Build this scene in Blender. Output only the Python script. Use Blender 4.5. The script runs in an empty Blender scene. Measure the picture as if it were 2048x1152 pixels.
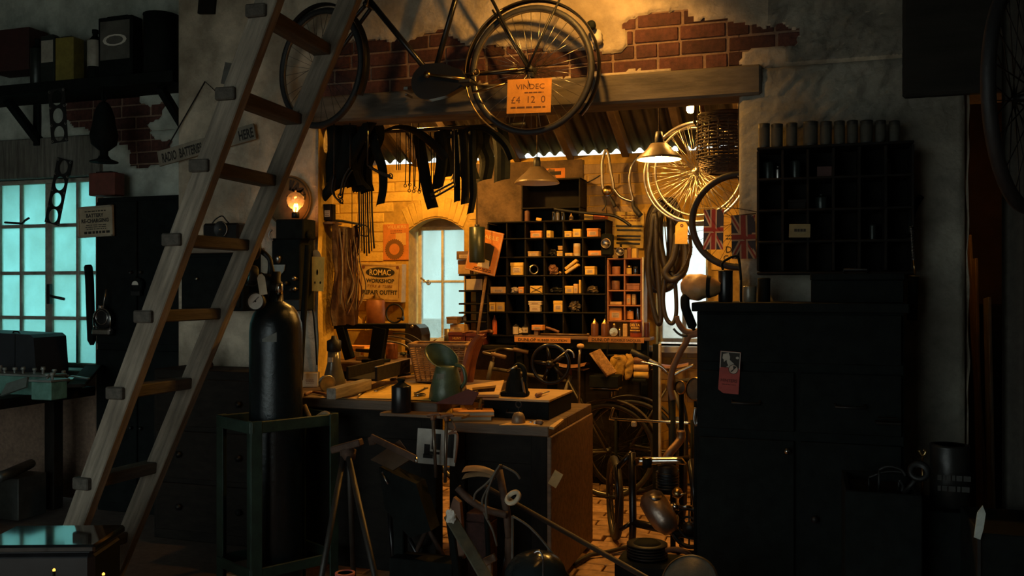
import bpy, bmesh, math, random
from mathutils import Vector, Matrix, Euler, noise
random.seed(7)
C = bpy.context.scene.collection
S = bpy.context.scene
PI = math.pi
# ---------------------------------------------------------------- camera
TH = math.atan(0.33)
CT, ST = math.cos(TH), math.sin(TH)
H = 1.45
FPX = 1800.0
cam = bpy.data.cameras.new('camera'); camo = bpy.data.objects.new('camera', cam); C.objects.link(camo)
camo.location = (0, 0, H); camo.rotation_euler = (PI/2, 0, TH)
cam.sensor_width = 36; cam.lens = FPX/2048*36; cam.clip_start = .02
S.camera = camo
# ---------------------------------------------------------------- world, exposure
W = bpy.data.worlds.new('sky'); S.world = W; W.use_nodes = True
W.node_tree.nodes['Background'].inputs[0].default_value = (.88, 1.0, .96, 1)
W.node_tree.nodes['Background'].inputs[1].default_value = 2.2
S.view_settings.view_transform = 'Standard'; S.view_settings.look = 'None'
S.view_settings.exposure = 0; S.view_settings.gamma = 1; S.view_settings.use_curve_mapping = False
S.cycles.max_bounces = 7; S.cycles.diffuse_bounces = 4; S.cycles.transparent_max_bounces = 8
S.cycles.sample_clamp_indirect = 3.0
LAMP = (1.0, .465, .088)          # colour of the old filament lamps
# lamp strengths (emission of the bulbs)
L_PENDANT, L_LEFT, L_SMALL, L_TOP, L_BULB = 1050, 3300, 420, 1400, 5.0
# ---------------------------------------------------------------- pixel -> place helpers (2048x1152 frame)
def ray(px, py):
    a = (px-1024)/FPX; b = (576-py)/FPX
    return Vector((-ST+CT*a, CT+ST*a, b))
def P(px, py, Y):
    d = ray(px, py); t = Y/d.y
    return Vector((d.x*t, Y, H+d.z*t))
def PZ(px, py, z):
    d = ray(px, py); t = (z-H)/d.z
    return Vector((d.x*t, d.y*t, z))
def PX(px, py, X):
    d = ray(px, py); t = X/d.x
    return Vector((X, d.y*t, H+d.z*t))
def R(x0, y0, x1, y1, Y):
    ym = (y0+y1)/2; xm = (x0+x1)/2
    return P(x0, ym, Y).x, P(x1, ym, Y).x, P(xm, y1, Y).z, P(xm, y0, Y).z
def pm(px, Y):                     # metres per pixel (vertical) there
    return (P(px, 575, Y)-P(px, 576, Y)).length
def frame(p, roll=0, yaw=0, tilt=0):   # plane facing the viewer: u right, v up, w towards -Y
    M = Matrix(((1, 0, 0), (0, 0, -1), (0, 1, 0))).to_4x4()
    return Matrix.Translation(p) @ Matrix.Rotation(yaw, 4, 'Z') @ M @ Matrix.Rotation(tilt, 4, 'X') @ Matrix.Rotation(roll, 4, 'Z')
# ---------------------------------------------------------------- materials
MC = {}
def mat(name, col=(.5, .5, .5), rough=.65, metal=0., var=.25, sc=14., bump=.15, col2=None, dirt=.25, stretch=None, emit=0, ecol=None, rnd=0., spec=.5, bsc=None):
    if name in MC: return MC[name]
    m = bpy.data.materials.new(name); m.use_nodes = True; MC[name] = m
    nt = m.node_tree; N = nt.nodes; L = nt.links
    b = N['Principled BSDF']
    b.inputs['Roughness'].default_value = rough; b.inputs['Metallic'].default_value = metal
    b.inputs['Specular IOR Level'].default_value = spec
    tc = N.new('ShaderNodeTexCoord'); src = tc.outputs['Object']
    if stretch:
        mp = N.new('ShaderNodeMapping'); mp.inputs['Scale'].default_value = stretch; L.new(src, mp.inputs['Vector']); src = mp.outputs['Vector']
    n1 = N.new('ShaderNodeTexNoise'); n1.inputs['Scale'].default_value = sc; n1.inputs['Detail'].default_value = 6; n1.inputs['Roughness'].default_value = .65
    L.new(src, n1.inputs['Vector'])
    c2 = col2 if col2 else tuple(c*(1-var) for c in col)
    c1 = tuple(min(1, c*(1+var*.5)) for c in col)
    mr = N.new('ShaderNodeMapRange'); mr.inputs['From Min'].default_value = .36; mr.inputs['From Max'].default_value = .64
    L.new(n1.outputs['Fac'], mr.inputs['Value'])
    mx = N.new('ShaderNodeMix'); mx.data_type = 'RGBA'; L.new(mr.outputs['Result'], mx.inputs['Factor'])
    mx.inputs[6].default_value = (*c2, 1); mx.inputs[7].default_value = (*c1, 1)
    out = mx.outputs[2]
    if dirt:
        n2 = N.new('ShaderNodeTexNoise'); n2.inputs['Scale'].default_value = sc*.23+1.3; n2.inputs['Detail'].default_value = 4
        L.new(tc.outputs['Object'], n2.inputs['Vector'])
        m2 = N.new('ShaderNodeMapRange'); m2.inputs['From Min'].default_value = .42; m2.inputs['From Max'].default_value = .68
        m2.inputs['To Max'].default_value = dirt; L.new(n2.outputs['Fac'], m2.inputs['Value'])
        x2 = N.new('ShaderNodeMix'); x2.data_type = 'RGBA'; L.new(m2.outputs['Result'], x2.inputs['Factor'])
        L.new(out, x2.inputs[6]); x2.inputs[7].default_value = (col[0]*.3+.004, col[1]*.27+.004, col[2]*.24+.003, 1); out = x2.outputs[2]
    if rnd:
        oi = N.new('ShaderNodeObjectInfo'); hs = N.new('ShaderNodeHueSaturation'); mr3 = N.new('ShaderNodeMapRange')
        mr3.inputs['To Min'].default_value = 1-rnd; mr3.inputs['To Max'].default_value = 1+rnd*.6
        L.new(oi.outputs['Random'], mr3.inputs['Value']); L.new(mr3.outputs['Result'], hs.inputs['Value']); L.new(out, hs.inputs['Color']); out = hs.outputs['Color']
    L.new(out, b.inputs['Base Color'])
    if bump:
        bp = N.new('ShaderNodeBump'); bp.inputs['Strength'].default_value = bump; bp.inputs['Distance'].default_value = .02
        if bsc:
            n4 = N.new('ShaderNodeTexNoise'); n4.inputs['Scale'].default_value = bsc; n4.inputs['Detail'].default_value = 6; L.new(src, n4.inputs['Vector']); L.new(n4.outputs['Fac'], bp.inputs['Height'])
        else: L.new(n1.outputs['Fac'], bp.inputs['Height'])
        L.new(bp.outputs['Normal'], b.inputs['Normal'])
    if emit:
        b.inputs['Emission Color'].default_value = (*(ecol or col), 1); b.inputs['Emission Strength'].default_value = emit
    return m
def flat(name, col, rough=.8):        # print on paper and enamel
    return mat(name, col, rough, var=.12, sc=60, bump=0, dirt=.15)
def glassmat(name, tint, haze=.35, sc=6., streak=(1, 1, 1), gloss=.08):
    if name in MC: return MC[name]
    m = bpy.data.materials.new(name); m.use_nodes = True; MC[name] = m
    nt = m.node_tree; N = nt.nodes; L = nt.links; N.remove(N['Principled BSDF']); out = N['Material Output']
    tc = N.new('ShaderNodeTexCoord'); mp = N.new('ShaderNodeMapping'); mp.inputs['Scale'].default_value = streak; L.new(tc.outputs['Object'], mp.inputs[0])
    n = N.new('ShaderNodeTexNoise'); n.inputs['Scale'].default_value = sc; n.inputs['Detail'].default_value = 7; n.inputs['Roughness'].default_value = .6; L.new(mp.outputs[0], n.inputs['Vector'])
    r = N.new('ShaderNodeMapRange'); r.inputs['From Min'].default_value = .3; r.inputs['From Max'].default_value = .75; r.inputs['To Min'].default_value = haze*.55; r.inputs['To Max'].default_value = min(1, haze*1.5); L.new(n.outputs['Fac'], r.inputs['Value'])
    t = N.new('ShaderNodeBsdfTransparent'); t.inputs[0].default_value = (*tint, 1)
    tl = N.new('ShaderNodeBsdfTranslucent'); tl.inputs[0].default_value = (tint[0]*.95, tint[1]*.93, tint[2]*.93, 1)
    mx = N.new('ShaderNodeMixShader'); L.new(r.outputs[0], mx.inputs[0]); L.new(t.outputs[0], mx.inputs[1]); L.new(tl.outputs[0], mx.inputs[2])
    g = N.new('ShaderNodeBsdfGlossy'); g.inputs['Roughness'].default_value = .05
    m2 = N.new('ShaderNodeMixShader'); m2.inputs[0].default_value = gloss; L.new(mx.outputs[0], m2.inputs[1]); L.new(g.outputs[0], m2.inputs[2])
    L.new(m2.outputs[0], out.inputs[0]); return m
def glow(name, col, k):
    if name in MC: return MC[name]
    m = bpy.data.materials.new(name); m.use_nodes = True; MC[name] = m
    N = m.node_tree.nodes; N.remove(N['Principled BSDF']); e = N.new('ShaderNodeEmission'); e.inputs[0].default_value = (*col, 1); e.inputs[1].default_value = k
    m.node_tree.links.new(e.outputs[0], N['Material Output'].inputs[0]); return m
# ---------------------------------------------------------------- mesh builder
def frames(pts, closed=False):
    n = len(pts); T = []
    for i in range(n):
        a = pts[i-1] if (i or closed) else pts[0]; b = pts[(i+1) % n] if (i < n-1 or closed) else pts[-1]
        t = (b-a); T.append(t.normalized() if t.length > 1e-9 else Vector((0, 0, 1)))
    u = T[0].orthogonal().normalized(); out = []
    for t in T:
        u = (u-t*u.dot(t))
        u = u.normalized() if u.length > 1e-6 else t.orthogonal().normalized()
        out.append((u.copy(), t.cross(u)))
    return out
class MB:
    def __init__(s): s.v = []; s.f = []; s.sm = []
    def add(s, vs, fs, M=None, sm=False):
        o = len(s.v)
        s.v += [(M @ Vector(v)) if M is not None else Vector(v) for v in vs]
        s.f += [tuple(i+o for i in f) for f in fs]; s.sm += [sm]*len(fs); return s
    def box(s, c, sz, M=None, b=None, rot=None):
        h = [abs(x)/2 for x in sz]
        if b is None: b = min(.004, min(h)*.35)
        vs = []; idx = {}
        for sx in (-1, 1):
            for sy in (-1, 1):
                for szn in (-1, 1):
                    for k in range(3):
                        d = [h[0]-b, h[1]-b, h[2]-b]; d[k] = h[k]
                        idx[(sx, sy, szn, k)] = len(vs); vs.append(Vector((sx*d[0], sy*d[1], szn*d[2])))
        fs = []
        for k in range(3):
            i, j = [(1, 2), (0, 2), (0, 1)][k]
            for sg in (-1, 1):
                q = []
                for a, c2 in ((-1, -1), (1, -1), (1, 1), (-1, 1)):
                    t = [0, 0, 0]; t[k] = sg; t[i] = a; t[j] = c2; q.append(idx[(*t, k)])
                fs.append(q)
        for k in range(3):        # edges along axis k
            i, j = [(1, 2), (0, 2), (0, 1)][k]
            for a in (-1, 1):
                for c2 in (-1, 1):
                    t0 = [0, 0, 0]; t0[i] = a; t0[j] = c2; t1 = list(t0); t0[k] = -1; t1[k] = 1
                    fs.append([idx[(*t0, i)], idx[(*t0, j)], idx[(*t1, j)], idx[(*t1, i)]])
        for sx in (-1, 1):
            for sy in (-1, 1):
                for szn in (-1, 1): fs.append([idx[(sx, sy, szn, k)] for k in range(3)])
        g = []
        for f in fs:
            cc = sum((vs[i] for i in f), Vector())/len(f); nn = (vs[f[1]]-vs[f[0]]).cross(vs[f[2]]-vs[f[0]])
            g.append(tuple(f) if nn.dot(cc) > 0 else tuple(reversed(f)))
        X = Matrix.Translation(c)
        if rot is not None: X = X @ Euler(rot).to_matrix().to_4x4()
        if M is not None: X = M @ X
        return s.add(vs, g, X)
    def bx(s, x0, x1, y0, y1, z0, z1, b=None):
        return s.box(((x0+x1)/2, (y0+y1)/2, (z0+z1)/2), (x1-x0, y1-y0, z1-z0), b=b)
    def beam(s, p0, p1, w, h, up=Vector((0, 0, 1)), b=None):   # box from p0 to p1, w across, h along 'up'
        p0 = Vector(p0); p1 = Vector(p1); d = p1-p0; L = d.length; x = d/L
        y = Vector(up).cross(x); y = y.normalized() if y.length > 1e-5 else x.orthogonal().normalized(); z = x.cross(y)
        M = Matrix((x, y, z)).transposed().to_4x4(); M.translation = (p0+p1)/2
        return s.box((0, 0, 0), (L, w, h), M=M, b=b)
    def tube(s, pts, r, n=8, closed=False, cap=True, M=None):
        pts = [Vector(p) for p in pts]; fr = frames(pts, closed); k = len(pts); vs = []; fs = []
        for i, p in enumerate(pts):
            rr = r[i] if isinstance(r, (list, tuple)) else r; u, w = fr[i]
            for j in range(n): a = 2*PI*j/n; vs.append(p+u*(rr*math.cos(a))+w*(rr*math.sin(a)))
        for i in range(k if closed else k-1):
            i2 = (i+1) % k
            sh = 0
            if closed and i2 == 0:   # match the twist at the seam
                sh = min(range(n), key=lambda q: (vs[i*n]-vs[q]).length)
            for j in range(n): fs.append((i*n+j, i*n+(j+1) % n, i2*n+(j+1+sh) % n, i2*n+(j+sh) % n))
        if cap and not closed: fs += [tuple(reversed(range(n))), tuple(range((k-1)*n, k*n))]
        return s.add(vs, fs, M, True)
    def lathe(s, prof, M=None, n=20, sm=True, a0=0, a1=2*PI):
        full = abs(a1-a0-2*PI) < 1e-6; m = n if full else n+1; vs = []; fs = []
        for (r, z) in prof:
            for j in range(m): a = a0+(a1-a0)*j/n; vs.append((r*math.cos(a), r*math.sin(a), z))
        for i in range(len(prof)-1):
            for j in range(n):
                j2 = (j+1) % m
                fs.append((i*m+j, i*m+j2, (i+1)*m+j2, (i+1)*m+j))
        return s.add(vs, fs, M, sm)
    def prism(s, poly, d, M=None):     # polygon in uv, thickness d along +w from 0
        n = len(poly)
        if sum(poly[i-1][0]*poly[i][1]-poly[i][0]*poly[i-1][1] for i in range(n)) < 0: poly = poly[::-1]
        vs = [(x, y, 0) for x, y in poly]+[(x, y, d) for x, y in poly]
        fs = [tuple(reversed(range(n))), tuple(range(n, 2*n))]+[(i, (i+1) % n, n+(i+1) % n, n+i) for i in range(n)]
        return s.add(vs, fs, M)
    def grid(s, fn, nu, nv, M=None, sm=True, flip=False):
        vs = [fn(i/nu, j/nv) for i in range(nu+1) for j in range(nv+1)]
        fs = []
        for i in range(nu):
            for j in range(nv):
                q = (i*(nv+1)+j, (i+1)*(nv+1)+j, (i+1)*(nv+1)+j+1, i*(nv+1)+j+1); fs.append(q[::-1] if flip else q)
        return s.add(vs, fs, M, sm)
    def strip(s, pts, w, t, side, M=None, crown=0.):     # curved band (mudguard, belt): pts path, side = width direction
        pts = [Vector(p) for p in pts]; side = Vector(side).normalized(); vs = []; fs = []; k = len(pts)
        for i, p in enumerate(pts):
            a = pts[max(0, i-1)]; b = pts[min(k-1, i+1)]; nrm = (b-a).cross(side).normalized()
            for q, (u, h) in enumerate(((-1, 0), (-.5, crown*.8), (0, crown), (.5, crown*.8), (1, 0))): vs.append(p+side*(w/2*u)+nrm*h)
            for q, (u, h) in enumerate(((1, 0), (.5, crown*.8), (0, crown), (-.5, crown*.8), (-1, 0))): vs.append(p+side*(w/2*u)+nrm*(h-t))
        for i in range(k-1):
            for j in range(10): fs.append((i*10+j, i*10+(j+1) % 10, (i+1)*10+(j+1) % 10, (i+1)*10+j))
        fs += [tuple(reversed(range(10))), tuple(range((k-1)*10, k*10))]
        return s.add(vs, fs, M, False)
def mesh(name, mb, m=None):
    me = bpy.data.meshes.new(name); me.from_pydata([tuple(v) for v in mb.v], [], mb.f)
    if any(mb.sm): me.polygons.foreach_set('use_smooth', mb.sm)
    if m: me.materials.append(m)
    me.update(); return me
WM = {}
def obj(name, mb, m, parent=None, kind=None, label=None, local=False):
    if parent is not None and not local:
        inv = WM[parent.name].inverted()
        if inv != Matrix.Identity(4): mb.v = [inv @ v for v in mb.v]
    o = bpy.data.objects.new(name, mesh(name, mb, m)); C.objects.link(o)
    if parent is not None: o.parent = parent; WM[o.name] = WM[parent.name]
    else: WM[o.name] = Matrix.Identity(4)
    if kind: o['kind'] = kind
    if label: o['label'] = label
    if name in ('small_print', 'bolt_eyelets'): o['kind'] = 'stuff'
    return o
def tag(o, label, cat, group=None):
    o['label'] = label; o['category'] = cat
    if group: o['group'] = group
    return o
def thing(name, label, cat, loc=(0, 0, 0), group=None, M=None):
    o = bpy.data.objects.new(name, None); C.objects.link(o); o.empty_display_size = .05
    M = M if M is not None else Matrix.Translation(Vector(loc))
    o.matrix_world = M; WM[o.name] = M.copy()
    return tag(o, label, cat, group)
def one(name, label, cat, mb, m, group=None, loc=None):     # a thing that is one mesh, origin at loc or at its base centre
    if loc is None:
        n = len(mb.v); loc = Vector((sum(v.x for v in mb.v)/n, sum(v.y for v in mb.v)/n, min(v.z for v in mb.v)))
    loc = Vector(loc); mb.v = [v-loc for v in mb.v]
    o = bpy.data.objects.new(name, mesh(name, mb, m)); C.objects.link(o); o.location = loc
    WM[o.name] = Matrix.Translation(loc); return tag(o, label, cat, group)
def dup(root, M, label=None, group=None):
    r = root.copy(); C.objects.link(r); r.matrix_world = M; WM[r.name] = M.copy()
    if label: r['label'] = label
    if group: r['group'] = group
    def kids(a, b):
        for ch in list(a.children):
            c = ch.copy(); C.objects.link(c); c.parent = b; WM[c.name] = M.copy(); kids(ch, c)
    kids(root, r); return r
def struct(name, mb, m): o = obj(name, mb, m); o['kind'] = 'structure'; return o
_tc = {}
def text(st, M, m, parent, w=None, h=None, name='lettering', off=0.0, align='CENTER', shear=0, ext=.0004):
    cu = bpy.data.curves.new('t', 'FONT'); cu.body = st; cu.align_x = align; cu.align_y = 'CENTER'; cu.resolution_u = 3; cu.offset = off; cu.shear = shear; cu.size = 1
    o = bpy.data.objects.new('t', cu); C.objects.link(o); bpy.context.view_layer.update()
    me = bpy.data.meshes.new_from_object(o.evaluated_get(bpy.context.evaluated_depsgraph_get()))
    bpy.data.objects.remove(o); bpy.data.curves.remove(cu)
    xs = [v.co.x for v in me.vertices]; ys = [v.co.y for v in me.vertices]
    cx, cy = (min(xs)+max(xs))/2, (min(ys)+max(ys))/2; tw, tht = max(xs)-min(xs), max(ys)-min(ys)
    sx = (w/tw) if w else h/tht; sy = (h/tht) if h else sx
    mb = MB(); mb.add([((v.co.x-cx)*sx, (v.co.y-cy)*sy, ext) for v in me.vertices], [tuple(p.vertices) for p in me.polygons], M)
    bpy.data.meshes.remove(me)
    return obj(name, mb, m, parent)
def sheet(w, h, M, t=.002, nu=1, nv=1, curl=0.):
    mb = MB(); mb.box((0, 0, t/2), (w, h, t), M=M, b=t*.3); return mb
def arc(c, r, a0, a1, n, ax1, ax2):
    c = Vector(c); ax1 = Vector(ax1); ax2 = Vector(ax2)
    return [c+ax1*(r*math.cos(a0+(a1-a0)*i/n))+ax2*(r*math.sin(a0+(a1-a0)*i/n)) for i in range(n+1)]
def ring(c, r, n, ax1, ax2): return arc(c, r, 0, 2*PI, n, ax1, ax2)[:-1]
def bez(p0, p1, p2, p3, n=12):
    p0, p1, p2, p3 = map(Vector, (p0, p1, p2, p3)); o = []
    for i in range(n+1):
        t = i/n; u = 1-t; o.append(p0*u**3+p1*3*u*u*t+p2*3*u*t*t+p3*t**3)
    return o
def spl(pts, n=5):
    pts = [Vector(p) for p in pts]; o = []
    for i in range(len(pts)-1):
        a = pts[max(0, i-1)]; b = pts[i]; c = pts[i+1]; d = pts[min(len(pts)-1, i+2)]
        for k in range(n):
            t = k/n; o.append(.5*((2*b)+(c-a)*t+(2*a-5*b+4*c-d)*t*t+(3*b-a-3*c+d)*t**3))
    o.append(pts[-1]); return o
def pxs(lst, Y, n=5): return spl([P(x, y, (Y if len(q) == 0 else q[0])) for x, y, *q in lst], n)
def inpoly(x, y, poly):
    r = False; n = len(poly); j = n-1
    for i in range(n):
        xi, yi = poly[i]; xj, yj = poly[j]
        if (yi > y) != (yj > y) and x < (xj-xi)*(y-yi)/(yj-yi)+xi: r = not r
        j = i
    return r
def axisM(p, d, up=None):    # matrix whose local Z points along d at p
    d = Vector(d).normalized(); q = d.to_track_quat('Z', 'Y'); M = q.to_matrix().to_4x4(); M.translation = Vector(p); return M

def plank(name, p0, p1, w, h, m, parent, up=(0, 0, 1), b=.004, label=None):    # grain runs along its own X
    p0 = Vector(p0); p1 = Vector(p1); d = p1-p0; x = d.normalized(); y = Vector(up).cross(x)
    y = y.normalized() if y.length > 1e-5 else x.orthogonal().normalized(); z = x.cross(y)
    M = Matrix((x, y, z)).transposed().to_4x4(); M.translation = (p0+p1)/2
    mb = MB(); mb.box((0, 0, 0), (d.length, w, h), b=b)
    o = obj(name, mb, m, parent, local=True, label=label); o.matrix_local = WM[parent.name].inverted() @ M; return o
def lines(mb, u0, u1, v0, v1, n, M, th=.28, rg=random.Random(5)):     # rows of illegible small print as thin dashes
    dv = (v1-v0)/n
    for i in range(n):
        u = u0+rg.random()*(u1-u0)*.1; v = v0+dv*(i+.5)
        while u < u1-(u1-u0)*.04:
            l = min((u1-u0)*rg.uniform(.06, .22), u1-u); mb.box((u+l/2, v, .0004), (l, dv*th, .0006), M=M, b=.0001); u += l+(u1-u0)*.035
    return mb
# ---------------------------------------------------------------- a spoked wheel: rim with tyre, hub and spokes as its sub-parts
def wheel(parent, c, ax1, ax2, R, mrim, mtyre=None, tr=.018, nsp=32, msp=None, mhub=None, name='wheel', rr=.011, sr=.0013, hw=.035, seg=48):
    c = Vector(c); ax1 = Vector(ax1).normalized(); ax2 = Vector(ax2).normalized(); ax = ax1.cross(ax2).normalized()
    rim = R-(tr*1.5 if mtyre else rr)
    m = MB(); m.tube(ring(c, rim, seg, ax1, ax2), rr, 8, True); w = obj(name, m, mrim, parent)
    if mtyre: m = MB(); m.tube(ring(c, R-tr, seg, ax1, ax2), tr, 10, True); obj('tyre', m, mtyre, w)
    m = MB(); m.lathe([(0, -hw-.02), (.006, -hw-.02), (.007, -hw), (.022, -hw), (.022, -hw+.006), (.012, -hw+.01), (.012, hw-.01), (.022, hw-.006), (.022, hw), (.007, hw), (.006, hw+.02), (0, hw+.02)], axisM(c, ax), 12); obj('hub', m, mhub or mrim, w)
    m = MB()
    for i in range(nsp):
        a = 2*PI*i/nsp; sd = 1 if i % 2 else -1; o = .55*(1 if (i//2) % 2 else -1); b = a+o
        m.tube([c+ax*(hw*.9*sd)+(ax1*math.cos(b)+ax2*math.sin(b))*.02, c+(ax1*math.cos(a)+ax2*math.sin(a))*rim], sr, 4)
    obj('spokes', m, msp or mrim, w, kind='stuff'); return w
M_steel = mat('steel', (.42, .40, .37), .32, 1, var=.25, sc=30, bump=.05)
M_chrome = mat('worn_chrome', (.62, .60, .56), .16, 1, var=.2, sc=25, bump=.03, dirt=.3)
M_brass = mat('brass', (.48, .33, .14), .3, 1, var=.3, sc=25, bump=.05)
M_rubber = mat('black_rubber', (.016, .016, .017), .6, var=.3, dirt=.1, sc=40)
M_gloss = mat('black_enamel', (.010, .010, .011), .28, var=.3, dirt=.1, bump=.03)
M_black = mat('sooty_black', (.007, .0095, .009), .8, var=.4, dirt=.1, spec=.12)
M_iron = mat('black_iron', (.016, .017, .017), .5, .3, var=.4, dirt=.2)
M_rust = mat('rusty_iron', (.10, .055, .035), .75, .3, var=.5, dirt=.4)
M_ladder = mat('ladder_wood', (.26, .222, .17), .8, var=.45, sc=9, stretch=(.35, 4, 4), bump=.35, dirt=.5)
M_wooddk = mat('dark_wood', (.014, .0115, .009), .75, spec=.15, var=.4, sc=9, stretch=(1, 3, 3), bump=.2)
M_wood = mat('brown_wood', (.20, .12, .065), .65, var=.4, sc=9, stretch=(.5, 4, 4), bump=.2)
M_woodred = mat('reddish_wood', (.30, .125, .055), .6, var=.35, sc=9, stretch=(1, 1, 1), bump=.2)
M_card = mat('tan_card', (.62, .40, .16), .85, var=.2, sc=25, dirt=.35, rnd=.25)
M_cardy = mat('yellow_card', (.78, .51, .11), .85, var=.15, sc=25, dirt=.3, rnd=.15)
M_cardo = mat('orange_card', (.72, .31, .07), .8, var=.15, sc=25, dirt=.3)
M_paper = mat('aged_paper', (.62, .52, .36), .9, var=.15, sc=18, dirt=.35)
M_white = mat('off_white', (.66, .63, .55), .8, var=.15, sc=18, dirt=.3)
M_ink = flat('black_ink', (.02, .018, .015))
M_inkbr = flat('brown_ink', (.16, .05, .02))
M_red = mat('faded_red', (.30, .045, .03), .6, var=.25, dirt=.3)
M_leather = mat('brown_leather', (.22, .10, .05), .5, var=.35, sc=20, bump=.3, dirt=.4)
M_glass = glassmat('bottle_glass', (.75, .78, .72), .12, 6, gloss=.18)
# ================================================================ THE SETTING
YF, YB, YK, YR = 4.65, 4.95, 4.80, 6.75           # partition face, its back (and the bay wall face), rear wall face
XL, XR = -2.73, -.333                   # sides of the wide opening
PXL, PXR = -3.71, .69                   # ends of the partition
M_mortar = mat('mortar', (.25, .165, .115), .9, sc=40, bump=.4)
M_brick = mat('red_brick', (.105, .037, .026), .85, var=.5, sc=30, bump=.5, dirt=.45, rnd=.45)
M_plaster = mat('old_plaster', (.56, .48, .36), .9, var=.35, sc=5, bump=.6, dirt=.75, bsc=28)
M_plasterd = mat('grey_plaster', (.285, .27, .22), .9, var=.35, sc=5, bump=.6, dirt=.6, bsc=28)
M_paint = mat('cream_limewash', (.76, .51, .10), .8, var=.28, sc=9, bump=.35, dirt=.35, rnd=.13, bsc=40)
M_paintj = mat('cream_joint', (.52, .33, .06), .85, sc=20)
M_lintel = mat('weathered_beam', (.125, .108, .085), .8, var=.5, sc=6, bump=.5, dirt=.6, stretch=(.4, 2, 2))
M_rafter = mat('rafter_wood', (.13, .09, .055), .75, var=.4, sc=7, stretch=(2.5, .35, 2.5), bump=.3)
M_corr = mat('corrugated_iron', (.08, .07, .06), .55, metal=.3, var=.5, sc=5, stretch=(4, .5, 1), dirt=.6)
M_floorb = mat('floor_brick', (.46, .28, .15), .6, var=.4, sc=16, bump=.35, dirt=.4, rnd=.3)
M_dirtfloor = mat('floor_joint', (.10, .07, .05), .9, sc=20)
M_dark = mat('grimy_wall', (.10, .10, .085), .9, sc=5, bump=.3)
# ---- slabs
f = MB(); f.bx(-6.75, 2.2, -1.75, 7.0, -.3, -.03)
floor = struct('floor', f, M_dirtfloor)
g = MB(); g.bx(-40, 30, -30, 45, -.6, -.32); struct('ground_outside', g, mat('yard_concrete', (.5, .5, .47), .9, sc=2))
w = MB(); w.bx(PXL, XL, YF, YK, 0, 3.8); w.bx(XL, XR, YF, YK, 2.555, 3.8); w.bx(XR, PXR, YF, YK, 0, 3.8); w.bx(PXR, 1.9, YF, YB, 2.36, 3.8)
wall_front = struct('wall_front', w, M_mortar)
BX0, BX1, BZ0, BZ1 = -5.72, -4.632, .90, 2.215        # bay window
w = MB(); w.bx(-6.5, BX0, YB, 5.2, 0, 3.8); w.bx(BX1, PXL+.3, YB, 5.2, 0, 3.8); w.bx(BX0, BX1, YB, 5.2, 0, BZ0); w.bx(BX0, BX1, YB, 5.2, BZ1, 3.8)
wall_bay = struct('wall_bay', w, M_mortar)
w = MB(); w.bx(-6.75, -6.5, -1.5, 5.2, 0, 3.8); struct('wall_left', w, M_plasterd)
w = MB(); w.bx(1.9, 2.15, -1.5, 7.0, 0, 3.8); struct('wall_right', w, M_dark)
DX0, DX1, DZ = -4.8, -.8, 2.55        # the open double doors behind the viewer
w = MB(); w.bx(-6.75, DX0, -1.75, -1.5, 0, 3.8); w.bx(DX1, 2.15, -1.75, -1.5, 0, 3.8); w.bx(DX0, DX1, -1.75, -1.5, DZ, 3.8); struct('wall_entrance', w, M_dark)
w = MB(); w.bx(-6.75, 2.15, -1.75, 5.2, 3.8, 3.95); struct('ceiling_front', w, M_dark)
# ---- rear wall with two windows
A0, A1, AZ0, AZ1 = P(817, 560, YR).x, P(928, 560, YR).x, P(870, 690, YR).z, P(870, 436, YR).z
AS = P(870, 462, YR).z                                         # where the arch springs
B0, B1, BB0, BB1 = P(1312, 560, YR).x, P(1416, 560, YR).x, P(1360, 692, YR).z, P(1360, 442, YR).z
ZT = 2.47
w = MB()
for x0, x1, z0, z1 in ((-4.35, A0, 0, ZT), (A1, B0, 0, ZT), (B1, .62, 0, ZT), (A0, A1, 0, AZ0), (A0, A1, AZ1, ZT), (B0, B1, 0, BB0), (B0, B1, BB1, ZT)): w.bx(x0, x1, YR, YR+.25, z0, z1, b=.001)
for sg in (0, 1):      # arch haunches
    pl = [(A0 if sg == 0 else A1, AS), (A0 if sg == 0 else A1, AZ1)]
    for k in range(7):
        u = k/6; x = (A0+A1)/2+(1-u)*0; xx = (A0+A1)/2+(-1 if sg == 0 else 1)*(A1-A0)/2*u
        pl.append((xx, AS+(AZ1-AS)*(1-u*u)))
    w.prism(pl[:-1], .25, frame(Vector((0, YR+.25, 0))))
wall_back = struct('wall_back', w, M_paintj)
w = MB(); w.bx(-4.6, -4.35, 5.2, 7.0, 0, 3.3); struct('wall_store_left', w, M_paint)
w = MB(); w.bx(.45, .62, YK, 7.0, 0, 3.3); struct('wall_store_right', w, M_paint)
w = MB(); w.bx(.62, 1.9, 6.3, 6.5, 0, 3.8); w.bx(.62, 1.9, YB, 6.5, 3.3, 3.45); struct('wall_passage', w, mat('passage_wall', (.13, .07, .04), .85, sc=6, bump=.3))
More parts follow.
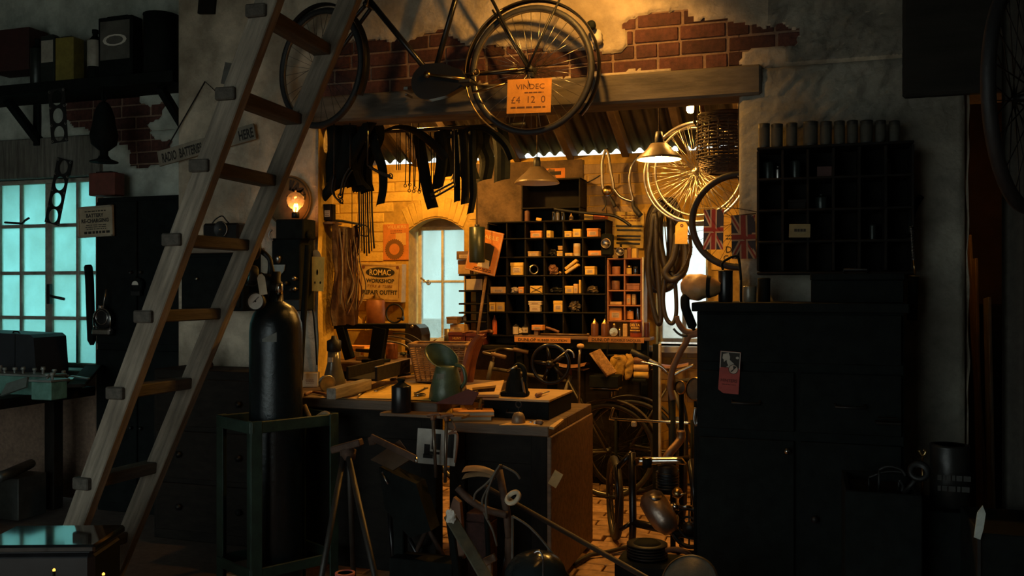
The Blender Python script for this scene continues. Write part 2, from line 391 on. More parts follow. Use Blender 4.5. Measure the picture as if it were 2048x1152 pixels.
# ---- bricks
def bmesh_brick(l, h, d, b=.004):
    m = MB(); m.box((0, 0, 0), (l, d, h), b=b)
    for i, v in enumerate(m.v): m.v[i] = v+Vector((noise.noise(v*31)*.0022, noise.noise(v*23+Vector((5, 0, 0)))*.0015, noise.noise(v*27+Vector((0, 9, 0)))*.0022))
    return m
def bricks(parent, Yf, X0, X1, Z0, Z1, ok, m, mats, L=.225, hh=.075, j=.009, proud=.007, name='brick', seed=1, headers=True):
    rg = random.Random(seed); me = {}
    for k, l in (('s', L-j), ('h', L/2-j)): me[k] = [mesh(name, bmesh_brick(l*(.985+.01*q), hh-j, .05), m) for q in range(2)]
    n = 0; r = 0; z = Z0+hh/2
    while z < Z1:
        x = X0-(.11 if r % 2 else .0)-rg.random()*.03; i = 0
        while x < X1:
            k = 'h' if (headers and rg.random() < .3) else 's'; l = L if k == 's' else L/2
            cx = x+l/2
            if ok(cx, z, l, hh):
                o = bpy.data.objects.new(name, me[k][rg.randrange(2)]); C.objects.link(o); o.parent = parent
                o.location = (cx+rg.uniform(-.002, .002), Yf+.025-proud+rg.uniform(-.003, .003), z+rg.uniform(-.0015, .0015)); o.rotation_euler = (rg.uniform(-.01, .01), rg.uniform(-.006, .006), rg.uniform(-.01, .01)); n += 1
            x += l; i += 1
        z += hh; r += 1
    return n
def XZ(poly, Y): return [(P(x, y, Y).x, P(x, y, Y).z) for x, y in poly]
H1 = XZ([(1250, 40), (1300, 27), (1370, 20), (1390, 45), (1420, 35), (1500, 52), (1545, 55), (1600, 60), (1590, 85), (1540, 97), (1490, 102), (1478, 139), (1210, 146), (1204, 105), (1250, 105), (1262, 75)], YF)
H2 = XZ([(555, 110), (620, 75), (700, 92), (760, 75), (800, 88), (850, 62), (900, 70), (930, 92), (1000, 98), (1100, 105), (1206, 105), (1212, 150), (1000, 168), (760, 186), (600, 205), (560, 160)], YF)
H3 = XZ([(135, 205), (165, 192), (215, 178), (240, 172), (285, 188), (290, 205), (333, 208), (330, 230), (300, 245), (305, 280), (350, 288), (322, 330), (258, 330), (256, 290), (222, 280), (180, 262), (150, 250), (136, 235)], YB)
def hole(x, z, polys):
    a = noise.noise(Vector((x*9, z*9, 1.7)))*.035; b = noise.noise(Vector((x*9, z*9, 7.3)))*.035
    a += noise.noise(Vector((x*30, z*30, 2)))*.012; b += noise.noise(Vector((x*30, z*30, 4)))*.012
    return any(inpoly(x+a, z+b, p) for p in polys)
def plaster(parent, X0, X1, Z0, Z1, Yf, polys, m, st=.014, amp=.006, rough=.0, t=.022):
    nx = max(1, int((X1-X0)/st)); nz = max(1, int((Z1-Z0)/st)); mb = MB()
    def fn(u, v):
        x = X0+(X1-X0)*u; z = Z0+(Z1-Z0)*v; q = Vector((x*2.1, z*2.1, 3)); h = t+amp*noise.noise(q)*2+amp*.6*noise.noise(q*4.3)
        rr = rough(x, z) if callable(rough) else rough
        if rr: h += rr*(.55*noise.noise(Vector(((x+z)*7, (z-x)*24, 2)))+.3*noise.noise(Vector((x*30, z*48, 5))))
        if polys and hole(x, z, polys): h = -.03
        if u in (0, 1) or v in (0, 1): h = min(h, .0)
        return (x, Yf-h, z)
    mb.grid(fn, nx, nz); return obj('plaster', mb, m, parent)
def cement(x, z):          # the later coat of grey cement at the right
    return x < -.2-.25*(z-2.9)+noise.noise(Vector((x*7, z*7, 3)))*.10 or _h(x, z, [H1])
def near(polys, mg=.05):
    bb = [(min(p[0] for p in q)-mg, max(p[0] for p in q)+mg, min(p[1] for p in q)-mg, max(p[1] for p in q)+mg) for q in polys]
    def ok(x, z, l, h):
        for q, (a, b, c, d) in zip(polys, bb):
            if a < x < b and c < z < d and any(inpoly(x+dx, z+dz, q) for dx in (-l*.48, 0, l*.48) for dz in (-h*.45, h*.45)): return True
        return False
    return ok
bricks(wall_front, YF, XL, .3, 2.56, 3.3, near([H1, H2]), M_brick, None, L=.235, hh=.078, seed=3)
bricks(wall_bay, YB, -5.6, PXL, 1.8, 3.0, near([H3]), M_brick, None, L=.24, hh=.08, seed=5)
plaster(wall_front, XL-.01, 1.9, 2.545, 3.5, YF, [H1, H2], M_plaster, rough=lambda x, z: .026*max(0, min(1, (x-(XR-.1))/.35)))
_h = hole; hole = lambda x, z, p: cement(x, z) if p == 'c' else _h(x, z, p)
plaster(wall_front, -.5, 1.9, 2.55, 3.5, YF, 'c', M_plasterd, st=.014, amp=.008, t=.032, rough=lambda x, z: .05)
plaster(wall_front, PXR-.01, 1.9, 2.365, 2.545, YF, [], M_plaster, st=.03)
plaster(wall_front, PXL, XL, 0.0, 3.7, YF, [], M_plaster, st=.025, amp=.012)
rgh = lambda x, z: .05*max(0, min(1, (x-(XR-.1))/.35))*max(0, min(1, (z-2.1)/.3))
plaster(wall_front, XR, PXR, 0, 2.545, YF, [], M_plasterd, st=.016, amp=.008, rough=rgh)
plaster(wall_bay, -6.5, PXL, BZ1+.28, 3.8, YB, [H3], mat('bay_plaster', (.50, .55, .48), .9, var=.35, sc=5, bump=.5, dirt=.6, bsc=28))
plaster(wall_bay, BX1+.07, PXL+.02, 1.0, BZ1+.285, YB, [H3], MC['bay_plaster'], st=.018)
m = MB()                                                     # limewash on the side of the opening
m.grid(lambda u, v: (XL+.012+noise.noise(Vector((u*3, v*14, 1)))*.008, YF-.02+u*.18, .02+v*2.4), 8, 60, flip=True); obj('jamb_plaster', m, M_paint, wall_front)
m = MB(); m.grid(lambda u, v: (PXR+.014+noise.noise(Vector((u*3, v*14, 1)))*.012, YF-.018+u*.17, .02+v*2.34), 8, 60, flip=True); obj('jamb_plaster', m, M_plaster, wall_front)
# painted bricks of the rear wall, where they show
def okr(x, z, l, h):
    x0, x1 = x-l/2, x+l/2
    if x1 > A0+.005 and x0 < A1-.005 and AZ0 < z < AZ1+.12: return False
    if x1 > B0 and x0 < B1 and z > BB0-.02: return False
    if z > ZT-.04: return False
    return (x < -2.3 and z > 1.12) or (-1.85 < x < -1.05 and z > 1.45) or (x > -1.1 and .6 < z < BB0) or (x > B1 and z > 1.7 and x < -.2)
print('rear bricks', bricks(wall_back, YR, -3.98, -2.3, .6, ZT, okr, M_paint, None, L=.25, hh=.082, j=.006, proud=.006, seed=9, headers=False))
bricks(wall_back, YR, -1.85, -.05, .6, ZT, okr, mat('tan_dim_limewash', (.40, .28, .135), .85, var=.3, sc=9, bump=.4, dirt=.45, rnd=.12, bsc=40), None, L=.25, hh=.082, j=.006, proud=.005, seed=12, headers=False)  # same limewash toned tan and darker for the weaker light here
m = MB(); x0_, x1_ = P(953, 500, YR).x, P(1166, 500, YR).x
m.grid(lambda u, v: (x0_+(x1_-x0_)*u+(.012*noise.noise(Vector((v*9, 3, 1))) if u in (0, 1) else 0), YR-.014-.004*noise.noise(Vector((u*9, v*14, 2))), .8+(ZT-.03-.8)*v), 30, 40); obj('brown_render', m, mat('brown_render', (.13, .085, .045), .9, var=.5, sc=7, bump=.6, dirt=.5, bsc=30), wall_back)
for k in range(11):    # arch of bricks on end over the small window
    u = (k+.5)/11*2-1; a = -u*.45; cx = (A0+A1)/2+u*(A1-A0)*.56; cz = AS+(AZ1-AS)*(1-u*u)+.095
    m = MB(); m.box((0, 0, 0), (.052, .05, .17), b=.004); o = obj('brick', m, M_paint, wall_back); o.location = (cx, YR+.017, cz); o.rotation_euler = (0, -a, 0)
# floor bricks
def okf(x, y, l, h): return -1.75 < x < .1 and y > 3.95
rg = random.Random(4); me = [mesh('brick', bmesh_brick(.218-.004*q, .1, .06), M_floorb) for q in range(3)]
y = 3.6; r = 0; stuffb = MB()
while y < 6.72:
    x = -2.6-(.11 if r % 2 else 0)
    while x < .3:
        if x > -1.75 and y > 3.7 and x < -.15:
            o = bpy.data.objects.new('brick', me[rg.randrange(3)]); C.objects.link(o); o.parent = floor
            o.location = (x+rg.uniform(-.006, .006), y+rg.uniform(-.005, .005), -.03+rg.uniform(-.006, .004)); o.rotation_euler = (PI/2+rg.uniform(-.02, .02), rg.uniform(-.02, .02), rg.uniform(-.025, .025))
        else: stuffb.box((x, y, -.03+rg.uniform(-.006, .004)), (.214, .1, .06), b=.004)
        x += .226
    y += .109; r += 1
y = -1.4
while y < 3.6:
    x = -6.4-(.11 if r % 2 else 0)
    while x < 1.85: stuffb.box((x, y, -.03+rg.uniform(-.006, .004)), (.214, .1, .06), b=.004); x += .226
    y += .109; r += 1
obj('bricks', stuffb, M_floorb, floor, kind='stuff')
# ---- lintel
m = MB(); m.box(((XL+XR)/2, (YF+YK)/2-.02, 2.483), (XR-XL+.22, .21, .15), b=.012)
for i, v in enumerate(m.v): m.v[i] = v+Vector((0, noise.noise(v*3)*.006, noise.noise(v*2)*.006))
struct('trim_1', m, M_lintel)
m = MB(); m.bx(P(1806, 150, YF-.06).x, 1.9, YF-.075, YF-.01, 2.345, 3.5, b=.012); struct('trim_2', m, mat('dark_panel', (.03, .028, .023), .85, sc=6, stretch=(.4, 2, 2), bump=.3, spec=.2))  # dark panel covering the wall above the passage opening
# ---- lean-to roof
SL = .413
def rz(y): return 2.53+SL*(YR-y)
ro = bpy.data.objects.new('ceiling', None); C.objects.link(ro); ro['kind'] = 'structure'; WM['ceiling'] = Matrix.Identity(4)
x = -4.5; per = .09
while x < .6:
    m = MB(); nw = int(.63/per*8)
    y0 = YK+.01 if x > -3.5 else 5.21
    m.grid(lambda u, v: (x+u*.665, y0+v*(6.88-y0), rz(y0+v*(6.88-y0))+.022+.017*math.sin(2*PI*(u*.665+x)/per)+.015), nw, 3)
    obj('corrugated_sheet', m, M_corr, ro); x += .63
for i in range(11):
    x = .40-.43*i
    y0 = YK+.01 if x > -3.4 else 5.21
    m = MB(); m.beam((x, y0, rz(y0)-.035), (x, 6.86, rz(6.86)-.035), .055, .10); obj('rafter', m, M_rafter, ro)
m = MB(); m.beam((-4.35, YR+.06, 2.455), (.6, YR+.06, 2.455), .10, .035); obj('wall_plate', m, M_rafter, ro)
m = MB(); m.beam((-4.35, 5.75, rz(5.75)-.12), (.6, 5.75, rz(5.75)-.12), .06, .07); obj('purlin', m, M_rafter, ro)
# ---- windows
M_frame = mat('window_paint', (.36, .33, .27), .7, sc=18, dirt=.6)
M_framew = mat('white_window_paint', (.74, .76, .70), .6, sc=18, dirt=.35)
G_teal = glassmat('limed_teal_glass', (.50, .90, .93), .85, 4)
G_dirty = glassmat('dusty_glass', (.66, .78, .77), .38, 5, (1, 1, .5))
G_clear = glassmat('clear_glass', (.85, .88, .87), .25, 5)
def window(name, x0, x1, z0, z1, Y, xs, zs, fm, gm, fw=.03, bar=.018, d=.045, stile=None):
    r = bpy.data.objects.new(name, None); C.objects.link(r); r['kind'] = 'structure'; r.location = ((x0+x1)/2, Y, z0); WM[name] = Matrix.Translation(r.location)
    m = MB(); m.bx(x0, x0+fw, Y, Y+d, z0, z1); m.bx(x1-fw, x1, Y, Y+d, z0, z1); m.bx(x0+fw, x1-fw, Y, Y+d, z0, z0+fw); m.bx(x0+fw, x1-fw, Y, Y+d, z1-fw, z1)
    obj('window_frame', m, fm, r)
    for i, x in enumerate(xs):
        b = stile.get(i, bar) if stile else bar
        m = MB(); m.bx(x-b/2, x+b/2, Y+.004, Y+d-.008, z0+fw, z1-fw); obj('glazing_bar', m, fm, r)
    X = [x0+fw]+list(xs)+[x1-fw]; Z = [z0+fw]+list(zs)+[z1-fw]
    for i in range(len(X)-1):
        for z in zs: m = MB(); m.bx(X[i]+bar/2, X[i+1]-bar/2, Y+.006, Y+d-.01, z-bar/2, z+bar/2); obj('glazing_bar', m, fm, r)
        for j in range(len(Z)-1):
            m = MB(); m.bx(X[i], X[i+1], Y+.02, Y+.024, Z[j], Z[j+1], b=.0005); obj('pane', m, gm, r)
    return r
wx = lambda px: P(px, 560, YB+.03).x
wz = lambda py: P(95, py, YB+.03).z
w1 = window('window_1', BX0, BX1, BZ0, BZ1, YB+.03, [wx(-3), wx(40), wx(96), wx(153)], [wz(636), wz(546), wz(451)], M_frame, G_teal, .03, .024, stile={2: .065})
w1 = window('window_2', P(836, 560, YR+.13).x, A1+.02, AZ0+.02, P(880, 453, YR+.13).z, YR+.13, [P(884, 560, YR+.13).x], [P(884, 563, YR+.13).z], M_framew, G_dirty, .03, .02)
w2 = window('window_3', B0, B1, BB0+.02, BB1, YR+.13, [(B0+B1)/2], [], M_framew, G_clear, .03, .03)
m = MB(); m.bx(A0-.01, A1+.01, YR+.12, YR+.2, P(880, 453, YR+.13).z, AZ1+.02); obj('arch_panel', m, mat('grey_render', (.40, .36, .27), .9), bpy.data.objects['window_2'])
m = MB(); m.bx(A0-.005, A1, YR+.01, YR+.25, AZ0-.03, AZ0+.02); obj('window_sill', m, M_framew, bpy.data.objects['window_2'])
m = MB(); m.bx(B0-.06, B1+.06, YR-.12, YR+.25, BB0-.045, BB0); obj('window_sill', m, mat('grey_sill', (.45, .46, .43), .7), bpy.data.objects['window_3'])
m = MB(); m.tube([P(842, 556, YR+.1), P(850, 562, YR+.09), P(858, 566, YR+.1)], .009, 8); m.tube(ring(P(857, 565, YR+.1), .017, 12, (1, 0, 0), (0, 0, 1)), .006, 6, True); obj('casement_fastener', m, mat('pale_metal', (.6, .62, .6), .35, .8), bpy.data.objects['window_2'])
m = MB(); m.bx(BX0-.02, BX1+.02, YB-.16, YB+.2, BZ0-.05, BZ0, b=.006); obj('window_sill', m, M_frame, bpy.data.objects['window_1'])
m = MB(); m.bx(BX0-.2, BX1+.06, YB-.035, YB+.2, BZ1, BZ1+.28, b=.008); obj('window_head', m, mat('grey_boards', (.17, .165, .14), .8, sc=6, var=.5, stretch=(8, 1, .7), dirt=.6), bpy.data.objects['window_1'])
for (a, b) in (((12, 447), (36, 441)),):
    m = MB(); m.tube([P(10, 445, YB+.0), P(45, 447, YB-.02), P(50, 441, YB-.03), P(58, 436, YB-.03)], .008, 6); obj('stay', m, M_iron, bpy.data.objects['window_1'])
m = MB(); m.tube([P(98, 590, YB+.02), P(104, 593, YB-.02), P(128, 598, YB-.03)], .011, 6); m.box(P(99, 588, YB+.01), (.03, .03, .14)); obj('handle', m, M_iron, bpy.data.objects['window_1'])
# yard seen through the panes
m = MB(); m.bx(-9, 3, 12, 12.3, -.32, 1.0); struct('wall_yard', m, mat('yard_wall', (.75, .66, .60), .9))
# ================================================================ LAMPS
M_shade = mat('shade_enamel', (.11, .08, .05), .4, .1, dirt=.3)
M_shadein = mat('shade_white', (.85, .82, .75), .5, var=.05, dirt=.05)
M_cord = mat('flex', (.05, .035, .025), .8)
M_bulb = glow('bulb_pendant', LAMP, L_PENDANT)
def shade_lamp(name, label, p, r, h, bulb, top, tilt=(0, 0), up=0.):
    M = Matrix.Translation(p) @ Euler((tilt[0], tilt[1], 0)).to_matrix().to_4x4()
    t = thing(name, label, 'lamp', M=M)
    m = MB(); m.lathe([(.022, h+.05), (.024, h), (.05, h*.97), (r*.55, h*.62), (r*.93, h*.14), (r, 0), (r*.99, -.004)], M, 32); obj('lamp_shade', m, M_shade, t)
    m = MB(); m.lathe([(.02, h-.004), (.05, h*.93), (r*.55, h*.57), (r*.925, h*.1), (r*.99, -.004)], M, 32); obj('shade_lining', m, M_shadein, t)
    m = MB(); m.lathe([(.0, h+.07), (.02, h+.068), (.026, h+.03), (.026, h-.01), (.02, h-.02)], M, 16); obj('lamp_holder', m, M_iron, t)
    if bulb:
        m = MB(); m.lathe([(.0, .012), (.02, .016), (.028, .035), (.022, .058), (.012, .075)], M @ Matrix.Translation((0, 0, up)), 14); obj('bulb', m, bulb, t)
    m = MB(); m.tube([M @ Vector((0, 0, h+.07)), top], .004, 6); obj('flex', m, M_cord, t); return t
YP = 5.38
p = P(1318, 318, YP)
shade_lamp('pendant_lamp', 'lit pendant lamp with a wide enamel shade in front of the steel wheel rims', p, .133, .094, M_bulb, Vector((p.x+.0, YP, rz(YP)-.0)))
p = P(1074, 366, 6.1)
shade_lamp('pendant_lamp', 'unlit pendant lamp with a broad conical shade over the dark pigeonhole shelves', p, .16, .115, None, Vector((p.x, 6.1, rz(6.1))))
def bulb_lamp(name, label, p, m, top, sc=1., holder=M_iron):
    t = thing(name, label, 'lamp', p)
    M = Matrix.Translation(p) @ Matrix.Scale(sc, 4)
    b = MB(); b.lathe([(0, -.06), (.018, -.056), (.031, -.035), (.03, -.015), (.016, .012), (.013, .03)], M, 14); obj('bulb', b, m, t)
    b = MB(); b.lathe([(.014, .026), (.019, .03), (.019, .07), (.008, .085), (0, .087)], M, 12); obj('lamp_holder', b, holder, t)
    b = MB(); b.tube([M @ Vector((0, 0, .08)), top], .004, 6); obj('flex', b, M_cord, t); return t
p = Vector((-2.6, 5.72, 2.70))
shade_lamp('flat_lamp', 'flat shaded lamp hanging behind the bundle of mudguards, hidden by the beam', p, .12, .06, glow('bulb_left', LAMP, L_LEFT), Vector((p.x, p.y, rz(p.y))), up=-.03)
p = P(1381, 211, 5.6)
t = bulb_lamp('bare_bulb', 'small lit bulb close under the corrugated roof, right of the pendant lamp', p, glow('bulb_small', LAMP, L_SMALL), Vector((p.x, 5.6, rz(5.6))), .8)
p = P(1150, -85, 4.02)
shade_lamp('hooded_lamp', 'hooded lamp above the high bicycle, tilted so that it lights the plaster', p, .105, .15, glow('bulb_top', LAMP, L_TOP), Vector((p.x, 3.9, 3.8)), (.80, .32), .035)
p = Vector((-1.25, 5.35, 2.63))
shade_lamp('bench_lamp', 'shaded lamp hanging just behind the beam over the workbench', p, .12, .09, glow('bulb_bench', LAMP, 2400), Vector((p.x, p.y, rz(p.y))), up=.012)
p = Vector((.742, 5.3, 2.02))
shade_lamp('passage_lamp', 'small shaded lamp in the passage behind the right pier', p, .036, .07, glow('bulb_passage', LAMP, 70), Vector((p.x, 5.3, 3.3)))
# ================================================================ generic containers
def can(name, label, cat, x0, x1, y0, y1, Y, m, shape='round', cap='lid', mcap=None, lab=None, mlab=None, txt=None, group=None, hd=None, mtxt=None, z=None, prof=None):
    cx = (x0+x1)/2; p = P(cx, y1, Y); s = (P(x1, y1, Y).x-P(x0, y1, Y).x)*.97; h = (P(cx, y0, Y).z-p.z)
    if z is not None: p.z = z; h = P(cx, y0, Y).z-z
    t = thing(name, label, cat, p, group); r = s/2; hb = h*(hd or {'lid': .96, 'neck': .78, 'spout': .62, 'none': 1., 'cone': .7}[cap])
    m1 = MB(); T = Matrix.Translation(p)
    if shape == 'round': m1.lathe(prof or [(0, 0), (r*.96, 0), (r, .003), (r, hb-.004), (r*.96, hb), (0, hb)], T, 20); d = r
    else: d = min(s*.35, .05); m1.box((0, 0, hb/2), (s, d*2, hb), M=T, b=min(.006, s*.1))
    obj('body', m1, m, t)
    c = MB()
    if cap == 'lid':
        if shape == 'round': c.lathe([(0, hb), (r*.8, hb), (r*.82, hb*.99+.006), (r*1.03, hb*.99+.004), (r*1.03, hb-.006)], T, 20)
        else: c.box((0, 0, hb+.004), (s*.6, d*1.2, .012), M=T)
    elif cap == 'neck': c.lathe([(r*.9 if shape == 'round' else r*.35, hb-.001), (r*.34, hb+(h-hb)*.45), (r*.32, h*.93), (r*.4, h*.93), (r*.4, h), (0, h)], T, 14)
    elif cap == 'cone': c.lathe([(r, hb-.002), (r*.3, hb+(h-hb)*.6), (r*.2, h), (0, h)], T, 14)
    elif cap == 'spout': c.lathe([(r*.99, hb-.001), (r*.45, hb+(h-hb)*.3), (r*.4, hb+(h-hb)*.45), (r*.12, hb+(h-hb)*.6), (r*.05, h), (0, h)], T, 14)
    if cap != 'none': obj('cap' if cap in ('neck', 'spout', 'cone') else 'lid', c, mcap or m, t)
    if lab:
        v0, v1 = lab[:2]; c = MB()
        if shape == 'round': c.lathe([(r*1.012, hb*v0), (r*1.012, hb*v1)], T, 16, a0=-PI/2-(1.2 if len(lab) < 3 else lab[2]), a1=-PI/2+(1.2 if len(lab) < 3 else lab[2]))
        else: c.box((0, -d-.0006, hb*(v0+v1)/2), (s*.86, .0012, hb*(v1-v0)), M=T, b=.0003)
        obj('label', c, mlab or M_white, t)
        if txt: text(txt, Matrix.Translation(p+Vector((0, -(r if shape == 'round' else d)-.0025, hb*(v0+v1)/2))) @ frame(Vector()), mtxt or M_ink, t, w=s*.7, h=hb*(v1-v0)*.3)
    return t
def carton(name, label, x0, y0, x1, y1, Y, m, depth=.06, roll=0, yaw=0, pr=True, group=None, cat='box', lid=True, mlab=None, txt=None):
    X0, X1, Z0, Z1 = R(x0, y0, x1, y1, Y); w = X1-X0; h = Z1-Z0; c = Vector(((X0+X1)/2, Y+depth/2, (Z0+Z1)/2))
    F = frame(c, roll, yaw); t = thing(name, label, cat, c-Vector((0, 0, h/2)), group)
    b = MB(); b.box((0, 0, 0), (w, h*(.72 if lid else 1), depth), M=F @ Matrix.Translation((0, -h*.14 if lid else 0, 0)), b=.0015); obj('body', b, m, t)
    if lid: b = MB(); b.box((0, h*.36, 0), (w*1.04, h*.28, depth*1.05), M=F, b=.0015); obj('lid', b, m, t)
    if pr:
        b = MB(); b.box((0, -h*.1, depth/2+.0008), (w*.62, h*.4, .001), M=F, b=.0002); obj('label', b, mlab or M_paper, t)
        b = MB(); lines(b, -w*.25, w*.25, -h*.27, h*.06, 3 if h > .05 else 2, F @ Matrix.Translation((0, 0, depth/2+.0016)), .35); obj('small_print', b, M_inkbr, t)
    return t
# ================================================================ HANGING BICYCLE
YH = 4.42
q = lambda x, y, dy=0: P(x, y, YH+dy)
X1, Z1 = Vector((1, 0, 0)), Vector((0, 0, 1))
hr, hl, bb = q(1062, 141), q(641, 137), q(866, 156)
t = thing('hanging_bicycle', 'old black roadster bicycle hung high on the wall above the wide opening', 'bicycle', bb)
M_rimgold = mat('dull_rim', (.45, .38, .27), .3, .9, var=.3, sc=20)
ax1, ax2 = X1, Z1
wheel(t, hr, ax1, ax2, .335, M_rimgold, M_rubber, .017, 36, M_steel, M_iron, sr=.0016, seg=64)
st = Matrix.Rotation(-.30, 3, 'Z') @ X1
wheel(t, hl, st, ax2, .335, M_rimgold, M_rubber, .019, 32, M_iron, M_iron, sr=.0012, seg=64)
hd_t = q(722, -45); hd_b = q(738, 8); st_t = q(945, -120)
m = MB(); m.tube([hd_b+(hd_t-hd_b)*.25, bb], .0165, 10); m.tube([bb, st_t], .0155, 10); m.tube([hd_t+(hd_b-hd_t)*.2, st_t+(bb-st_t)*.12], .0145, 10); m.tube([hd_t, hd_b], .019, 10)
for dy in (-.05, .05):
    m.tube([q(895, 152, dy*.6), q(1000, 146, dy), hr+Vector((0, dy, 0))], .0085, 8); m.tube([hr+Vector((0, dy, 0)), q(1010, 50, dy*.9), st_t+(bb-st_t)*.1+Vector((0, dy*.3, 0))], .0085, 8)
m.tube([bb-Vector((0, .045, 0)), bb+Vector((0, .045, 0))], .021, 12); obj('frame', m, M_gloss, t)
m = MB()
for dy in (-.05, .05): m.tube(spl([hl+Vector((0, dy, 0)), hl+(hd_b-hl)*.5+Vector((-.012, dy, -.01)), hd_b+Vector((0, dy*.6, -.01))], 6), .011, 8)
m.tube([hd_b+Vector((0, -.05, -.01)), hd_b+Vector((0, .05, -.01))], .013, 8); obj('fork', m, M_gloss, t)
m = MB(); m.strip(arc(hr, .355, -.75, 3.3, 40, ax1, ax2)[::-1], .05, .0015, (0, 1, 0), crown=.012); mg = obj('mudguard', m, M_gloss, t)
m = MB(); m.tube(arc(hr-Vector((0, .026, 0)), .352, 2.0, 4.2, 24, ax1, ax2), .004, 6); obj('mudguard_edge', m, M_brass, mg)
m = MB(); m.strip(arc(hl, .355, -.55, 2.2, 30, st, ax2)[::-1], .05, .0015, st.cross(ax2), crown=.012); obj('mudguard', m, M_gloss, t)
m = MB()
for px, py in ((1128, -20), (985, 20)): m.tube([hr+Vector((0, -.06, 0)), q(px, py, -.03)], .006, 6)
obj('carrier_stay', m, M_iron, t)
m = MB(); m.prism([(math.cos(a)*.095, math.sin(a)*.095) for a in [PI/2+PI*i/14 for i in range(15)]]+[(.10, -.085), (.19, -.05), (.22, -.01), (.19, .04), (.08, .09)], .05, frame(bb+Vector((.0, -.02, -.035)), .05)); obj('chain_case', m, M_gloss, t)
m = MB(); m.tube([bb+Vector((0, -.075, 0)), q(930, 158, -.075)], .0085, 8); m.lathe([(0, -.012), (.017, -.012), (.017, .012), (0, .012)], axisM(bb+Vector((0, -.075, 0)), (0, 1, 0)), 14); m.tube([bb+Vector((0, -.08, 0)), q(866, 156, .06)], .008, 8); m.tube([q(866, 156, .06), q(822, 175, .075)], .008, 8)
cr = obj('crank', m, M_brass, t)
m = MB(); m.box(q(818, 180, .1), (.03, .09, .022)); m.box(q(818, 192, .1), (.012, .08, .012)); m.tube([q(832, 175, .06), q(812, 174, .14)], .006, 6); obj('pedal', m, M_steel, cr)
m = MB(); m.box(q(934, 165, -.1), (.07, .08, .022), b=.006); obj('pedal', m, M_rubber, cr)
m = MB(); m.tube([q(940, 148, -.05), q(1035, 138, -.06)], .0055, 6); m.tube([q(945, 185, -.05), q(1010, 168, -.06)], .0065, 6); m.tube(ring(q(952, 145, -.06), .018, 12, X1, Z1), .004, 6, True); obj('stand', m, M_brass, t)
m = MB(); m.tube([st_t, st_t+(st_t-bb)*.25], .012, 8); p = st_t+(st_t-bb)*.28
m.grid(lambda u, v: p+Vector((-.13+u*.27, (v-.5)*(.03+.16*u*u), .035-.02*(2*v-1)**2-.03*math.sin(u*PI))), 10, 8); m.grid(lambda u, v: p+Vector((-.13+u*.27, (v-.5)*(.03+.16*u*u), -.01)), 10, 8, flip=True); obj('saddle', m, M_leather, t)
m = MB(); a = hd_t+(hd_t-hd_b)*.8; m.tube([hd_t, a], .012, 8); m.tube(spl([a+Vector((.16, -.27, -.02)), a+Vector((.04, -.24, .02)), a+Vector((-.04, -.1, .03)), a, a+Vector((-.04, .1, .03)), a+Vector((.1, .14, .0))], 6), .011, 8); obj('handlebar', m, M_chrome, t)
m = MB(); m.tube(spl([hd_b+Vector((-.01, -.03, .05)), hd_b+Vector((.015, -.04, .02)), hd_b+Vector((.01, -.05, -.03))], 5), .006, 6); obj('lamp_bracket', m, M_brass, t)
m = MB(); m.tube([hr+Vector((0, -.05, -.02)), q(1062, 160, -.09)], .004, 5); m.box(q(1062, 151, -.07), (.035, .03, .03), b=.006); obj('axle_nut', m, M_iron, t)
# price card
F = frame(P(1058, 192, 4.31), -.03)
t = thing('price_card', 'orange price card hanging from the wheel hub of the high bicycle', 'sign', P(1058, 226, 4.31))
m = MB(); m.box((0, 0, 0), (.232, .172, .003), M=F, b=.0008); obj('card', m, mat('orange_board', (.78, .33, .045), .8, var=.12, sc=20, dirt=.15), t)
F = F @ Matrix.Translation((0, 0, .0018))
M_brp = flat('brown_print', (.17, .065, .015))
text('VINDEC', F @ Matrix.Translation((.005, .047, 0)), M_brp, t, w=.15, h=.026)
text('£4  12  0', F @ Matrix.Translation((-.003, -.018, 0)), M_brp, t, w=.178, h=.034)
m = MB(); lines(m, -.03, .075, .008, .026, 1, F, .3); lines(m, -.095, .1, -.068, -.045, 1, F, .35); obj('small_print', m, M_brp, t)
m = MB(); m.tube([P(1060, 150, 4.33), P(1056, 160, 4.31), P(1060, 172, 4.307)], .0022, 5); obj('string', m, M_cord, t)
p = P(1184, 52, 4.56); T = axisM(p, (0, -1, 0))
t = thing('porcelain_insulator', 'black knob on ribbed porcelain insulator fixed to the plaster right of the high bicycle', 'insulator', p)
m = MB(); m.lathe([(0, 0), (.022, 0), (.025, .02), (.018, .04), (0, .042)], T, 16); obj('knob', m, M_black, t)
m = MB(); m.tube([p+Vector((.0, .03, 0)), P(1195, 74, 4.60)], .012, 8); M2 = axisM(P(1194, 76, 4.60), (.2, -.4, -1)); m.lathe([(0, -.04), (.026, -.036), (.03, -.02), (.024, -.012), (.03, 0), (.024, .008), (.028, .02), (.02, .034), (0, .036)], M2, 18); m.tube([P(1194, 76, 4.60), P(1194, 76, 4.64)], .01, 6); obj('insulator', m, M_white, t)
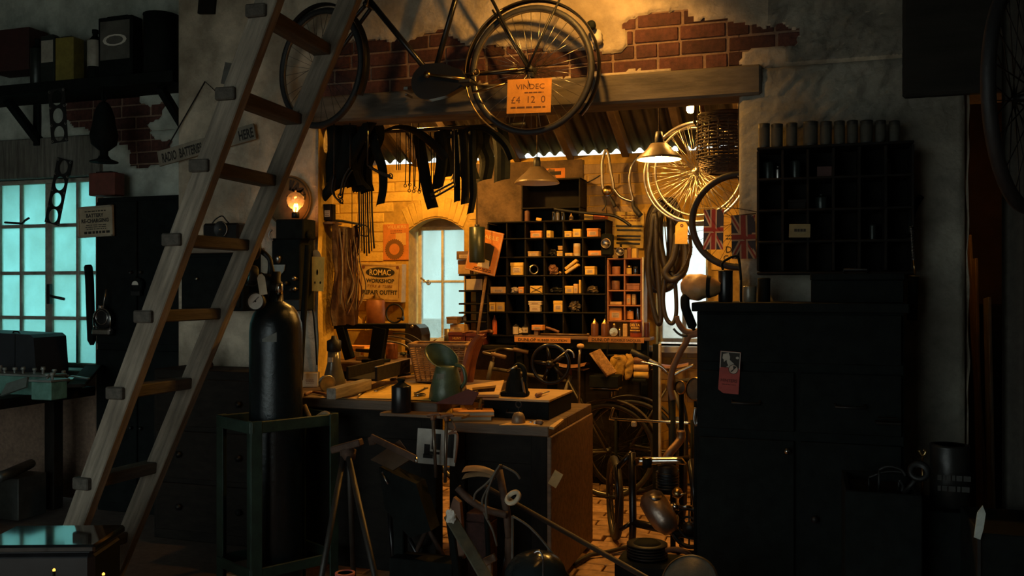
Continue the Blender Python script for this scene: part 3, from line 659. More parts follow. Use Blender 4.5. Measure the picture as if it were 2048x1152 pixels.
# ================================================================ LADDER
def ext(a, b, z0, z1):
    d = (b-a)/(b.z-a.z); return a+d*(z0-a.z), a+d*(z1-a.z)
n0, n1 = ext(P(172, 1000, 3.0), P(540, 0, 3.0), .0, 3.15); f0, f1 = ext(P(286, 1000, 3.34), P(700, 0, 3.6), .0, 3.05)
M_rung = mat('shaded_rung_wood', (.085, .075, .06), .8, var=.4, sc=9, stretch=(.35, 4, 4), bump=.35, dirt=.5)  # ladder wood again, with the rungs' shade put into the colour
t = thing('wooden_ladder', 'tall weathered wooden step ladder leaning to the right across the left side', 'ladder', (n0+f0)/2)
plank('rail', n0, n1, .05, .095, M_ladder, t, up=(1, 0, -.5)); plank('rail', f0, f1, .05, .088, M_ladder, t, up=(1, 0, -.5))
def onl(a, b, z): return a+(b-a)*((z-a.z)/(b.z-a.z))
for py in (1110, 965, 785, 633, 480, 333, 190, 25, -130):
    px = 172+(1000-py)*.368; z = P(px, py, 3.0).z; a = onl(n0, n1, z); b = onl(f0, f1, z)
    off = Vector((-.022, 0, .0)); d = (b-a).normalized(); plank('rung', a+off-d*.045, b+off+d*.03, .085, .05, M_rung, t, b=.005)
# ================================================================ LEFT BAY: shelf, tins, hangings
YS = 4.63
zs = 2.80
t = thing('wall_shelf', 'thick dark shelf board high on the wall above the small-paned window', 'shelf', (-4.7, 4.8, zs))
X0 = -6.3; Xe = P(345, 150, YS).x
plank('board', (X0, 4.79, zs-.035), (Xe, 4.79, zs-.035), .32, .07, M_black, t)
for px in (333, 30):
    X = P(px, 180, YS+.1).x; m = MB(); m.beam((X, 4.93, zs-.33), (X, 4.67, zs-.09), .05, .05, up=(0, 1, 1)); m.bx(X-.025, X+.025, 4.90, 4.95, zs-.36, zs-.07); obj('bracket', m, M_black, t)
M_tingr = mat('green_black_tin', (.035, .045, .04), .35, .4, dirt=.3); M_tinpale = mat('pale_tin', (.42, .40, .33), .5, .1, dirt=.5)
g = None
def shc(nm, lb, ct, x0, x1, y0, m, **k): return can(nm, lb, ct, x0, x1, y0, 150, 4.74, m, z=zs, **k)
carton('tall_carton', 'tall dark red carton at the end of the high shelf', -20, 58, 58, 142, 4.74, mat('maroon_card', (.05, .014, .012), .7, dirt=.4), .16, pr=False, lid=False)
shc('oil_bottle', 'slim dark bottle on the high shelf beside the dark red carton', 'bottle', 64, 86, 78, M_tingr, cap='neck', mcap=M_black)
shc('polish_tin', 'narrow upright tin with a pale label beside the yellow tin', 'tin', 90, 118, 70, M_tingr, shape='sq', lab=(.45, .9), mlab=M_tinpale, cap='lid')
shc('oil_tin', 'squat yellow tin on the high shelf', 'tin', 121, 158, 74, mat('yellow_tin', (.30, .25, .06), .4, .2, dirt=.5), shape='sq', cap='lid', mcap=M_black)
shc('fluid_bottle', 'small pale bottle with a torn label left of the big black can', 'bottle', 178, 203, 60, M_tinpale, cap='neck', mcap=M_black, lab=(.0, .35), mlab=M_black)
shc('oil_can', 'big black oil can with a white letter O on its label', 'can', 206, 276, 32, M_black, shape='sq', cap='lid', lab=(.3, .93), mlab=mat('sooty_label', (.10, .10, .085), .7, dirt=.6), txt='O', mtxt=M_white)
shc('oil_drum', 'large black drum at the right end of the high shelf', 'drum', 294, 352, 26, M_black, cap='lid')
# head gaskets
def gasket(label, c0, c1, w, n, Y, hp):
    a = P(*c0, Y); b = P(*c1, Y); L = (b-a).length; F = frame((a+b)/2, math.atan2((a-b).x, -(a-b).z)+PI)
    m = MB(); hw = w/2; k = 24
    N = n; dv = L/N
    def cell(v0, v1, rx):       # one square of plate with a round hole
        cv = (v0+v1)/2; ry = (v1-v0)*.42
        O = []; I = []
        for i in range(k):
            an = 2*PI*i/k; cx, sy = math.cos(an), math.sin(an); s = 1/max(abs(cx), abs(sy)); O.append((cx*s*hw, cv+sy*s*(v1-v0)/2)); I.append((cx*rx, cv+sy*ry))
        vs = [(x, y, z) for z in (0, .003) for x, y in O]+[(x, y, z) for z in (0, .003) for x, y in I]; fs = []
        for i in range(k):
            j = (i+1) % k; fs += [(k+i, k+j, 3*k+j, 3*k+i), (j, i, 2*k+i, 2*k+j), (2*k+j, 2*k+i, 3*k+i, 3*k+j), (i, j, k+j, k+i)]
        m.add(vs, fs, F)
    for i in range(N): cell(-L/2+i*dv, -L/2+(i+1)*dv, hw*.62)
    o = one('head_gasket', label, 'gasket', m, M_iron, loc=a)
    r = MB()
    for i in range(N+1):
        for s in (-1, 1): r.tube(ring(F @ Vector((s*hw*.84, -L/2+i*dv+(.014 if i == 0 else -.014 if i == N else 0), .004)), .007, 10, (1, 0, 0), (0, 0, 1)), .002, 5, True)
    obj('bolt_eyelets', r, M_steel, o, kind=None)
    return o
gasket('black head gasket with three big holes hanging under the high shelf', (113, 178), (120, 285), .135, 3, 4.60, 0)
gasket('tilted black head gasket hanging in front of the small-paned window', (130, 318), (104, 448), .13, 4, 4.90, 0)
# bulb horn on a cord
t = thing('bulb_horn', 'black bulb horn hanging flared end down from the high shelf', 'horn', P(208, 325, 4.62))
c = P(208, 325, 4.62); k = pm(208, 4.62); T = Matrix.Translation(c)
m = MB(); m.lathe([(.0, 0), (27*k, 0), (27*k, 2*k), (13*k, 7*k), (8*k, 14*k), (8*k, 26*k), (12*k, 30*k)], T, 20); obj('bell', m, M_black, t)
m = MB(); m.lathe([(10*k, 24*k), (24*k, 36*k), (27*k, 55*k), (22*k, 75*k), (20*k, 92*k), (15*k, 108*k), (9*k, 118*k), (3*k, 122*k), (0, 122*k)], T, 20); obj('bulb_body', m, M_black, t)
m = MB(); m.tube([P(208, 204, 4.62), P(205, 190, 4.62), P(208, 168, 4.64)], .008, 6); m.tube(ring(P(208, 196, 4.62), .018, 12, X1, Z1), .005, 5, True); obj('cord', m, M_black, t)
# things right of the bay window
t = thing('tall_cupboard', 'tall black cupboard between the small-paned window and the pier', 'cupboard', (P(275, 900, 4.78).x, 4.85, 0))
X0, X1c, _, Zc = R(190, 385, 362, 1000, 4.72); Zc = P(275, 392, 4.72).z
m = MB(); m.bx(X0, X1c, 4.74, 4.90, 0.0, Zc); obj('carcase', m, M_black, t)
for i in range(2):
    a = X0+(X1c-X0)*(i*.5)+.008; b = X0+(X1c-X0)*(i*.5+.5)-.008
    for z0, z1 in ((.06, 1.05), (1.09, Zc-.03)):
        m = MB(); m.bx(a, b, 4.72, 4.74, z0, z1, b=.004); d = obj('door', m, M_black, t)
        m = MB(); m.lathe([(0, 0), (.008, 0), (.006, .012), (.013, .02), (.010, .028), (0, .03)], axisM((b-.03 if i == 0 else a+.03, 4.72, (z0+z1)/2), (0, -1, 0)), 12); obj('knob', m, M_iron, d)
F = frame(P(191, 443, 4.69), .035)
t = thing('recharging_sign', 'framed sign reading BATTERY RE-CHARGING beside the window', 'sign', P(191, 475, 4.69))
w_, h_ = P(226, 443, 4.69).x-P(156, 443, 4.69).x, 62*pm(191, 4.69)
m = MB(); m.box((0, 0, -.006), (w_, h_, .012), M=F, b=.003); obj('backing', m, mat('beige_enamel', (.40, .335, .225), .6, var=.15, dirt=.35), t)
m = MB()
for s in (-1, 1): m.box((0, s*(h_/2-.006), .002), (w_, .012, .012), M=F); m.box((s*(w_/2-.006), 0, .002), (.012, h_, .012), M=F)
obj('frame', m, mat('beige_frame', (.36, .32, .24), .6, dirt=.4), t)
F2 = F @ Matrix.Translation((0, 0, .0008))
text('BATTERY', F2 @ Matrix.Translation((-.003, h_*.2, 0)), M_ink, t, w=w_*.5, h=h_*.125, off=.045)
text('RE-CHARGING', F2 @ Matrix.Translation((-.003, h_*.03, 0)), M_ink, t, w=w_*.78, h=h_*.13, off=.045)
m = MB(); lines(m, -w_*.33, w_*.3, h_*.3, h_*.37, 1, F2, .5); lines(m, -w_*.3, w_*.3, -h_*.27, -h_*.08, 3, F2, .4); lines(m, -w_*.4, w_*.4, -h_*.4, -h_*.3, 1, F2, .8); obj('small_print', m, M_ink, t)
can('red_caddy', 'upright dark red box on a bracket above the battery sign', 'box', 187, 240, 345, 392, 4.78, mat('red_brown_tin', (.16, .045, .03), .6, dirt=.5), shape='sq', cap='lid', mcap=M_wooddk)
# silver carbide lamp
c = P(205, 638, 4.66); k = pm(205, 4.66)
t = thing('hand_lamp', 'small chrome-rimmed hand lamp hanging against the black cupboard beside the window', 'lamp', P(205, 668, 4.66))
m = MB(); m.lathe([(0, .05), (17*k, .045), (21*k, .02), (21*k, 0), (18*k, -.006), (0, -.008)], axisM(c, (0, 1, 0)), 24); obj('body', m, M_gloss, t)
m = MB(); m.tube([c+Vector((-20*k, -.004, -24*k)), c+Vector((-21*k, -.004, 0))]+arc(c+Vector((0, -.004, 0)), 21*k, PI, 0, 14, X1, Z1)+[c+Vector((20*k, -.004, -24*k))], .006, 8); m.tube(ring(c-Vector((0, .008, -3*k)), 14*k, 20, X1, Z1), .003, 6, True); obj('rim', m, M_chrome, t)
m = MB(); m.box(c+Vector((0, .0, -26*k)), (44*k, .05, 14*k), b=.01); m.tube([c+Vector((-22*k, 0, -24*k)), c+Vector((24*k, -.01, -22*k))], .008, 8); obj('bracket', m, M_steel, t)
m = MB(); m.tube([c+Vector((2*k, 0, 22*k)), c+Vector((6*k, .01, 60*k))], .006, 6); m.lathe([(0, 0), (5*k, 0), (5*k, 6*k), (0, 7*k)], Matrix.Translation(c+Vector((-4*k, 0, 21*k))), 10); obj('hook', m, M_steel, t)
t = one('window_lever', 'long black iron lever hanging at the right edge of the small-paned window', 'bar', MB().tube(pxs([(176, 530), (179, 560), (181, 620), (184, 690)], 4.80), [.02, .026]+[.027]*13+[.012], 8), M_black)
c = P(273, 570, 4.685); k = pm(273, 4.685)
t = thing('panel_meter', 'small black meter with a white half-round dial on the black cupboard', 'meter', c)
m = MB(); m.lathe([(0, .0), (13*k, 0), (15*k, .01), (15*k, .03), (0, .03)][::-1], axisM(c, (0, 1, 0)) @ Matrix.Translation((0, 0, -.01)), 20); obj('case', m, M_black, t)
m = MB(); m.prism([(math.cos(a)*8*k, math.sin(a)*8*k) for a in [PI*i/12 for i in range(13)]], .002, frame(c-Vector((0, .012, 0)))); obj('dial', m, M_white, t)
m = MB(); m.box(P(273, 587, 4.69), (22*k, .03, 10*k), b=.004); obj('bracket', m, M_iron, t)
# ---- bench under the bay window
zb = P(60, 775, 4.55).z
t = thing('window_bench', 'dark cluttered workbench under the small-paned window', 'bench', (-5.2, 4.5, 0))
plank('bench_top', (-6.4, 4.375, zb-.03), (P(186, 765, 4.72).x, 4.375, zb-.03), .74, .06, M_wooddk, t)
for X in (-6.2, -4.72):
    for y in (4.07, 4.68): plank('leg', (X, y, 0), (X, y, zb-.06), .08, .08, M_wooddk, t, up=(0, 1, 0))
a, b = P(152, 790, 4.2), P(188, 722, 4.66); a.z = zb+.07; b.z = zb+.14
t = thing('loose_board', 'loose grey board slanting up from the window bench to the sill', 'board', (a+b)/2); plank('board', a, b, .10, .02, M_wooddk, t, up=(0, 0, 1))
t = thing('instrument_case', 'black instrument case with a domed side blocking the lower left panes', 'case', P(35, 760, 4.5))
X0, X1c, Z0, Z1c = R(-60, 668, 72, 760, 4.4)
m = MB(); m.prism([(X0, zb), (X1c, zb), (X1c, zb+.12), (X1c-.02, Z1c-.02), (X1c-.05, Z1c), (X0, Z1c+.01)], .26, frame(Vector((0, 4.66, 0)))); obj('case', m, mat('blue_black', (.016, .02, .026), .6), t)
m = MB(); m.tube([P(25, 668, 4.45), P(28, 663, 4.45), P(36, 663, 4.45), P(40, 668, 4.45)], .006, 6); obj('handle', m, M_iron, t)
m = MB(); m.bx(X1c-.17, X1c-.165, 4.398, 4.402, zb+.01, Z1c); obj('seam', m, M_black, t)
G_jar = mat('green_battery_glass', (.13, .30, .25), .15, .0, var=.3, dirt=.2)
M_teallit = mat('grey_metal_plate', (.30, .33, .31), .4, .4, dirt=.3)
# radio batteries and jars
for i, (x0, x1, y0, y1, Y) in enumerate(((-30, 98, 752, 800, 4.22), (62, 102, 764, 800, 4.06), (95, 135, 762, 785, 4.40))):
    X0, X1c, Z0, Z1c = R(x0, y0, x1, y1, Y); Z0 = zb
    lb = ('long glass battery crate with terminal knobs at the front of the window bench', 'small green glass battery jar standing in front of the long crate', 'low black battery block with terminals by the slanting board')[i]
    t = thing('battery_jar', lb, 'battery', ((X0+X1c)/2, Y, zb))
    m = MB(); m.bx(X0, X1c, Y, Y+.12, zb, Z1c); obj('jar', m, G_jar if i < 2 else M_black, t)
    m = MB(); m.bx(X0-.01, X1c+.01, Y-.01, Y+.13, Z1c, Z1c+.012); obj('lid', m, M_teallit, t)
    n = max(2, int((X1c-X0)/.07)); rg = random.Random(i)
    for j in range(n):
        X = X0+(j+.5)*(X1c-X0)/n; h = rg.uniform(.022, .045); m = MB(); m.lathe([(0, h), (.012, h), (.015, h*.6), (.008, h*.5), (.008, 0)][::-1], Matrix.Translation((X, Y+rg.uniform(.03, .09), Z1c+.012)), 10); obj('terminal', m, M_teallit, t)
t = one('metal_tray', 'tilted scratched metal plate leaning at the front of the window bench', 'plate', MB().prism([(0, 0), (.17, .06), (.16, .12), (.02, .075)], .015, frame(P(4, 800, 4.03)+Vector((0, 0, .02)), 0, 0, -.35)), mat('teal_grey_plate', (.22, .27, .25), .35, .5, dirt=.5))
one('flat_iron_bar', 'thin metal bar lying by the window sill on the bench', 'bar', MB().beam(P(142, 752, 4.3), P(178, 757, 4.3), .02, .008), M_teallit)
one('bench_spanner', 'small open ended spanner on the window bench', 'spanner', MB().tube(pxs([(100, 780), (112, 782), (120, 776), (110, 773)], 4.35), .006, 6), M_teallit)
# ---- black trunk with a glossy lid, low left foreground
zt = .52
p = [PZ(x, y, zt) for x, y in ((36, 1062), (128, 1051), (205, 1085), (60, 1105))]
t = thing('deed_box', 'black deed box with a shiny lid at the foot of the ladder', 'box', (p[0]+p[2])/2-Vector((0, 0, zt)))
ctr = (p[0]+p[1]+p[2]+p[3])/4
m = MB(); B = Matrix.Translation((ctr.x, ctr.y, 0)) @ Matrix.Rotation(.35, 4, 'Z'); m.box((0, 0, .25), (.40, .26, .5), M=B, b=.02); obj('body', m, M_gloss, t)
m = MB(); m.box((0, 0, .515), (.42, .28, .03), M=B, b=.008); obj('lid', m, mat('polished_black', (.01, .011, .012), .06, 0, bump=0, dirt=0, spec=1.), t)
for s in (-1, 1): m = MB(); m.tube([B @ Vector((s*.13-.03, -.13, .40)), B @ Vector((s*.13-.03, -.145, .37)), B @ Vector((s*.13+.03, -.145, .37)), B @ Vector((s*.13+.03, -.13, .40))], .006, 6); obj('clasp', m, M_brass, t)
# ================================================================ ON THE PIER
def board_sign(name, label, c, w, h, m, roll=0, t_=.01, yaw=0, tilt=0, cat='sign', edge=None):
    F = frame(c, roll, yaw, tilt); t = thing(name, label, cat, c-Vector((0, 0, h/2)))
    b = MB(); b.box((0, 0, -t_/2), (w, h, t_), M=F, b=min(.002, t_*.3)); obj('board', b, m, t)
    if edge:
        b = MB(); e = min(w, h)*.03
        for s in (-1, 1): b.box((0, s*(h/2-e), .0006), (w*.96, e*.5, .0012), M=F, b=.0003); b.box((s*(w/2-e), 0, .0006), (e*.5, h*.96, .0012), M=F, b=.0003)
        obj('border', b, edge, t)
    return t, F @ Matrix.Translation((0, 0, .0012))
a, b = P(316, 318, 4.59), P(509, 262, 4.59)
rl = math.atan2(b.z-a.z, b.x-a.x)
t, F = board_sign('batteries_board', 'narrow tilted board painted RADIO BATTERIES HERE, nailed across the pier', (a+b)/2, (b-a).length, .095, mat('grey_sign_board', (.27, .245, .19), .8, sc=9, dirt=.6), rl, .015)
L = (b-a).length
text('RADIO  BATTERIES', F @ Matrix.Translation((-L*.245, -.004, 0)), M_ink, t, w=L*.42, h=.06, off=.03)
text('HERE', F @ Matrix.Translation((L*.415, -.004, 0)), M_ink, t, w=L*.145, h=.06, off=.03)
m = MB(); m.tube([P(336, 292, 4.60), P(410, 163, 4.62), P(452, 202, 4.61)], .004, 6); one('sign_wire', 'bent black wire hung over a nail above the batteries board', 'wire', m, M_iron)
t, F = board_sign('slate_plaque', 'small blank grey plaque on the pier beside the ladder top', P(457, 148, 4.61), .085, .13, mat('slate', (.13, .13, .115), .7, dirt=.4), -.25, .012)
t, F = board_sign('dark_plaque', 'blackened wooden block fixed at the top of the pier', P(412, 12, 4.61), .12, .09, M_wooddk, -.1, .05)
# round tin sign
c = P(577, 402, 4.61); rr_ = .150
t = thing('round_sign', 'round brown enamel sign with arched letters ILMER behind the glowing bulb', 'sign', c-Vector((0, 0, rr_)))
F = frame(c); m = MB(); m.lathe([(0, 0), (rr_*.97, 0), (rr_, .003), (rr_, .008), (0, .008)][::-1], F @ Matrix.Translation((0, 0, -.008)), 40); obj('disc', m, mat('brown_enamel', (.20, .12, .05), .6, var=.3, dirt=.5), t)
m = MB(); m.tube(ring(F @ Vector((0, 0, 0)), rr_*.93, 40, X1, Z1), .0025, 5, True); obj('border', m, M_ink, t)
for ch, an in zip('ILMER', (82, 66, 46, 25, 6)):
    a = math.radians(an); text(ch, F @ Matrix.Translation((math.cos(a)*rr_*.6, math.sin(a)*rr_*.62, .001)) @ Matrix.Rotation(a-PI/2, 4, 'Z'), M_ink, t, h=.062, off=.04)
text('7', F @ Matrix.Translation((rr_*.06, -rr_*.02, .001)), M_ink, t, h=.07)
# wall cabinet, its shelf and the little radio
t = thing('wall_cabinet', 'small black wall cabinet on the pier seen between the ladder rails', 'cabinet', P(420, 622, 4.5))
X0, X1c, Z0, Z1c = R(358, 507, 482, 622, 4.42)
m = MB(); m.bx(X0, X1c, 4.44, 4.62, Z0, Z1c); obj('carcase', m, M_black, t)
m = MB(); m.bx(X0+.015, X1c-.015, 4.425, 4.44, Z0+.02, Z1c-.02); d = obj('door', m, M_black, t)
m = MB(); m.lathe([(0, 0), (.006, 0), (.005, .01), (.010, .016), (.006, .022), (0, .022)], axisM((X0+.13, 4.425, (Z0+Z1c)/2+.02), (0, -1, 0)), 12); obj('knob', m, M_steel, d)
plank('shelf', (X0-.03, 4.52, Z1c+.02), (X1c+.02, 4.52, Z1c+.02), .24, .035, M_ladder, t)
zr = Z1c+.0375
t = thing('small_radio', 'small black box radio with a round dial on the wall cabinet', 'radio', P(440, 484, 4.5))
X0, X1c, Z0, Z1c = R(404, 446, 476, 484, 4.47)
m = MB(); m.box(((X0+X1c)/2, 4.53, (zr+Z1c)/2), (X1c-X0, .12, Z1c-zr), b=.012); obj('case', m, M_gloss, t)
c = P(441, 459, 4.465); m = MB(); m.lathe([(0, .01), (.045, .01), (.05, .0), (.045, -.004), (.04, 0), (0, .002)], axisM(c, (0, 1, 0)), 24); obj('dial', m, M_iron, t)
m = MB(); m.tube(arc(c-Vector((0, .004, 0)), .047, -1.0, 1.2, 14, X1, Z1), .0022, 5); m.lathe([(0, -.012), (.006, -.01), (.007, 0)], axisM(c, (0, 1, 0)), 10); obj('dial_rim', m, M_steel, t)
m = MB(); m.tube(pxs([(425, 446), (432, 438), (444, 432), (452, 440), (458, 447)], 4.53), .004, 6); obj('handle', m, M_iron, t)
# charging panel with glowing bulb
YC = 4.47
t = thing('charging_panel', 'black charging apparatus with knobs fixed to the pier under the glowing bulb', 'machine', P(580, 620, 4.55))
def pb(nm, x0, y0, x1, y1, Y, d, m, par, b=.006):
    a, c_, e, f_ = R(x0, y0, x1, y1, Y); k = MB(); k.bx(a, c_, Y, Y+d, e, f_, b=b); return obj(nm, k, m, par)
pb('panel', 543, 476, 600, 622, YC, .155, M_black, t); pb('lamp_box', 551, 438, 606, 478, YC-.03, .14, M_black, t); pb('name_plate', 545, 598, 600, 622, YC-.012, .012, M_iron, t)
m = MB(); m.lathe([(0, 0), (.014, 0), (.016, .03), (.026, .045), (.028, .05), (0, .05)], axisM(P(604, 470, YC+.02), (1, 0, 0)), 14); obj('horn', m, M_black, t)
m = MB(); m.tube(arc(P(547, 470, YC-.02), .03, PI*.6, PI*1.5, 8, X1, Z1), .005, 6); obj('carrying_loop', m, M_steel, t)
for px, py, r in ((594, 557, .014), (577, 567, .014), (588, 580, .013), (565, 578, .012), (595, 578, .012)):
    m = MB(); m.lathe([(0, 0), (r*.5, 0), (r*.5, .02), (r, .026), (r, .038), (r*.6, .046), (0, .047)], axisM(P(px, py, YC), (0, -1, 0)), 14); obj('knob', m, M_steel if px in (594, 595) else M_iron, t)
m = MB(); m.prism([(-.045, .03), (.045, .03), (.04, -.005), (.0, -.045), (-.04, -.005)], .006, frame(P(557, 540, YC-.01))); obj('shield_plate', m, M_teallit, t)
m = MB(); m.lathe([(0, 0), (.013, .002), (.02, .018), (.012, .045), (0, .05)], axisM(P(557, 510, YC-.01), (0, 0, -1)), 12); obj('pilot_lamp', m, M_steel, t)
M_rope = mat('jute', (.30, .23, .14), .9, sc=40)
p = P(591, 436, YC+.05)
m = MB(); k = .00255; m.lathe([(0, 0), (.022, 0), (.022, .03), (.016, .035), (0, .035)], Matrix.Translation(p), 16); obj('lamp_socket', m, M_iron, t)
b_ = thing('glowing_bulb', 'round clear bulb glowing dimly orange on top of the charging apparatus', 'bulb', p+Vector((0, 0, .035)))
m = MB(); m.lathe([(.013, 0), (.018, .012), (.040, .032), (.050, .062), (.045, .088), (.025, .108), (.006, .114), (.004, .124), (0, .126)], Matrix.Translation(p+Vector((0, 0, .036))), 24); obj('envelope', m, glassmat('amber_bulb_glass', (1.0, .78, .55), .22, 8, gloss=.10), b_)
m = MB(); m.tube(pxs([(588, 414), (590, 408), (592, 414), (594, 408), (596, 415)], YC+.045), .0022, 5); m.tube([p+Vector((-.008, 0, .036)), P(588, 414, YC+.045)], .0015, 4); m.tube([p+Vector((.008, 0, .036)), P(596, 415, YC+.045)], .0015, 4); obj('filament', m, glow('filament', (1, .42, .10), 160), b_)
# yellow card in holder
t = thing('yellow_card', 'yellow printed card hanging at the edge of the pier', 'card', P(630, 588, 4.60))
F = frame(P(635, 548, 4.60), -.03); m = MB(); m.box((0, 0, 0), (.088, .20, .002), M=F, b=.0006); obj('card', m, M_cardy, t)
m = MB(); lines(m, -.03, .035, .055, .085, 3, F, .4); obj('small_print', m, M_inkbr, t)
for u, v, w, h in ((-.002, .01, .012, .035), (-.015, -.05, .01, .016), (.02, -.05, .01, .016)): m = MB(); m.lathe([(0, .001), (1, .001)], F @ Matrix.Translation((u, v, 0)) @ Matrix.Diagonal((w/2, h/2, 1, 1)), 14); obj('printed_mark', m, M_ink, t)
m = MB(); m.prism([(-.04, 0), (.035, 0)]+[(math.cos(a)*.037-.002, .03+math.sin(a)*.05) for a in [PI*i/10 for i in range(11)]], .002, frame(P(632, 527, 4.612))); obj('holder', m, mat('tan_holder', (.42, .30, .14), .7), t)
m = MB(); m.tube(pxs([(616, 490), (612, 560), (606, 650), (600, 760)], 4.30), .017, 10); one('black_pole', 'black pole standing against the pier edge behind the gas cylinder', 'pole', m, M_black)
m = MB(); m.tube(pxs([(618, 490), (618, 560), (628, 640), (634, 730)], 4.612), .005, 6); one('hanging_cable', 'thin dark cable hanging down the pale pier edge', 'cable', m, M_black)
# gas cylinder with regulator in its rack
cx = P(552, 700, 3.72); k = pm(552, 3.72); r = 52*k; zt = P(552, 602, 3.72).z
t = thing('gas_cylinder', 'tall dark blue gas cylinder standing in the green rack', 'cylinder', (cx.x, 3.72, 0)); T = Matrix.Translation((cx.x, 3.72, 0))
M_cyl = mat('cylinder_paint', (.007, .013, .0155), .28, .2, var=.5, sc=35, bump=.12, dirt=.3)
m = MB(); m.lathe([(0, .0), (r*.97, .0), (r, .02), (r, zt-r*1.15), (r*.97, zt-r*.85), (r*.86, zt-r*.5), (r*.66, zt-r*.22), (r*.38, zt-r*.06), (r*.28, zt), (r*.26, zt+.05), (0, zt+.05)], T, 40); obj('body', m, M_cyl, t)
m = MB(); m.grid(lambda u, v: T @ Vector((r*1.004*math.cos(-PI/2+.05+u*.55), r*1.004*math.sin(-PI/2+.05+u*.55), P(560, 684, 3.62).z+v*.045*(1-.7*(1-u)))), 6, 2); obj('label', m, mat('torn_label', (.25, .27, .25), .8, dirt=.4), t)
m = MB(); m.lathe([(0, 0), (.03, 0), (.03, .05), (.022, .055), (.022, .10), (0, .10)], T @ Matrix.Translation((0, 0, zt+.04)), 14); m.tube([P(545, 605, 3.72), P(520, 612, 3.70)], .014, 8); v = obj('valve', m, M_iron, t)
m = MB(); m.lathe([(0, 0), (.018, 0), (.018, .05), (.014, .055), (0, .055)], T @ Matrix.Translation((.03, -.02, zt+.03)), 12); obj('valve_nut', m, M_chrome, v)
def gauge(px, py, R_, Y, tilt, face, par, dial=None):
    ax = Vector((math.sin(tilt), -math.cos(tilt), .1)); M = axisM(P(px, py, Y), ax)
    m = MB(); m.lathe([(0, -.03), (R_*.9, -.03), (R_, -.02), (R_, .012), (R_*.92, .016), (R_*.88, .006)], M, 24); g = obj('gauge', m, M_iron, par)
    m = MB(); m.lathe([(0, .006), (R_*.89, .006)], M, 24); obj('dial_face', m, face, g)
    m = MB(); m.box((R_*.15, R_*.1, .008), (R_*.9, .003, .001), M=M @ Matrix.Rotation(.8, 4, 'Z'), b=.0003); m.lathe([(0, .007), (R_*.1, .009), (0, .012)], M, 8); obj('needle', m, M_ink, g); return g
gauge(512, 603, .042, 3.60, .25, M_white, t); gauge(503, 497, .055, 3.72, -.6, mat('dark_glass', (.02, .022, .02), .08), t); gauge(500, 551, .05, 3.67, -.7, MC['dark_glass'], t)
m = MB(); m.tube(spl([P(512, 603, 3.63), P(535, 590, 3.72), P(538, 560, 3.74), P(518, 548, 3.72)], 6), .013, 8); m.tube(spl([P(538, 560, 3.74), P(540, 520, 3.75), P(515, 497, 3.75)], 6), .013, 8); m.tube([P(536, 585, 3.72), P(552, 600, 3.72)], .02, 8); m.lathe([(0, 0), (.045, 0), (.05, .02), (.045, .06), (.02, .08), (0, .08)], axisM(P(540, 570, 3.77), (.2, -1, .2)), 18); obj('regulator', m, M_iron, t)
m = MB(); m.tube(spl([P(540, 520, 3.75), P(548, 560, 3.71), P(536, 600, 3.70), P(545, 612, 3.70)], 6), .009, 8); obj('hose', m, M_rubber, t)
t2 = thing('paper_tag', 'small pale paper tag tied to the gas regulator', 'tag', P(525, 585, 3.57)); m = MB(); m.prism([(-.018, -.05), (.018, -.05), (.018, .03), (.008, .045), (-.008, .045), (-.018, .03)], .001, frame(P(524, 568, 3.56), .15, .3)); obj('tag', m, M_paper, t2)
m = MB(); m.tube([P(523, 552, 3.57), P(522, 546, 3.60)], .0015, 4); obj('string', m, M_rope, t2)
# rack of green angle iron
zr = .82; M_green = mat('green_iron', (.020, .045, .032), .55, .2, var=.4, dirt=.4)
pn, pl, pr = PZ(502, 857, zr), PZ(434, 842, zr), PZ(676, 838, zr); pq = pl+pr-pn
t = thing('cylinder_rack', 'dark green iron rack around the foot of the gas cylinder', 'rack', (pn+pq)/2-Vector((0, 0, zr)))
for a, b in ((pn, pl), (pn, pr), (pl, pq), (pr, pq)):
    plank('rail', a, b, .012, .055, M_green, t)
    plank('lower_rail', a-Vector((0, 0, .66)), b-Vector((0, 0, .66)), .012, .05, M_green, t)
for a in (pn, pl, pr, pq):
    d = ((pn+pq)/2-a).normalized(); m = MB(); u = Vector((-d.y, d.x, 0)); e1 = (d+u).normalized(); e2 = (d-u).normalized()
    m.beam(a+e1*.025+Vector((0, 0, .03)), a+e1*.025-Vector((0, 0, zr)), .008, .05, up=e1); m.beam(a+e2*.025+Vector((0, 0, .03)), a+e2*.025-Vector((0, 0, zr)), .008, .05, up=e2); obj('leg', m, M_green, t)
m = MB(); m.tube(pxs([(608, 810), (616, 828), (625, 840), (650, 826), (662, 836)], 3.83), .012, 6); one('rag_rope', 'knotted rope end lying on the corner of the green rack', 'rope', m, M_rope)
# dark chest at the pier foot
t = thing('low_chest', 'low dark chest of drawers against the pier behind the gas cylinder', 'chest', (-3.2, 4.45, 0))
m = MB(); m.bx(-3.62, -2.82, 4.32, 4.6, 0, .98); obj('carcase', m, M_wooddk, t)
for i in range(3):
    m = MB(); m.bx(-3.59, -2.85, 4.30, 4.32, .06+i*.30, .33+i*.30); d = obj('drawer', m, M_wooddk, t)
    for s in (-.2, .2): m = MB(); m.lathe([(0, 0), (.012, 0), (.009, .012), (.02, .022), (0, .03)], axisM((-3.22+s, 4.30, .2+i*.30), (0, -1, 0)), 12); obj('knob', m, M_iron, d)
m = MB(); m.lathe([(0, 0), (.05, .0), (.055, .02), (.02, .09), (.012, .12), (0, .12)], Matrix.Translation((-3.35, 4.42, .981)), 16); one('funnel', 'small dark funnel on the low chest by the pier', 'funnel', m, M_rust)
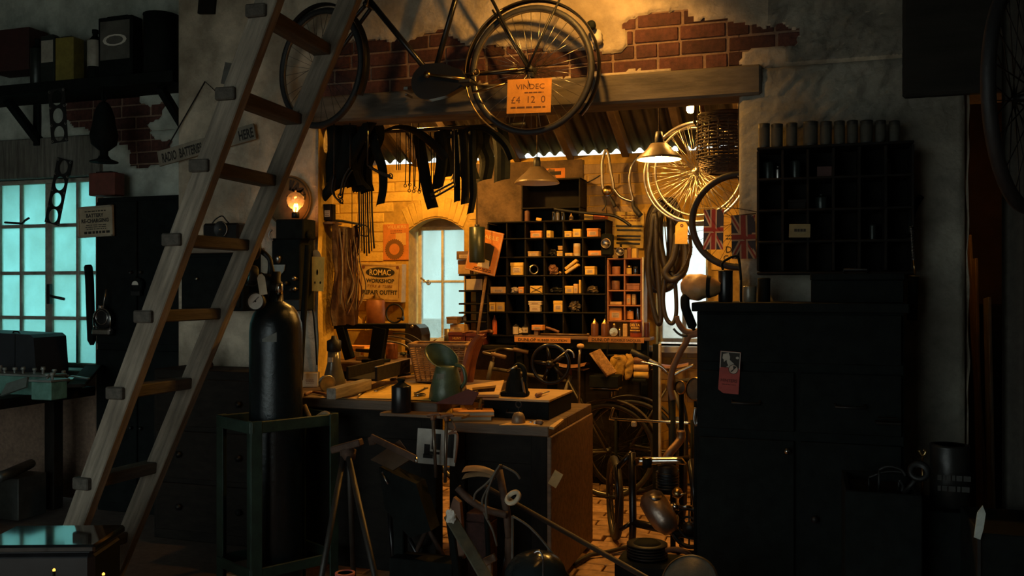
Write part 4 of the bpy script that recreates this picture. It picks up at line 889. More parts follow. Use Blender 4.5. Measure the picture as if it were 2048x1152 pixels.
# ================================================================ THE BENCH IN THE OPENING
ZA, ZB = .90, .80
M_bench = mat('bench_top_wood', (.135, .083, .045), .6, var=.4, sc=8, stretch=(.5, 4, 4), bump=.25, dirt=.5)
M_plyl = mat('pale_ply', (.62, .42, .20), .7, var=.2, sc=7, stretch=(.5, 3, 3), dirt=.3)
def bench(name, label, X0, X1, Y0, Y1, z, n, legs=True):
    t = thing(name, label, 'bench', ((X0+X1)/2, (Y0+Y1)/2, 0)); w = (Y1-Y0)/n
    for i in range(n): plank('top_plank', (X0, Y0+w*(i+.5), z-.025), (X1, Y0+w*(i+.5), z-.025), w-.003, .05, M_bench, t)
    for X in (X0+.05, X1-.05):
        for y in (Y0+.05, Y1-.05): plank('leg', (X, y, 0), (X, y, z-.05), .08, .08, M_wooddk, t, up=(0, 1, 0))
    plank('apron', (X0+.02, Y0+.04, z-.12), (X1-.02, Y0+.04, z-.12), .025, .14, M_wooddk, t); return t
tA = bench('workbench', 'main workbench in the wide opening covered with papers and tools', -2.66, -1.69, 3.98, 5.06, ZA, 6)
tB = bench('side_bench', 'lower bench end at the right of the main workbench with a brown side panel', -1.675, -1.16, 4.06, 4.94, ZB, 5)
m = MB(); m.bx(-1.175, -1.15, 4.075, 4.93, .03, ZB-.05); obj('side_panel', m, M_wood, tB)
m = MB(); m.bx(-2.60, -1.69, 4.035, 4.05, .05, ZA-.06); obj('front_panel', m, M_wooddk, tA)
m = MB(); m.bx(-1.67, -1.18, 4.115, 4.13, .05, ZB-.055); d = obj('front_panel', m, M_wooddk, tB)
def flatq(name, label, cat, z, pts, th, m, group=None, dz=0):
    w = [PZ(x, y, z+th) for x, y in pts]; b = MB(); b.prism([(p.x, p.y) for p in w], th, Matrix.Translation((0, 0, z))); return one(name, label, cat, b, m, group)
flatq('drawing_sheet', 'creased yellow sheet of paper left of the black bottle on the workbench', 'paper', ZA+.003, [(716, 796), (764, 757), (800, 760), (786, 797)], .002, M_cardy)
flatq('drawing_sheet', 'yellow sheet of paper between the black bottle and the green jug', 'paper', ZA+.003, [(806, 764), (868, 769), (862, 800), (815, 799)], .003, M_cardy)
flatq('brown_paper', 'brown wrapping paper spread under the yellow sheet at the left of the workbench', 'paper', ZA, [(640, 795), (700, 765), (755, 762), (712, 797)], .002, M_card)
a, b = PZ(662, 792, ZA+.03), PZ(735, 770, ZA+.04)
t = thing('wooden_batten', 'grey wooden batten lying across the left end of the workbench', 'batten', (a+b)/2); plank('batten', a+Vector((0, 0, .01)), b+Vector((0, 0, .005)), .05, .055, M_ladder, t)
def onz(px, py, z): return PZ(px, py, z)
# lamp flask, chrome shell, small carton
p = onz(668, 772, ZA); k = (p-Vector((0, 0, H))).length/1800
t = thing('paraffin_lamp', 'cone shaped grey lamp flask with a black cap at the left of the workbench', 'flask', p); T = Matrix.Translation(p)
m = MB(); m.lathe([(0, 0), (22*k, 0), (24*k, 3*k), (20*k, 18*k), (13*k, 45*k), (12*k, 70*k), (0, 71*k)], T, 24); obj('flask', m, mat('grey_glass', (.16, .15, .12), .18, .3, dirt=.4), t)
m = MB(); m.lathe([(13*k, 68*k), (14*k, 69*k), (14*k, 88*k), (6*k, 92*k), (5*k, 98*k), (0, 98*k)], T, 18); obj('cap', m, M_iron, t)
m = MB(); m.box(Vector((0, -13*k, 52*k)), (10*k, .004, 9*k), M=T); obj('label', m, M_paper, t)
p = onz(652, 782, ZA); k = .0027
t = thing('headlamp_shell', 'chrome headlamp shell lying in front of the lamp flask', 'headlamp', p); M = axisM(p+Vector((0, 0, 16*k)), (1, -.7, -.15))
m = MB(); m.lathe([(0, -22*k), (8*k, -18*k), (14*k, -6*k), (16*k, 6*k)], M, 22); obj('shell', m, M_chrome, t)
m = MB(); m.lathe([(16*k, 5*k), (17*k, 7*k), (16*k, 9*k), (13*k, 7*k), (0, 6*k)], M, 22); obj('glass', m, mat('lamp_lens', (.4, .38, .33), .1, .4), t)
carton('photo_carton', 'small open cream carton at the left end of the workbench', 600, 746, 628, 774, 4.37, M_paper, .08, yaw=.4, lid=False, cat='carton')
p = onz(640, 792, ZA); m = MB(); m.tube(spl([onz(610, 789, ZA+.01), onz(625, 784, ZA+.012), onz(648, 788, ZA+.01), onz(660, 793, ZA+.012)], 5), .008, 6); one('leather_thong', 'dark leather thong along the front left edge of the workbench', 'strap', m, M_leather)
can('ink_bottle', 'black stoppered bottle on the ledge at the front of the workbench', 'bottle', 784, 821, 757, 845, 3.925, M_gloss, cap='neck', mcap=M_black, z=P(880, 838, 3.9).z+.0215, hd=.78)
# green jug
p = onz(893, 800, ZA); k = (p-Vector((0, 0, H))).length/1800; T = Matrix.Translation(p)
M_jug = mat('green_jug_enamel', (.085, .12, .065), .35, .1, var=.3, sc=20, dirt=.45)
t = thing('oil_jug', 'green conical oil jug with a wide open hood spout on the workbench', 'jug', p)
m = MB(); m.lathe([(0, 0), (33*k, 0), (35*k, 3*k), (33*k, 22*k), (24*k, 58*k), (22*k, 66*k), (20*k, 68*k), (0, 68*k)], T, 30); obj('body', m, M_jug, t)
m = MB()
nn = Vector((.42, -.66, .62)).normalized(); e1 = Vector((29, 0, -17)).normalized(); e1 = (e1-nn*e1.dot(nn)).normalized(); e2 = nn.cross(e1)
def spout(u, v):
    a = 2*PI*u; q0 = Vector((math.cos(a)*21*k, math.sin(a)*21*k, 66*k)); q1 = Vector((-9*k, -4*k, 87*k))+e1*(math.cos(a)*36*k)+e2*(math.sin(a)*26*k)
    s = v*v*(3-2*v); return T @ (q0*(1-s)+q1*s)
m.grid(spout, 28, 8); m.grid(lambda u, v: T @ (T.inverted() @ spout(u, v)*1+Vector((0, 0, -.002))), 28, 8, flip=True); obj('spout', m, M_jug, t)
m = MB(); m.tube([spout(i/28, 1) for i in range(28)], .003, 5, True); obj('rolled_rim', m, M_jug, t)
m = MB(); m.tube(spl([T @ Vector((19*k, 0, 70*k)), T @ Vector((36*k, -4*k, 66*k)), T @ Vector((42*k, -4*k, 42*k)), T @ Vector((32*k, 0, 26*k))], 6), .010, 8); obj('handle', m, M_jug, t)
m = MB(); m.grid(lambda u, v: T @ Vector(((29.2-v*4)*k*math.cos(-2.05+u*.7), (29.2-v*4)*k*math.sin(-2.05+u*.7), (36+v*18)*k)), 6, 2); obj('label', m, mat('jug_label', (.16, .17, .13), .6, dirt=.5), t)
# maroon folder, slotted board
m = MB(); m.prism([(0, 0), (.16, .075), (.215, .06), (.19, .0)], .006, frame(onz(874, 806, ZA)+Vector((0, -.03, 0)), 0, .05, -.35)); one('maroon_folder', 'dark maroon folder propped in front of the green jug', 'folder', m, mat('maroon_cloth', (.10, .022, .016), .75, dirt=.3))
t = thing('slotted_board', 'pale board with a long slot lying between the jug and the hand press', 'board', onz(970, 790, .90))
zz = .905; c = [onz(x, y, zz) for x, y in ((932, 775), (1008, 764), (998, 794), (936, 794))]
def lerp2(u, v): return (c[0]*(1-u)+c[1]*u)*(1-v)+(c[3]*(1-u)+c[2]*u)*v
m = MB()
for (u0, u1, v0, v1) in ((0, 1, 0, .35), (.82, 1, .35, 1), (.0, .15, .35, 1), (.15, .82, .8, 1)):
    q4 = [lerp2(u0, v0), lerp2(u1, v0), lerp2(u1, v1), lerp2(u0, v1)]; m.prism([(a.x, a.y) for a in q4], .012, Matrix.Translation((0, 0, zz)))
obj('board', m, M_plyl, t)
# tool chest on the lower bench
t = thing('tool_chest', 'flat black tool chest with a pale plywood lid on the lower bench', 'chest', (-1.39, 4.48, ZB))
m = MB(); m.bx(-1.555, -1.215, 4.26, 4.70, ZB, .888); obj('body', m, M_black, t); m = MB(); m.bx(-1.56, -1.21, 4.25, 4.71, .888, .90); obj('lid', m, M_plyl, t)
m = MB(); m.tube([(-1.43, 4.26, .845), (-1.43, 4.24, .83), (-1.35, 4.24, .83), (-1.35, 4.26, .845)], .005, 6); obj('handle', m, M_iron, t)
p = onz(1030, 792, .90); k = (p-Vector((0, 0, H))).length/1800; T = Matrix.Translation(p)
t = thing('hand_press', 'black iron hand press standing on the plywood lid', 'press', p)
m = MB(); m.box((0, 0, 5*k), (52*k, 34*k, 10*k), M=T, b=.006); m.lathe([(20*k, 8*k), (17*k, 30*k), (11*k, 44*k), (12*k, 54*k), (0, 55*k)], T, 16); obj('base', m, M_black, t)
m = MB(); m.tube(spl([T @ Vector((-6*k, 0, 50*k)), T @ Vector((6*k, 0, 62*k)), T @ Vector((20*k, -4*k, 55*k)), T @ Vector((22*k, -6*k, 30*k))], 5), .012, 8); m.box((20*k, -4*k, 18*k), (14*k, 10*k, 32*k), M=T, rot=(0, -.15, 0)); obj('arm', m, M_black, t)
m = MB(); m.beam(T @ Vector((18*k, -10*k, 38*k)), T @ Vector((24*k, -12*k, 6*k)), .012, .01); m.tube([T @ Vector((-14*k, -8*k, 50*k)), T @ Vector((8*k, -10*k, 60*k))], .006, 6); obj('lever', m, M_steel, t)
# books with spectacles, bell
rz_ = .35
for i, (z0, th, lb) in enumerate(((ZB, .022, 'lower of the two tan notebooks stacked on the lower bench'), (ZB+.0225, .024, 'upper tan notebook with wire spectacles on its cover'))):
    c = onz(953, 834, ZB); c = c+Vector((.0, -.075, 0)); M = Matrix.Translation((c.x+.01*i, c.y, z0)) @ Matrix.Rotation(rz_+.06*i, 4, 'Z')
    t = thing('notebook', lb, 'book', M=M)
    m = MB(); m.box((0, 0, .002), (.20, .145, .004), M=M); m.box((0, 0, th-.002), (.20, .145, .004), M=M); m.box((-.098, 0, th/2), (.004, .145, th), M=M); obj('cover', m, M_cardo if i else M_card, t)
    m = MB(); m.box((.004, 0, th/2), (.19, .138, th-.009), M=M, b=.0005); obj('pages', m, M_paper, t)
    zt_ = z0+th
m = MB(); c2 = M @ Vector((0, 0, th+.003))
for s in (-1, 1): m.tube(ring(M @ Vector((s*.02+.01, 0, th+.003)), .016, 14, X1, (0, 1, 0)), .0016, 5, True)
m.tube([M @ Vector((.006, 0, th+.003)), M @ Vector((.014, 0, th+.003))], .0015, 4); m.tube([M @ Vector((.046, 0, th+.003)), M @ Vector((.05, .05, th+.003))], .0014, 4); m.tube([M @ Vector((-.026, 0, th+.003)), M @ Vector((-.03, .05, th+.003))], .0014, 4)
one('spectacles', 'wire spectacles lying on the upper notebook', 'spectacles', m, M_iron)
p = onz(1037, 846, ZB); k = .0024; T = Matrix.Translation(p)
t = thing('hand_bell', 'small dull metal bell with a ring on the lower bench', 'bell', p)
m = MB(); m.lathe([(0, 0), (13*k, 0), (14*k, 2*k), (13*k, 12*k), (9*k, 20*k), (0, 23*k)], T, 22); obj('dome', m, mat('bell_metal', (.24, .19, .13), .5, .5, dirt=.4), t)
m = MB(); m.tube([T @ Vector((0, 0, 22*k)), T @ Vector((0, 0, 30*k))], .003, 6); m.tube(ring(T @ Vector((0, 0, 37*k)), 6*k, 14, X1, Z1), .003, 5, True); obj('ring', m, M_iron, t)
flatq('wood_offcut', 'small pale wood offcut lying at the right corner of the lower bench', 'offcut', ZB, [(1098, 853), (1122, 837), (1128, 838), (1108, 855)], .01, M_plyl)
t, F = board_sign('price_ticket', 'small tan ticket stuck on the side panel of the lower bench', P(1111, 958, 4.05), .045, .075, M_card, -.5, .002)
flatq('sandpaper', 'rough tan sheet at the front of the lower bench', 'paper', ZB, [(998, 850), (1035, 841), (1088, 842), (1080, 850)], .002, M_card)
# advert board leaning under the bench, pumps
t, F = board_sign('machine_advert', 'pale board with a black machine picture leaning against the workbench front', P(872, 894, 3.93), .20, .165, M_white, -.02, .006, tilt=-.1)
for u, v, w, h in ((-.045, -.015, .03, .05), (-.038, -.045, .05, .02), (.0, .025, .045, .075), (.075, .01, .03, .11), (-.01, -.028, .06, .012)): m = MB(); m.box((u, v, 0), (w, h, .001), M=F, b=.0003); obj('printed_machine', m, M_ink, t)
for i, (a, b) in enumerate((((866, 840), (872, 955)), ((893, 842), (890, 965)))):
    pa, pb_ = P(*a, 3.86), P(*b, 3.86)
    t = thing('tyre_pump', ('left of two slim metal tyre pumps hung on the bench front', 'right of two slim metal tyre pumps hung on the bench front')[i], 'pump', pb_)
    m = MB(); m.tube([pa, pb_], .0085, 10); obj('barrel', m, mat('dull_nickel', (.30, .25, .19), .4, .8, dirt=.4), t)
    m = MB(); m.tube([pa, pa+(pa-pb_).normalized()*.02], .012, 10); m.tube(spl([pa+Vector((-.03, 0, .02)), pa+Vector((0, 0, .026)), pa+Vector((.04, -.01, .03))], 4), .007, 6); obj('handle', m, M_leather, t)
m = MB(); m.tube(spl([P(905, 842, 3.88), P(910, 858, 3.86), P(897, 868, 3.86), P(915, 870, 3.85), P(910, 925, 3.86)], 6), .005, 6); one('pump_hose', 'loop of thin hose beside the tyre pumps on the bench front', 'hose', m, M_leather)
p = P(880, 838, 3.9); m = MB(); m.bx(p.x-.30, p.x+.12, 3.872, 3.98, p.z+.005, p.z+.02); one('pump_ledge', 'narrow ledge on the bench front that carries the tyre pumps', 'ledge', m, M_wood)
# ================================================================ REAR STORE: left bench and wall
ZC = .95
t = thing('rear_bench', 'long rear workbench under the small arched window', 'bench', (-3.2, 6.1, 0))
for i in range(4): y = 5.37+(i+.5)*.257; plank('top_plank', (-4.3, y, ZC-.03), (-2.48 if i < 2 else -2.86, y, ZC-.03), .253, .06, M_bench, t)
for X in (-4.2, -2.95):
    for y in (5.45, 6.3): plank('leg', (X, y, 0), (X, y, ZC-.06), .08, .08, M_wooddk, t, up=(0, 1, 0))
YW = YR-.012
# signs on the wall
M_orange = mat('orange_poster', (.62, .22, .04), .8, var=.15, sc=20, dirt=.2)
X0, X1c, Z0, Z1c = R(766, 448, 817, 520, YW); w_, h_ = X1c-X0, Z1c-Z0
t, F = board_sign('ring_poster', 'orange poster headed VILLIERS with a chain ring picture left of the arched window', Vector(((X0+X1c)/2, YW, (Z0+Z1c)/2)), w_, h_, M_orange, 0, .012)
text('VILLIERS', F @ Matrix.Translation((.01, h_*.42, 0)), mat('cream_print', (.75, .55, .2), .8, var=.1), t, w=w_*.74, h=h_*.085)
m = MB(); lines(m, -w_*.25, w_*.25, h_*.22, h_*.34, 2, F, .3); obj('small_print', m, M_inkbr, t)
m = MB(); m.box((w_*.2, h_*.08, 0), (w_*.4, h_*.34, .001), M=F, b=.0003); obj('print_block', m, mat('tan_print', (.70, .42, .12), .8, var=.1), t)
c0 = F @ Matrix.Translation((-.01, -h_*.2, .001)); m = MB(); N = 28
po = [((w_*.34 if i % 2 else w_*.38)*math.cos(2*PI*i/(2*N)), (w_*.34 if i % 2 else w_*.38)*math.sin(2*PI*i/(2*N))) for i in range(2*N)]; m.prism(po, .001, c0); rg_ = obj('printed_ring', m, flat('ring_print', (.20, .09, .02)), t)
m = MB(); m.lathe([(0, .0022), (w_*.2, .0022)], c0, 30); obj('ring_centre', m, M_orange, rg_)
X0, X1c, Z0, Z1c = R(718, 527, 803, 604, YW-.1); w_, h_ = X1c-X0, Z1c-Z0
F = frame(Vector(((X0+X1c)/2, YW-.10, (Z0+Z1c)/2)), -.025)
t = thing('outfit_case', 'flat tan metal case lettered ROMAC WORKSHOP REPAIR OUTFIT on the wall', 'case', Vector(((X0+X1c)/2, YW-.06, Z0)))
m = MB(); m.box((0, 0, -.045), (w_, h_, .09), M=F, b=.005); obj('case', m, mat('tan_enamel', (.55, .38, .14), .5, var=.25, sc=15, dirt=.4), t)
F = F @ Matrix.Translation((0, 0, .0012))
m = MB()
for s in (-1, 1): m.box((0, s*h_*.44, 0), (w_*.86, .004, .001), M=F, b=.0003); m.box((s*w_*.44, 0, 0), (.004, h_*.78, .001), M=F, b=.0003); m.lathe([(0, .001), (.014, .001)], F @ Matrix.Translation((s*w_*.4, h_*.4, 0)), 14)
obj('border', m, M_inkbr, t)
m = MB(); m.lathe([(0, .001), (1, .001)], F @ Matrix.Translation((0, h_*.27, 0)) @ Matrix.Diagonal((w_*.34, h_*.13, 1, 1)), 30); obj('printed_oval', m, M_ink, t)
text('ROMAC', F @ Matrix.Translation((0, h_*.27, .0016)), mat('cream_print', (.75, .55, .2), .8), t, w=w_*.5, h=h_*.15, off=.015)
text('WORKSHOP', F @ Matrix.Translation((0, h_*.05, .0004)), M_ink, t, w=w_*.66, h=h_*.11, off=.035)
text('TYRE & TUBE', F @ Matrix.Translation((0, -h_*.09, .0004)), M_inkbr, t, w=w_*.6, h=h_*.07, shear=.3)
text('REPAIR OUTFIT', F @ Matrix.Translation((0, -h_*.25, .0004)), M_ink, t, w=w_*.82, h=h_*.12, off=.035)
zb2 = P(760, 645, 6.5).z
plank_t = thing('wall_ledge', 'narrow ledge on the rear wall under the lettered tan case', 'shelf', P(760, 652, 6.6)); plank('board', P(712, 650, 6.6), P(812, 650, 6.6), .22, .025, M_wood, plank_t)
zl = P(760, 650, 6.6).z+.0125
can('paint_can', 'red brown paint can with a bent spout on the ledge below the lettered case', 'can', 734, 769, 583, 648, 6.52, mat('red_brown_can', (.30, .115, .05), .45, .2, dirt=.5), cap='spout', mcap=M_brass, z=zl, hd=.74)
m = MB(); m.tube(arc(P(789, 630, 6.6), .075, 0, 2*PI, 20, X1, Z1)[:-1], .008, 6, True); m.tube([P(795, 640, 6.58), P(804, 640, 6.52)], .006, 6); m.lathe([(0, 0), (.02, 0), (.02, .012), (0, .012)], axisM(P(804, 640, 6.52), (1, 0, 0)), 12); o = one('iron_clamp', 'black iron ring clamp on the ledge right of the paint can', 'clamp', m, M_iron)
o.location.z = zl
t = thing('folded_cardboard', 'torn yellow carton flap on the ledge left of the paint can', 'carton', P(715, 640, 6.55))
m = MB(); m.prism([(-.06, 0), (.05, 0), (.07, .06), (.02, .03), (-.03, .09)], .02, frame(Vector((P(716, 640, 6.55).x, 6.57, zl)))); obj('flap', m, M_cardy, t)
# hide of leather on the jamb
t = thing('leather_hide', 'old brown leather hide with straps hanging on the side of the opening', 'hide', Vector((XL+.05, 4.9, P(675, 640, 4.9).z)))
z1, z0 = P(670, 448, 4.95).z, P(670, 648, 4.95).z
m = MB()
def hide(u, v, o=0):
    y = 4.70+u*.30; z = z0+(z1-z0)*v-.03*math.sin(u*PI)*v+.02*noise.noise(Vector((u*6, 2, 1)))*(1 if v > .9 or v < .1 else 0)
    return (XL+.065+o+.018*math.sin(u*19+2*noise.noise(Vector((u*3, v*3, 2))))+.012*noise.noise(Vector((u*5, v*6, 9))), y, z)
m.grid(hide, 30, 24); m.grid(lambda u, v: hide(u, v, .005), 30, 24, flip=True); obj('hide', m, mat('hide_leather', (.085, .038, .018), .5, var=.5, sc=14, bump=.4, dirt=.5), t)
rg = random.Random(3)
for i in range(7):
    y = 4.72+i*.043; a = Vector((XL+.10, y, z1-.02-rg.random()*.1)); m = MB(); m.tube(spl([a, a+Vector((.012, rg.uniform(-.03, .05), -.18)), a+Vector((.016, rg.uniform(-.03, .06), -.33)), a+Vector((.0, rg.uniform(-.04, .05), -.45))], 5), .0045, 5); obj('strap', m, M_leather if i % 2 else M_rope, t)
m = MB(); m.tube([(XL+.015, 4.72, z1+.005), (XL+.075, 4.80, z1+.005), (XL+.075, 5.05, z1+.0)], .008, 6); obj('hanging_rod', m, M_iron, t)
carton('chemist_box', 'little dark box with a white label on top of the leather hide', 646, 408, 663, 440, 4.69, M_wooddk, .05, cat='box', lid=False)
X0, X1c, Z0, Z1c = R(640, 441, 664, 447, 4.69); m = MB(); m.bx(XL, X1c+.01, 4.68, 4.79, Z0-.004, Z0+.008); one('jamb_ledge', 'small ledge on the side of the opening above the leather hide', 'shelf', m, M_wood)
# ---- clutter on the rear bench
def barbox(m, pts, r): m.tube(pts, r, 8)
t = thing('black_rack', 'black iron rack with splayed legs standing on the rear bench', 'rack', P(725, 760, 5.42))
a, b = P(636, 653, 5.42), P(815, 652, 5.42); m = MB(); m.beam(a, b, .04, .035); obj('crossbar', m, M_black, t)
for (u, v, w_, Y) in (((682, 655), (700, 742), .06, 5.42), ((762, 655), (752, 742), .10, 5.42)):
    pa, pb_ = P(*u, Y), P(*v, Y); pb_.z = ZC+.022; m = MB(); m.beam(pa, pb_, .05, w_, up=(1, 0, 0)); obj('leg', m, M_black, t)
m = MB(); m.box(Vector((P(752, 745, 5.46).x, 5.46, ZC+.012)), (.16, .12, .02)); obj('foot', m, M_black, t); m = MB(); m.beam(P(712, 700, 5.42), P(760, 704, 5.42), .025, .022); obj('stay', m, M_iron, t)
m = MB(); m.lathe([(0, 0), (.03, 0), (.034, .03), (.03, .09), (0, .10)], axisM(P(680, 648, 5.42)+Vector((-.05, 0, .03)), (1, 0, 0)), 14); obj('roller', m, M_iron, t)
def onC(name, label, x0, y0, x1, y1, Y, m_, depth=.08, **k):
    c = carton(name, label, x0, y0, x1, y1, Y, m_, depth, **k); dz = ZC+.002-c.location.z; c.location.z += dz; return c
onC('yellow_box', 'bright yellow open box at the left of the rear bench behind the lamp flask', 664, 690, 682, 714, 5.6, M_cardy, .12, pr=False, lid=False, yaw=.3)
onC('biscuit_box', 'orange cardboard box under the iron rack on the rear bench', 690, 714, 726, 740, 5.65, M_cardo, .12, yaw=.1)
onC('yellow_parcel', 'yellow parcel right of the orange cardboard box on the rear bench', 727, 718, 748, 740, 5.65, M_cardy, .10, lid=False, pr=False)
can('copper_can', 'dull copper can on the rear bench right of the thick rack leg', 'can', 772, 795, 686, 728, 5.75, mat('copper', (.32, .13, .07), .4, .6, dirt=.5), z=ZC+.002, cap='lid')
M_tray = mat('tray_tin', (.40, .34, .25), .35, .7, dirt=.4)
t = thing('parts_tray', 'shallow metal tray of small parts at the front of the rear bench', 'tray', P(725, 752, 5.5))
X0, X1c = P(696, 745, 5.44).x, P(736, 745, 5.44).x
t.location = ((X0+X1c)/2, 5.62, ZC); WM[t.name] = Matrix.Translation(t.location)
m = MB(); m.bx(X0, X1c, 5.55, 5.71, ZC+.001, ZC+.006); m.bx(X0, X1c, 5.55, 5.554, ZC, ZC+.03); m.bx(X0, X1c, 5.706, 5.71, ZC, ZC+.03); m.bx(X0, X0+.004, 5.55, 5.71, ZC, ZC+.03); m.bx(X1c-.004, X1c, 5.55, 5.71, ZC, ZC+.03); obj('tray', m, M_tray, t)
for i, lb in enumerate(('left', 'middle', 'right')):
    x = X0+(X1c-X0)*(.2+.3*i); m = MB(); m.lathe([(0, 0), (.009, 0), (.010, .004), (.010, .012), (.004, .013), (0, .02)], Matrix.Translation((x, 5.62, ZC+.0065)), 8); one('pipe_fitting', lb+' brass fitting of three in the shallow parts tray', 'fitting', m, M_brass, 'fittings in the parts tray')
t = thing('wooden_trough', 'long dark wooden trough on the rear bench left of the wicker basket', 'trough', P(800, 760, 5.2))
a, b = PZ(752, 749, ZC+.045), PZ(818, 731, ZC+.045)
m = MB(); d = (b-a).normalized(); n_ = Vector((-d.y, d.x, 0)); 
for s in (0, .16): m.beam(a+n_*s, b+n_*s, .014, .075)
m.beam(a+n_*.08-Vector((0, 0, .03)), b+n_*.08-Vector((0, 0, .03)), .16, .012); obj('trough', m, M_wooddk, t)
m = MB(); m.beam(a+Vector((0, 0, .039)), b+Vector((0, 0, .039)), .016, .004); obj('lit_rim', m, M_tray, t)  # pale strip along the top paints the trough's lit rim
for i, (u, v, r_) in enumerate((((775, 672), (845, 700), .009), ((772, 682), (840, 712), .008), ((786, 667), (850, 688), .006))):
    m = MB(); yy = 5.6+.05*i; m.tube(spl([P(*u, yy), P((u[0]+v[0])/2, (u[1]+v[1])/2-8, yy), P(*v, yy-.05)], 6), r_, 6); one('handlebar_tube', ('upper bright bent tube over the wooden trough', 'middle bright bent tube over the wooden trough', 'thin dark bent tube over the wooden trough')[i], 'tube', m, (M_chrome, M_steel, M_iron)[i])
# black curved tin + celluloid strip
X0, X1c, Z0, Z1c = R(816, 650, 852, 698, 6.2); cx_, cz_ = (X0+X1c)/2, (Z0+Z1c)/2
t = thing('black_tank', 'black rounded tank below the left side of the arched window', 'tank', (cx_, 6.2, Z0))
m = MB(); m.prism([(-.07, -.10), (.06, -.10), (.065, .02), (.05, .07), (.02, .095), (-.07, .10)], .16, frame(Vector((cx_, 6.3, cz_)))); obj('body', m, M_gloss, t)
m = MB(); m.lathe([(0, 0), (.012, 0), (.012, .01), (0, .01)], axisM((cx_-.01, 6.14, cz_+.08), (0, -1, 0)), 10); obj('cap', m, M_steel, t)
m = MB(); m.bx(cx_-.06, cx_+.05, 6.15, 6.29, ZC+.001, Z0+.004); obj('stand', m, M_black, t)
onC('round_tin_box', 'small yellow tin beside the black rounded tank', 803, 652, 818, 676, 6.35, M_cardy, .08, pr=False)
m = MB(); m.strip(pxs([(856, 700), (862, 688), (872, 678), (886, 672)], 6.3), .05, .002, (.3, 1, .3)); one('white_mudguard_piece', 'curved white strip under the arched window', 'strip', m, mat('celluloid', (.62, .64, .58), .4))
m = MB(); m.lathe([(0, 0), (.034, 0), (.034, .12), (0, .12)], Matrix.Translation((P(892, 690, 6.55).x, 6.6, AZ0+.021)), 16); one('sill_tin', 'dull upright tin on the sill of the arched window', 'tin', m, mat('dull_tin', (.30, .27, .2), .4, .5, dirt=.4))
# wicker basket
M_wick = mat('wicker', (.38, .22, .09), .7, var=.4, sc=40, dirt=.4)
M_wickd = mat('dark_wicker', (.05, .03, .015), .7, var=.4, sc=40)
def wick(parent, c, w0, d0, w1, d1, h, M, rows, m_, lidm=None, n=7, wob=.004, tr=.0045):
    # a woven rectangular basket: stakes, weavers, rims
    def rect(w, d, z, k, ph, amp):
        pts = []; L = [(-w/2, -d/2), (w/2, -d/2), (w/2, d/2), (-w/2, d/2)]
        for i in range(4):
            x0, y0 = L[i]; x1, y1 = L[(i+1) % 4]
            for j in range(k):
                u = j/k; s = amp*(1 if (j+ph) % 2 else -1); nx, ny = (y1-y0), -(x1-x0); q_ = math.hypot(nx, ny)
                pts.append(M @ Vector((x0+(x1-x0)*u+nx/q_*s, y0+(y1-y0)*u+ny/q_*s, z)))
        return pts
    m = MB()
    for r_ in range(rows):
        f_ = r_/(rows-1); m.tube(rect(w0+(w1-w0)*f_, d0+(d1-d0)*f_, h*f_, n*2, r_, wob), tr, 4, True)
    obj('weavers', m, m_, parent, kind='stuff')
    m = MB()
    for a_, b_ in zip(rect(w0, d0, 0, n, 0, 0), rect(w1, d1, h, n, 0, 0)): m.tube([a_, b_], tr, 5)
    obj('stakes', m, m_, parent, kind='stuff')
    for z, w, d, k in ((h, w1, d1, 2.2), (0, w0, d0, 1.6)):
        m = MB(); m.tube(rect(w, d, z, n*2, 0, wob*.6), tr*k, 6, True); obj('rim', m, m_, parent)
    m = MB(); m.box((0, 0, .004), (w0, d0, .006), M=M); obj('base', m, m_, parent)
p = PZ(880, 762, ZC); bx_c = Vector((P(882, 740, 5.0).x, 4.86, ZA))
M = Matrix.Translation(Vector((P(886, 760, 4.9).x, 4.86, ZA+.014))) @ Matrix.Rotation(.25, 4, 'Z')
t = thing('wicker_basket', 'rectangular wicker carrier basket standing behind the green jug', 'basket', M=M)
wick(t, None, .25, .17, .33, .24, .21, M, 18, M_wick, n=9)
# two reddish mudguard arcs
for i, (x0, x1) in enumerate(((962, 926), (966, 940))):
    m = MB(); m.strip(pxs([(x0, 668+i*6), (945+i*12, 690), (934+i*12, 725), (x1, 764)], 4.72+.07*i), .05, .003, (.55, .8, 0), crown=.012)
    one('curved_mudguard', ('left of two reddish brown mudguards standing beside the wicker basket', 'right of two reddish brown mudguards standing beside the wicker basket')[i], 'mudguard', m, mat('red_brown_enamel', (.26, .085, .04), .4, .1, dirt=.4))
# boxes under the shelves right of the window
t_ = thing('under_shelf', 'low dark plank shelf under the left end of the pigeonhole shelves', 'shelf', P(960, 690, 6.5))
zu = P(960, 690, 6.45).z; X0, X1c = P(893, 690, 6.45).x, P(1033, 690, 6.45).x
plank('board', (X0, 6.58, zu-.015), (X1c, 6.58, zu-.015), .30, .03, M_wooddk, t_)
for x in (X0+.03, X1c-.03): plank('leg', (x, 6.58, 0), (x, 6.58, zu-.03), .05, .05, M_wooddk, t_, up=(0, 1, 0))
def onU(*a, z=None, **k):
    c = carton(*a, **k); c.location.z += (zu+.001 if z is None else z)-c.location.z; return c
c = onU('book_box', 'dark red tin lettered HUNT at the left of the low plank shelf', 897, 666, 930, 690, 6.46, mat('maroon_tin', (.14, .03, .02), .5, dirt=.4), .14, pr=False)
text('HUNT', frame(P(914, 678, 6.457)), M_cardy, c, w=.07, h=.02)
h1 = P(914, 666, 6.46).z-P(914, 690, 6.46).z
c = onU('book_box', 'dark red tin lettered CHA beside the tin lettered HUNT', 932, 668, 968, 690, 6.46, MC['maroon_tin'], .14, pr=False)
text('CHA', frame(P(946, 680, 6.457)), M_cardy, c, w=.05, h=.018)
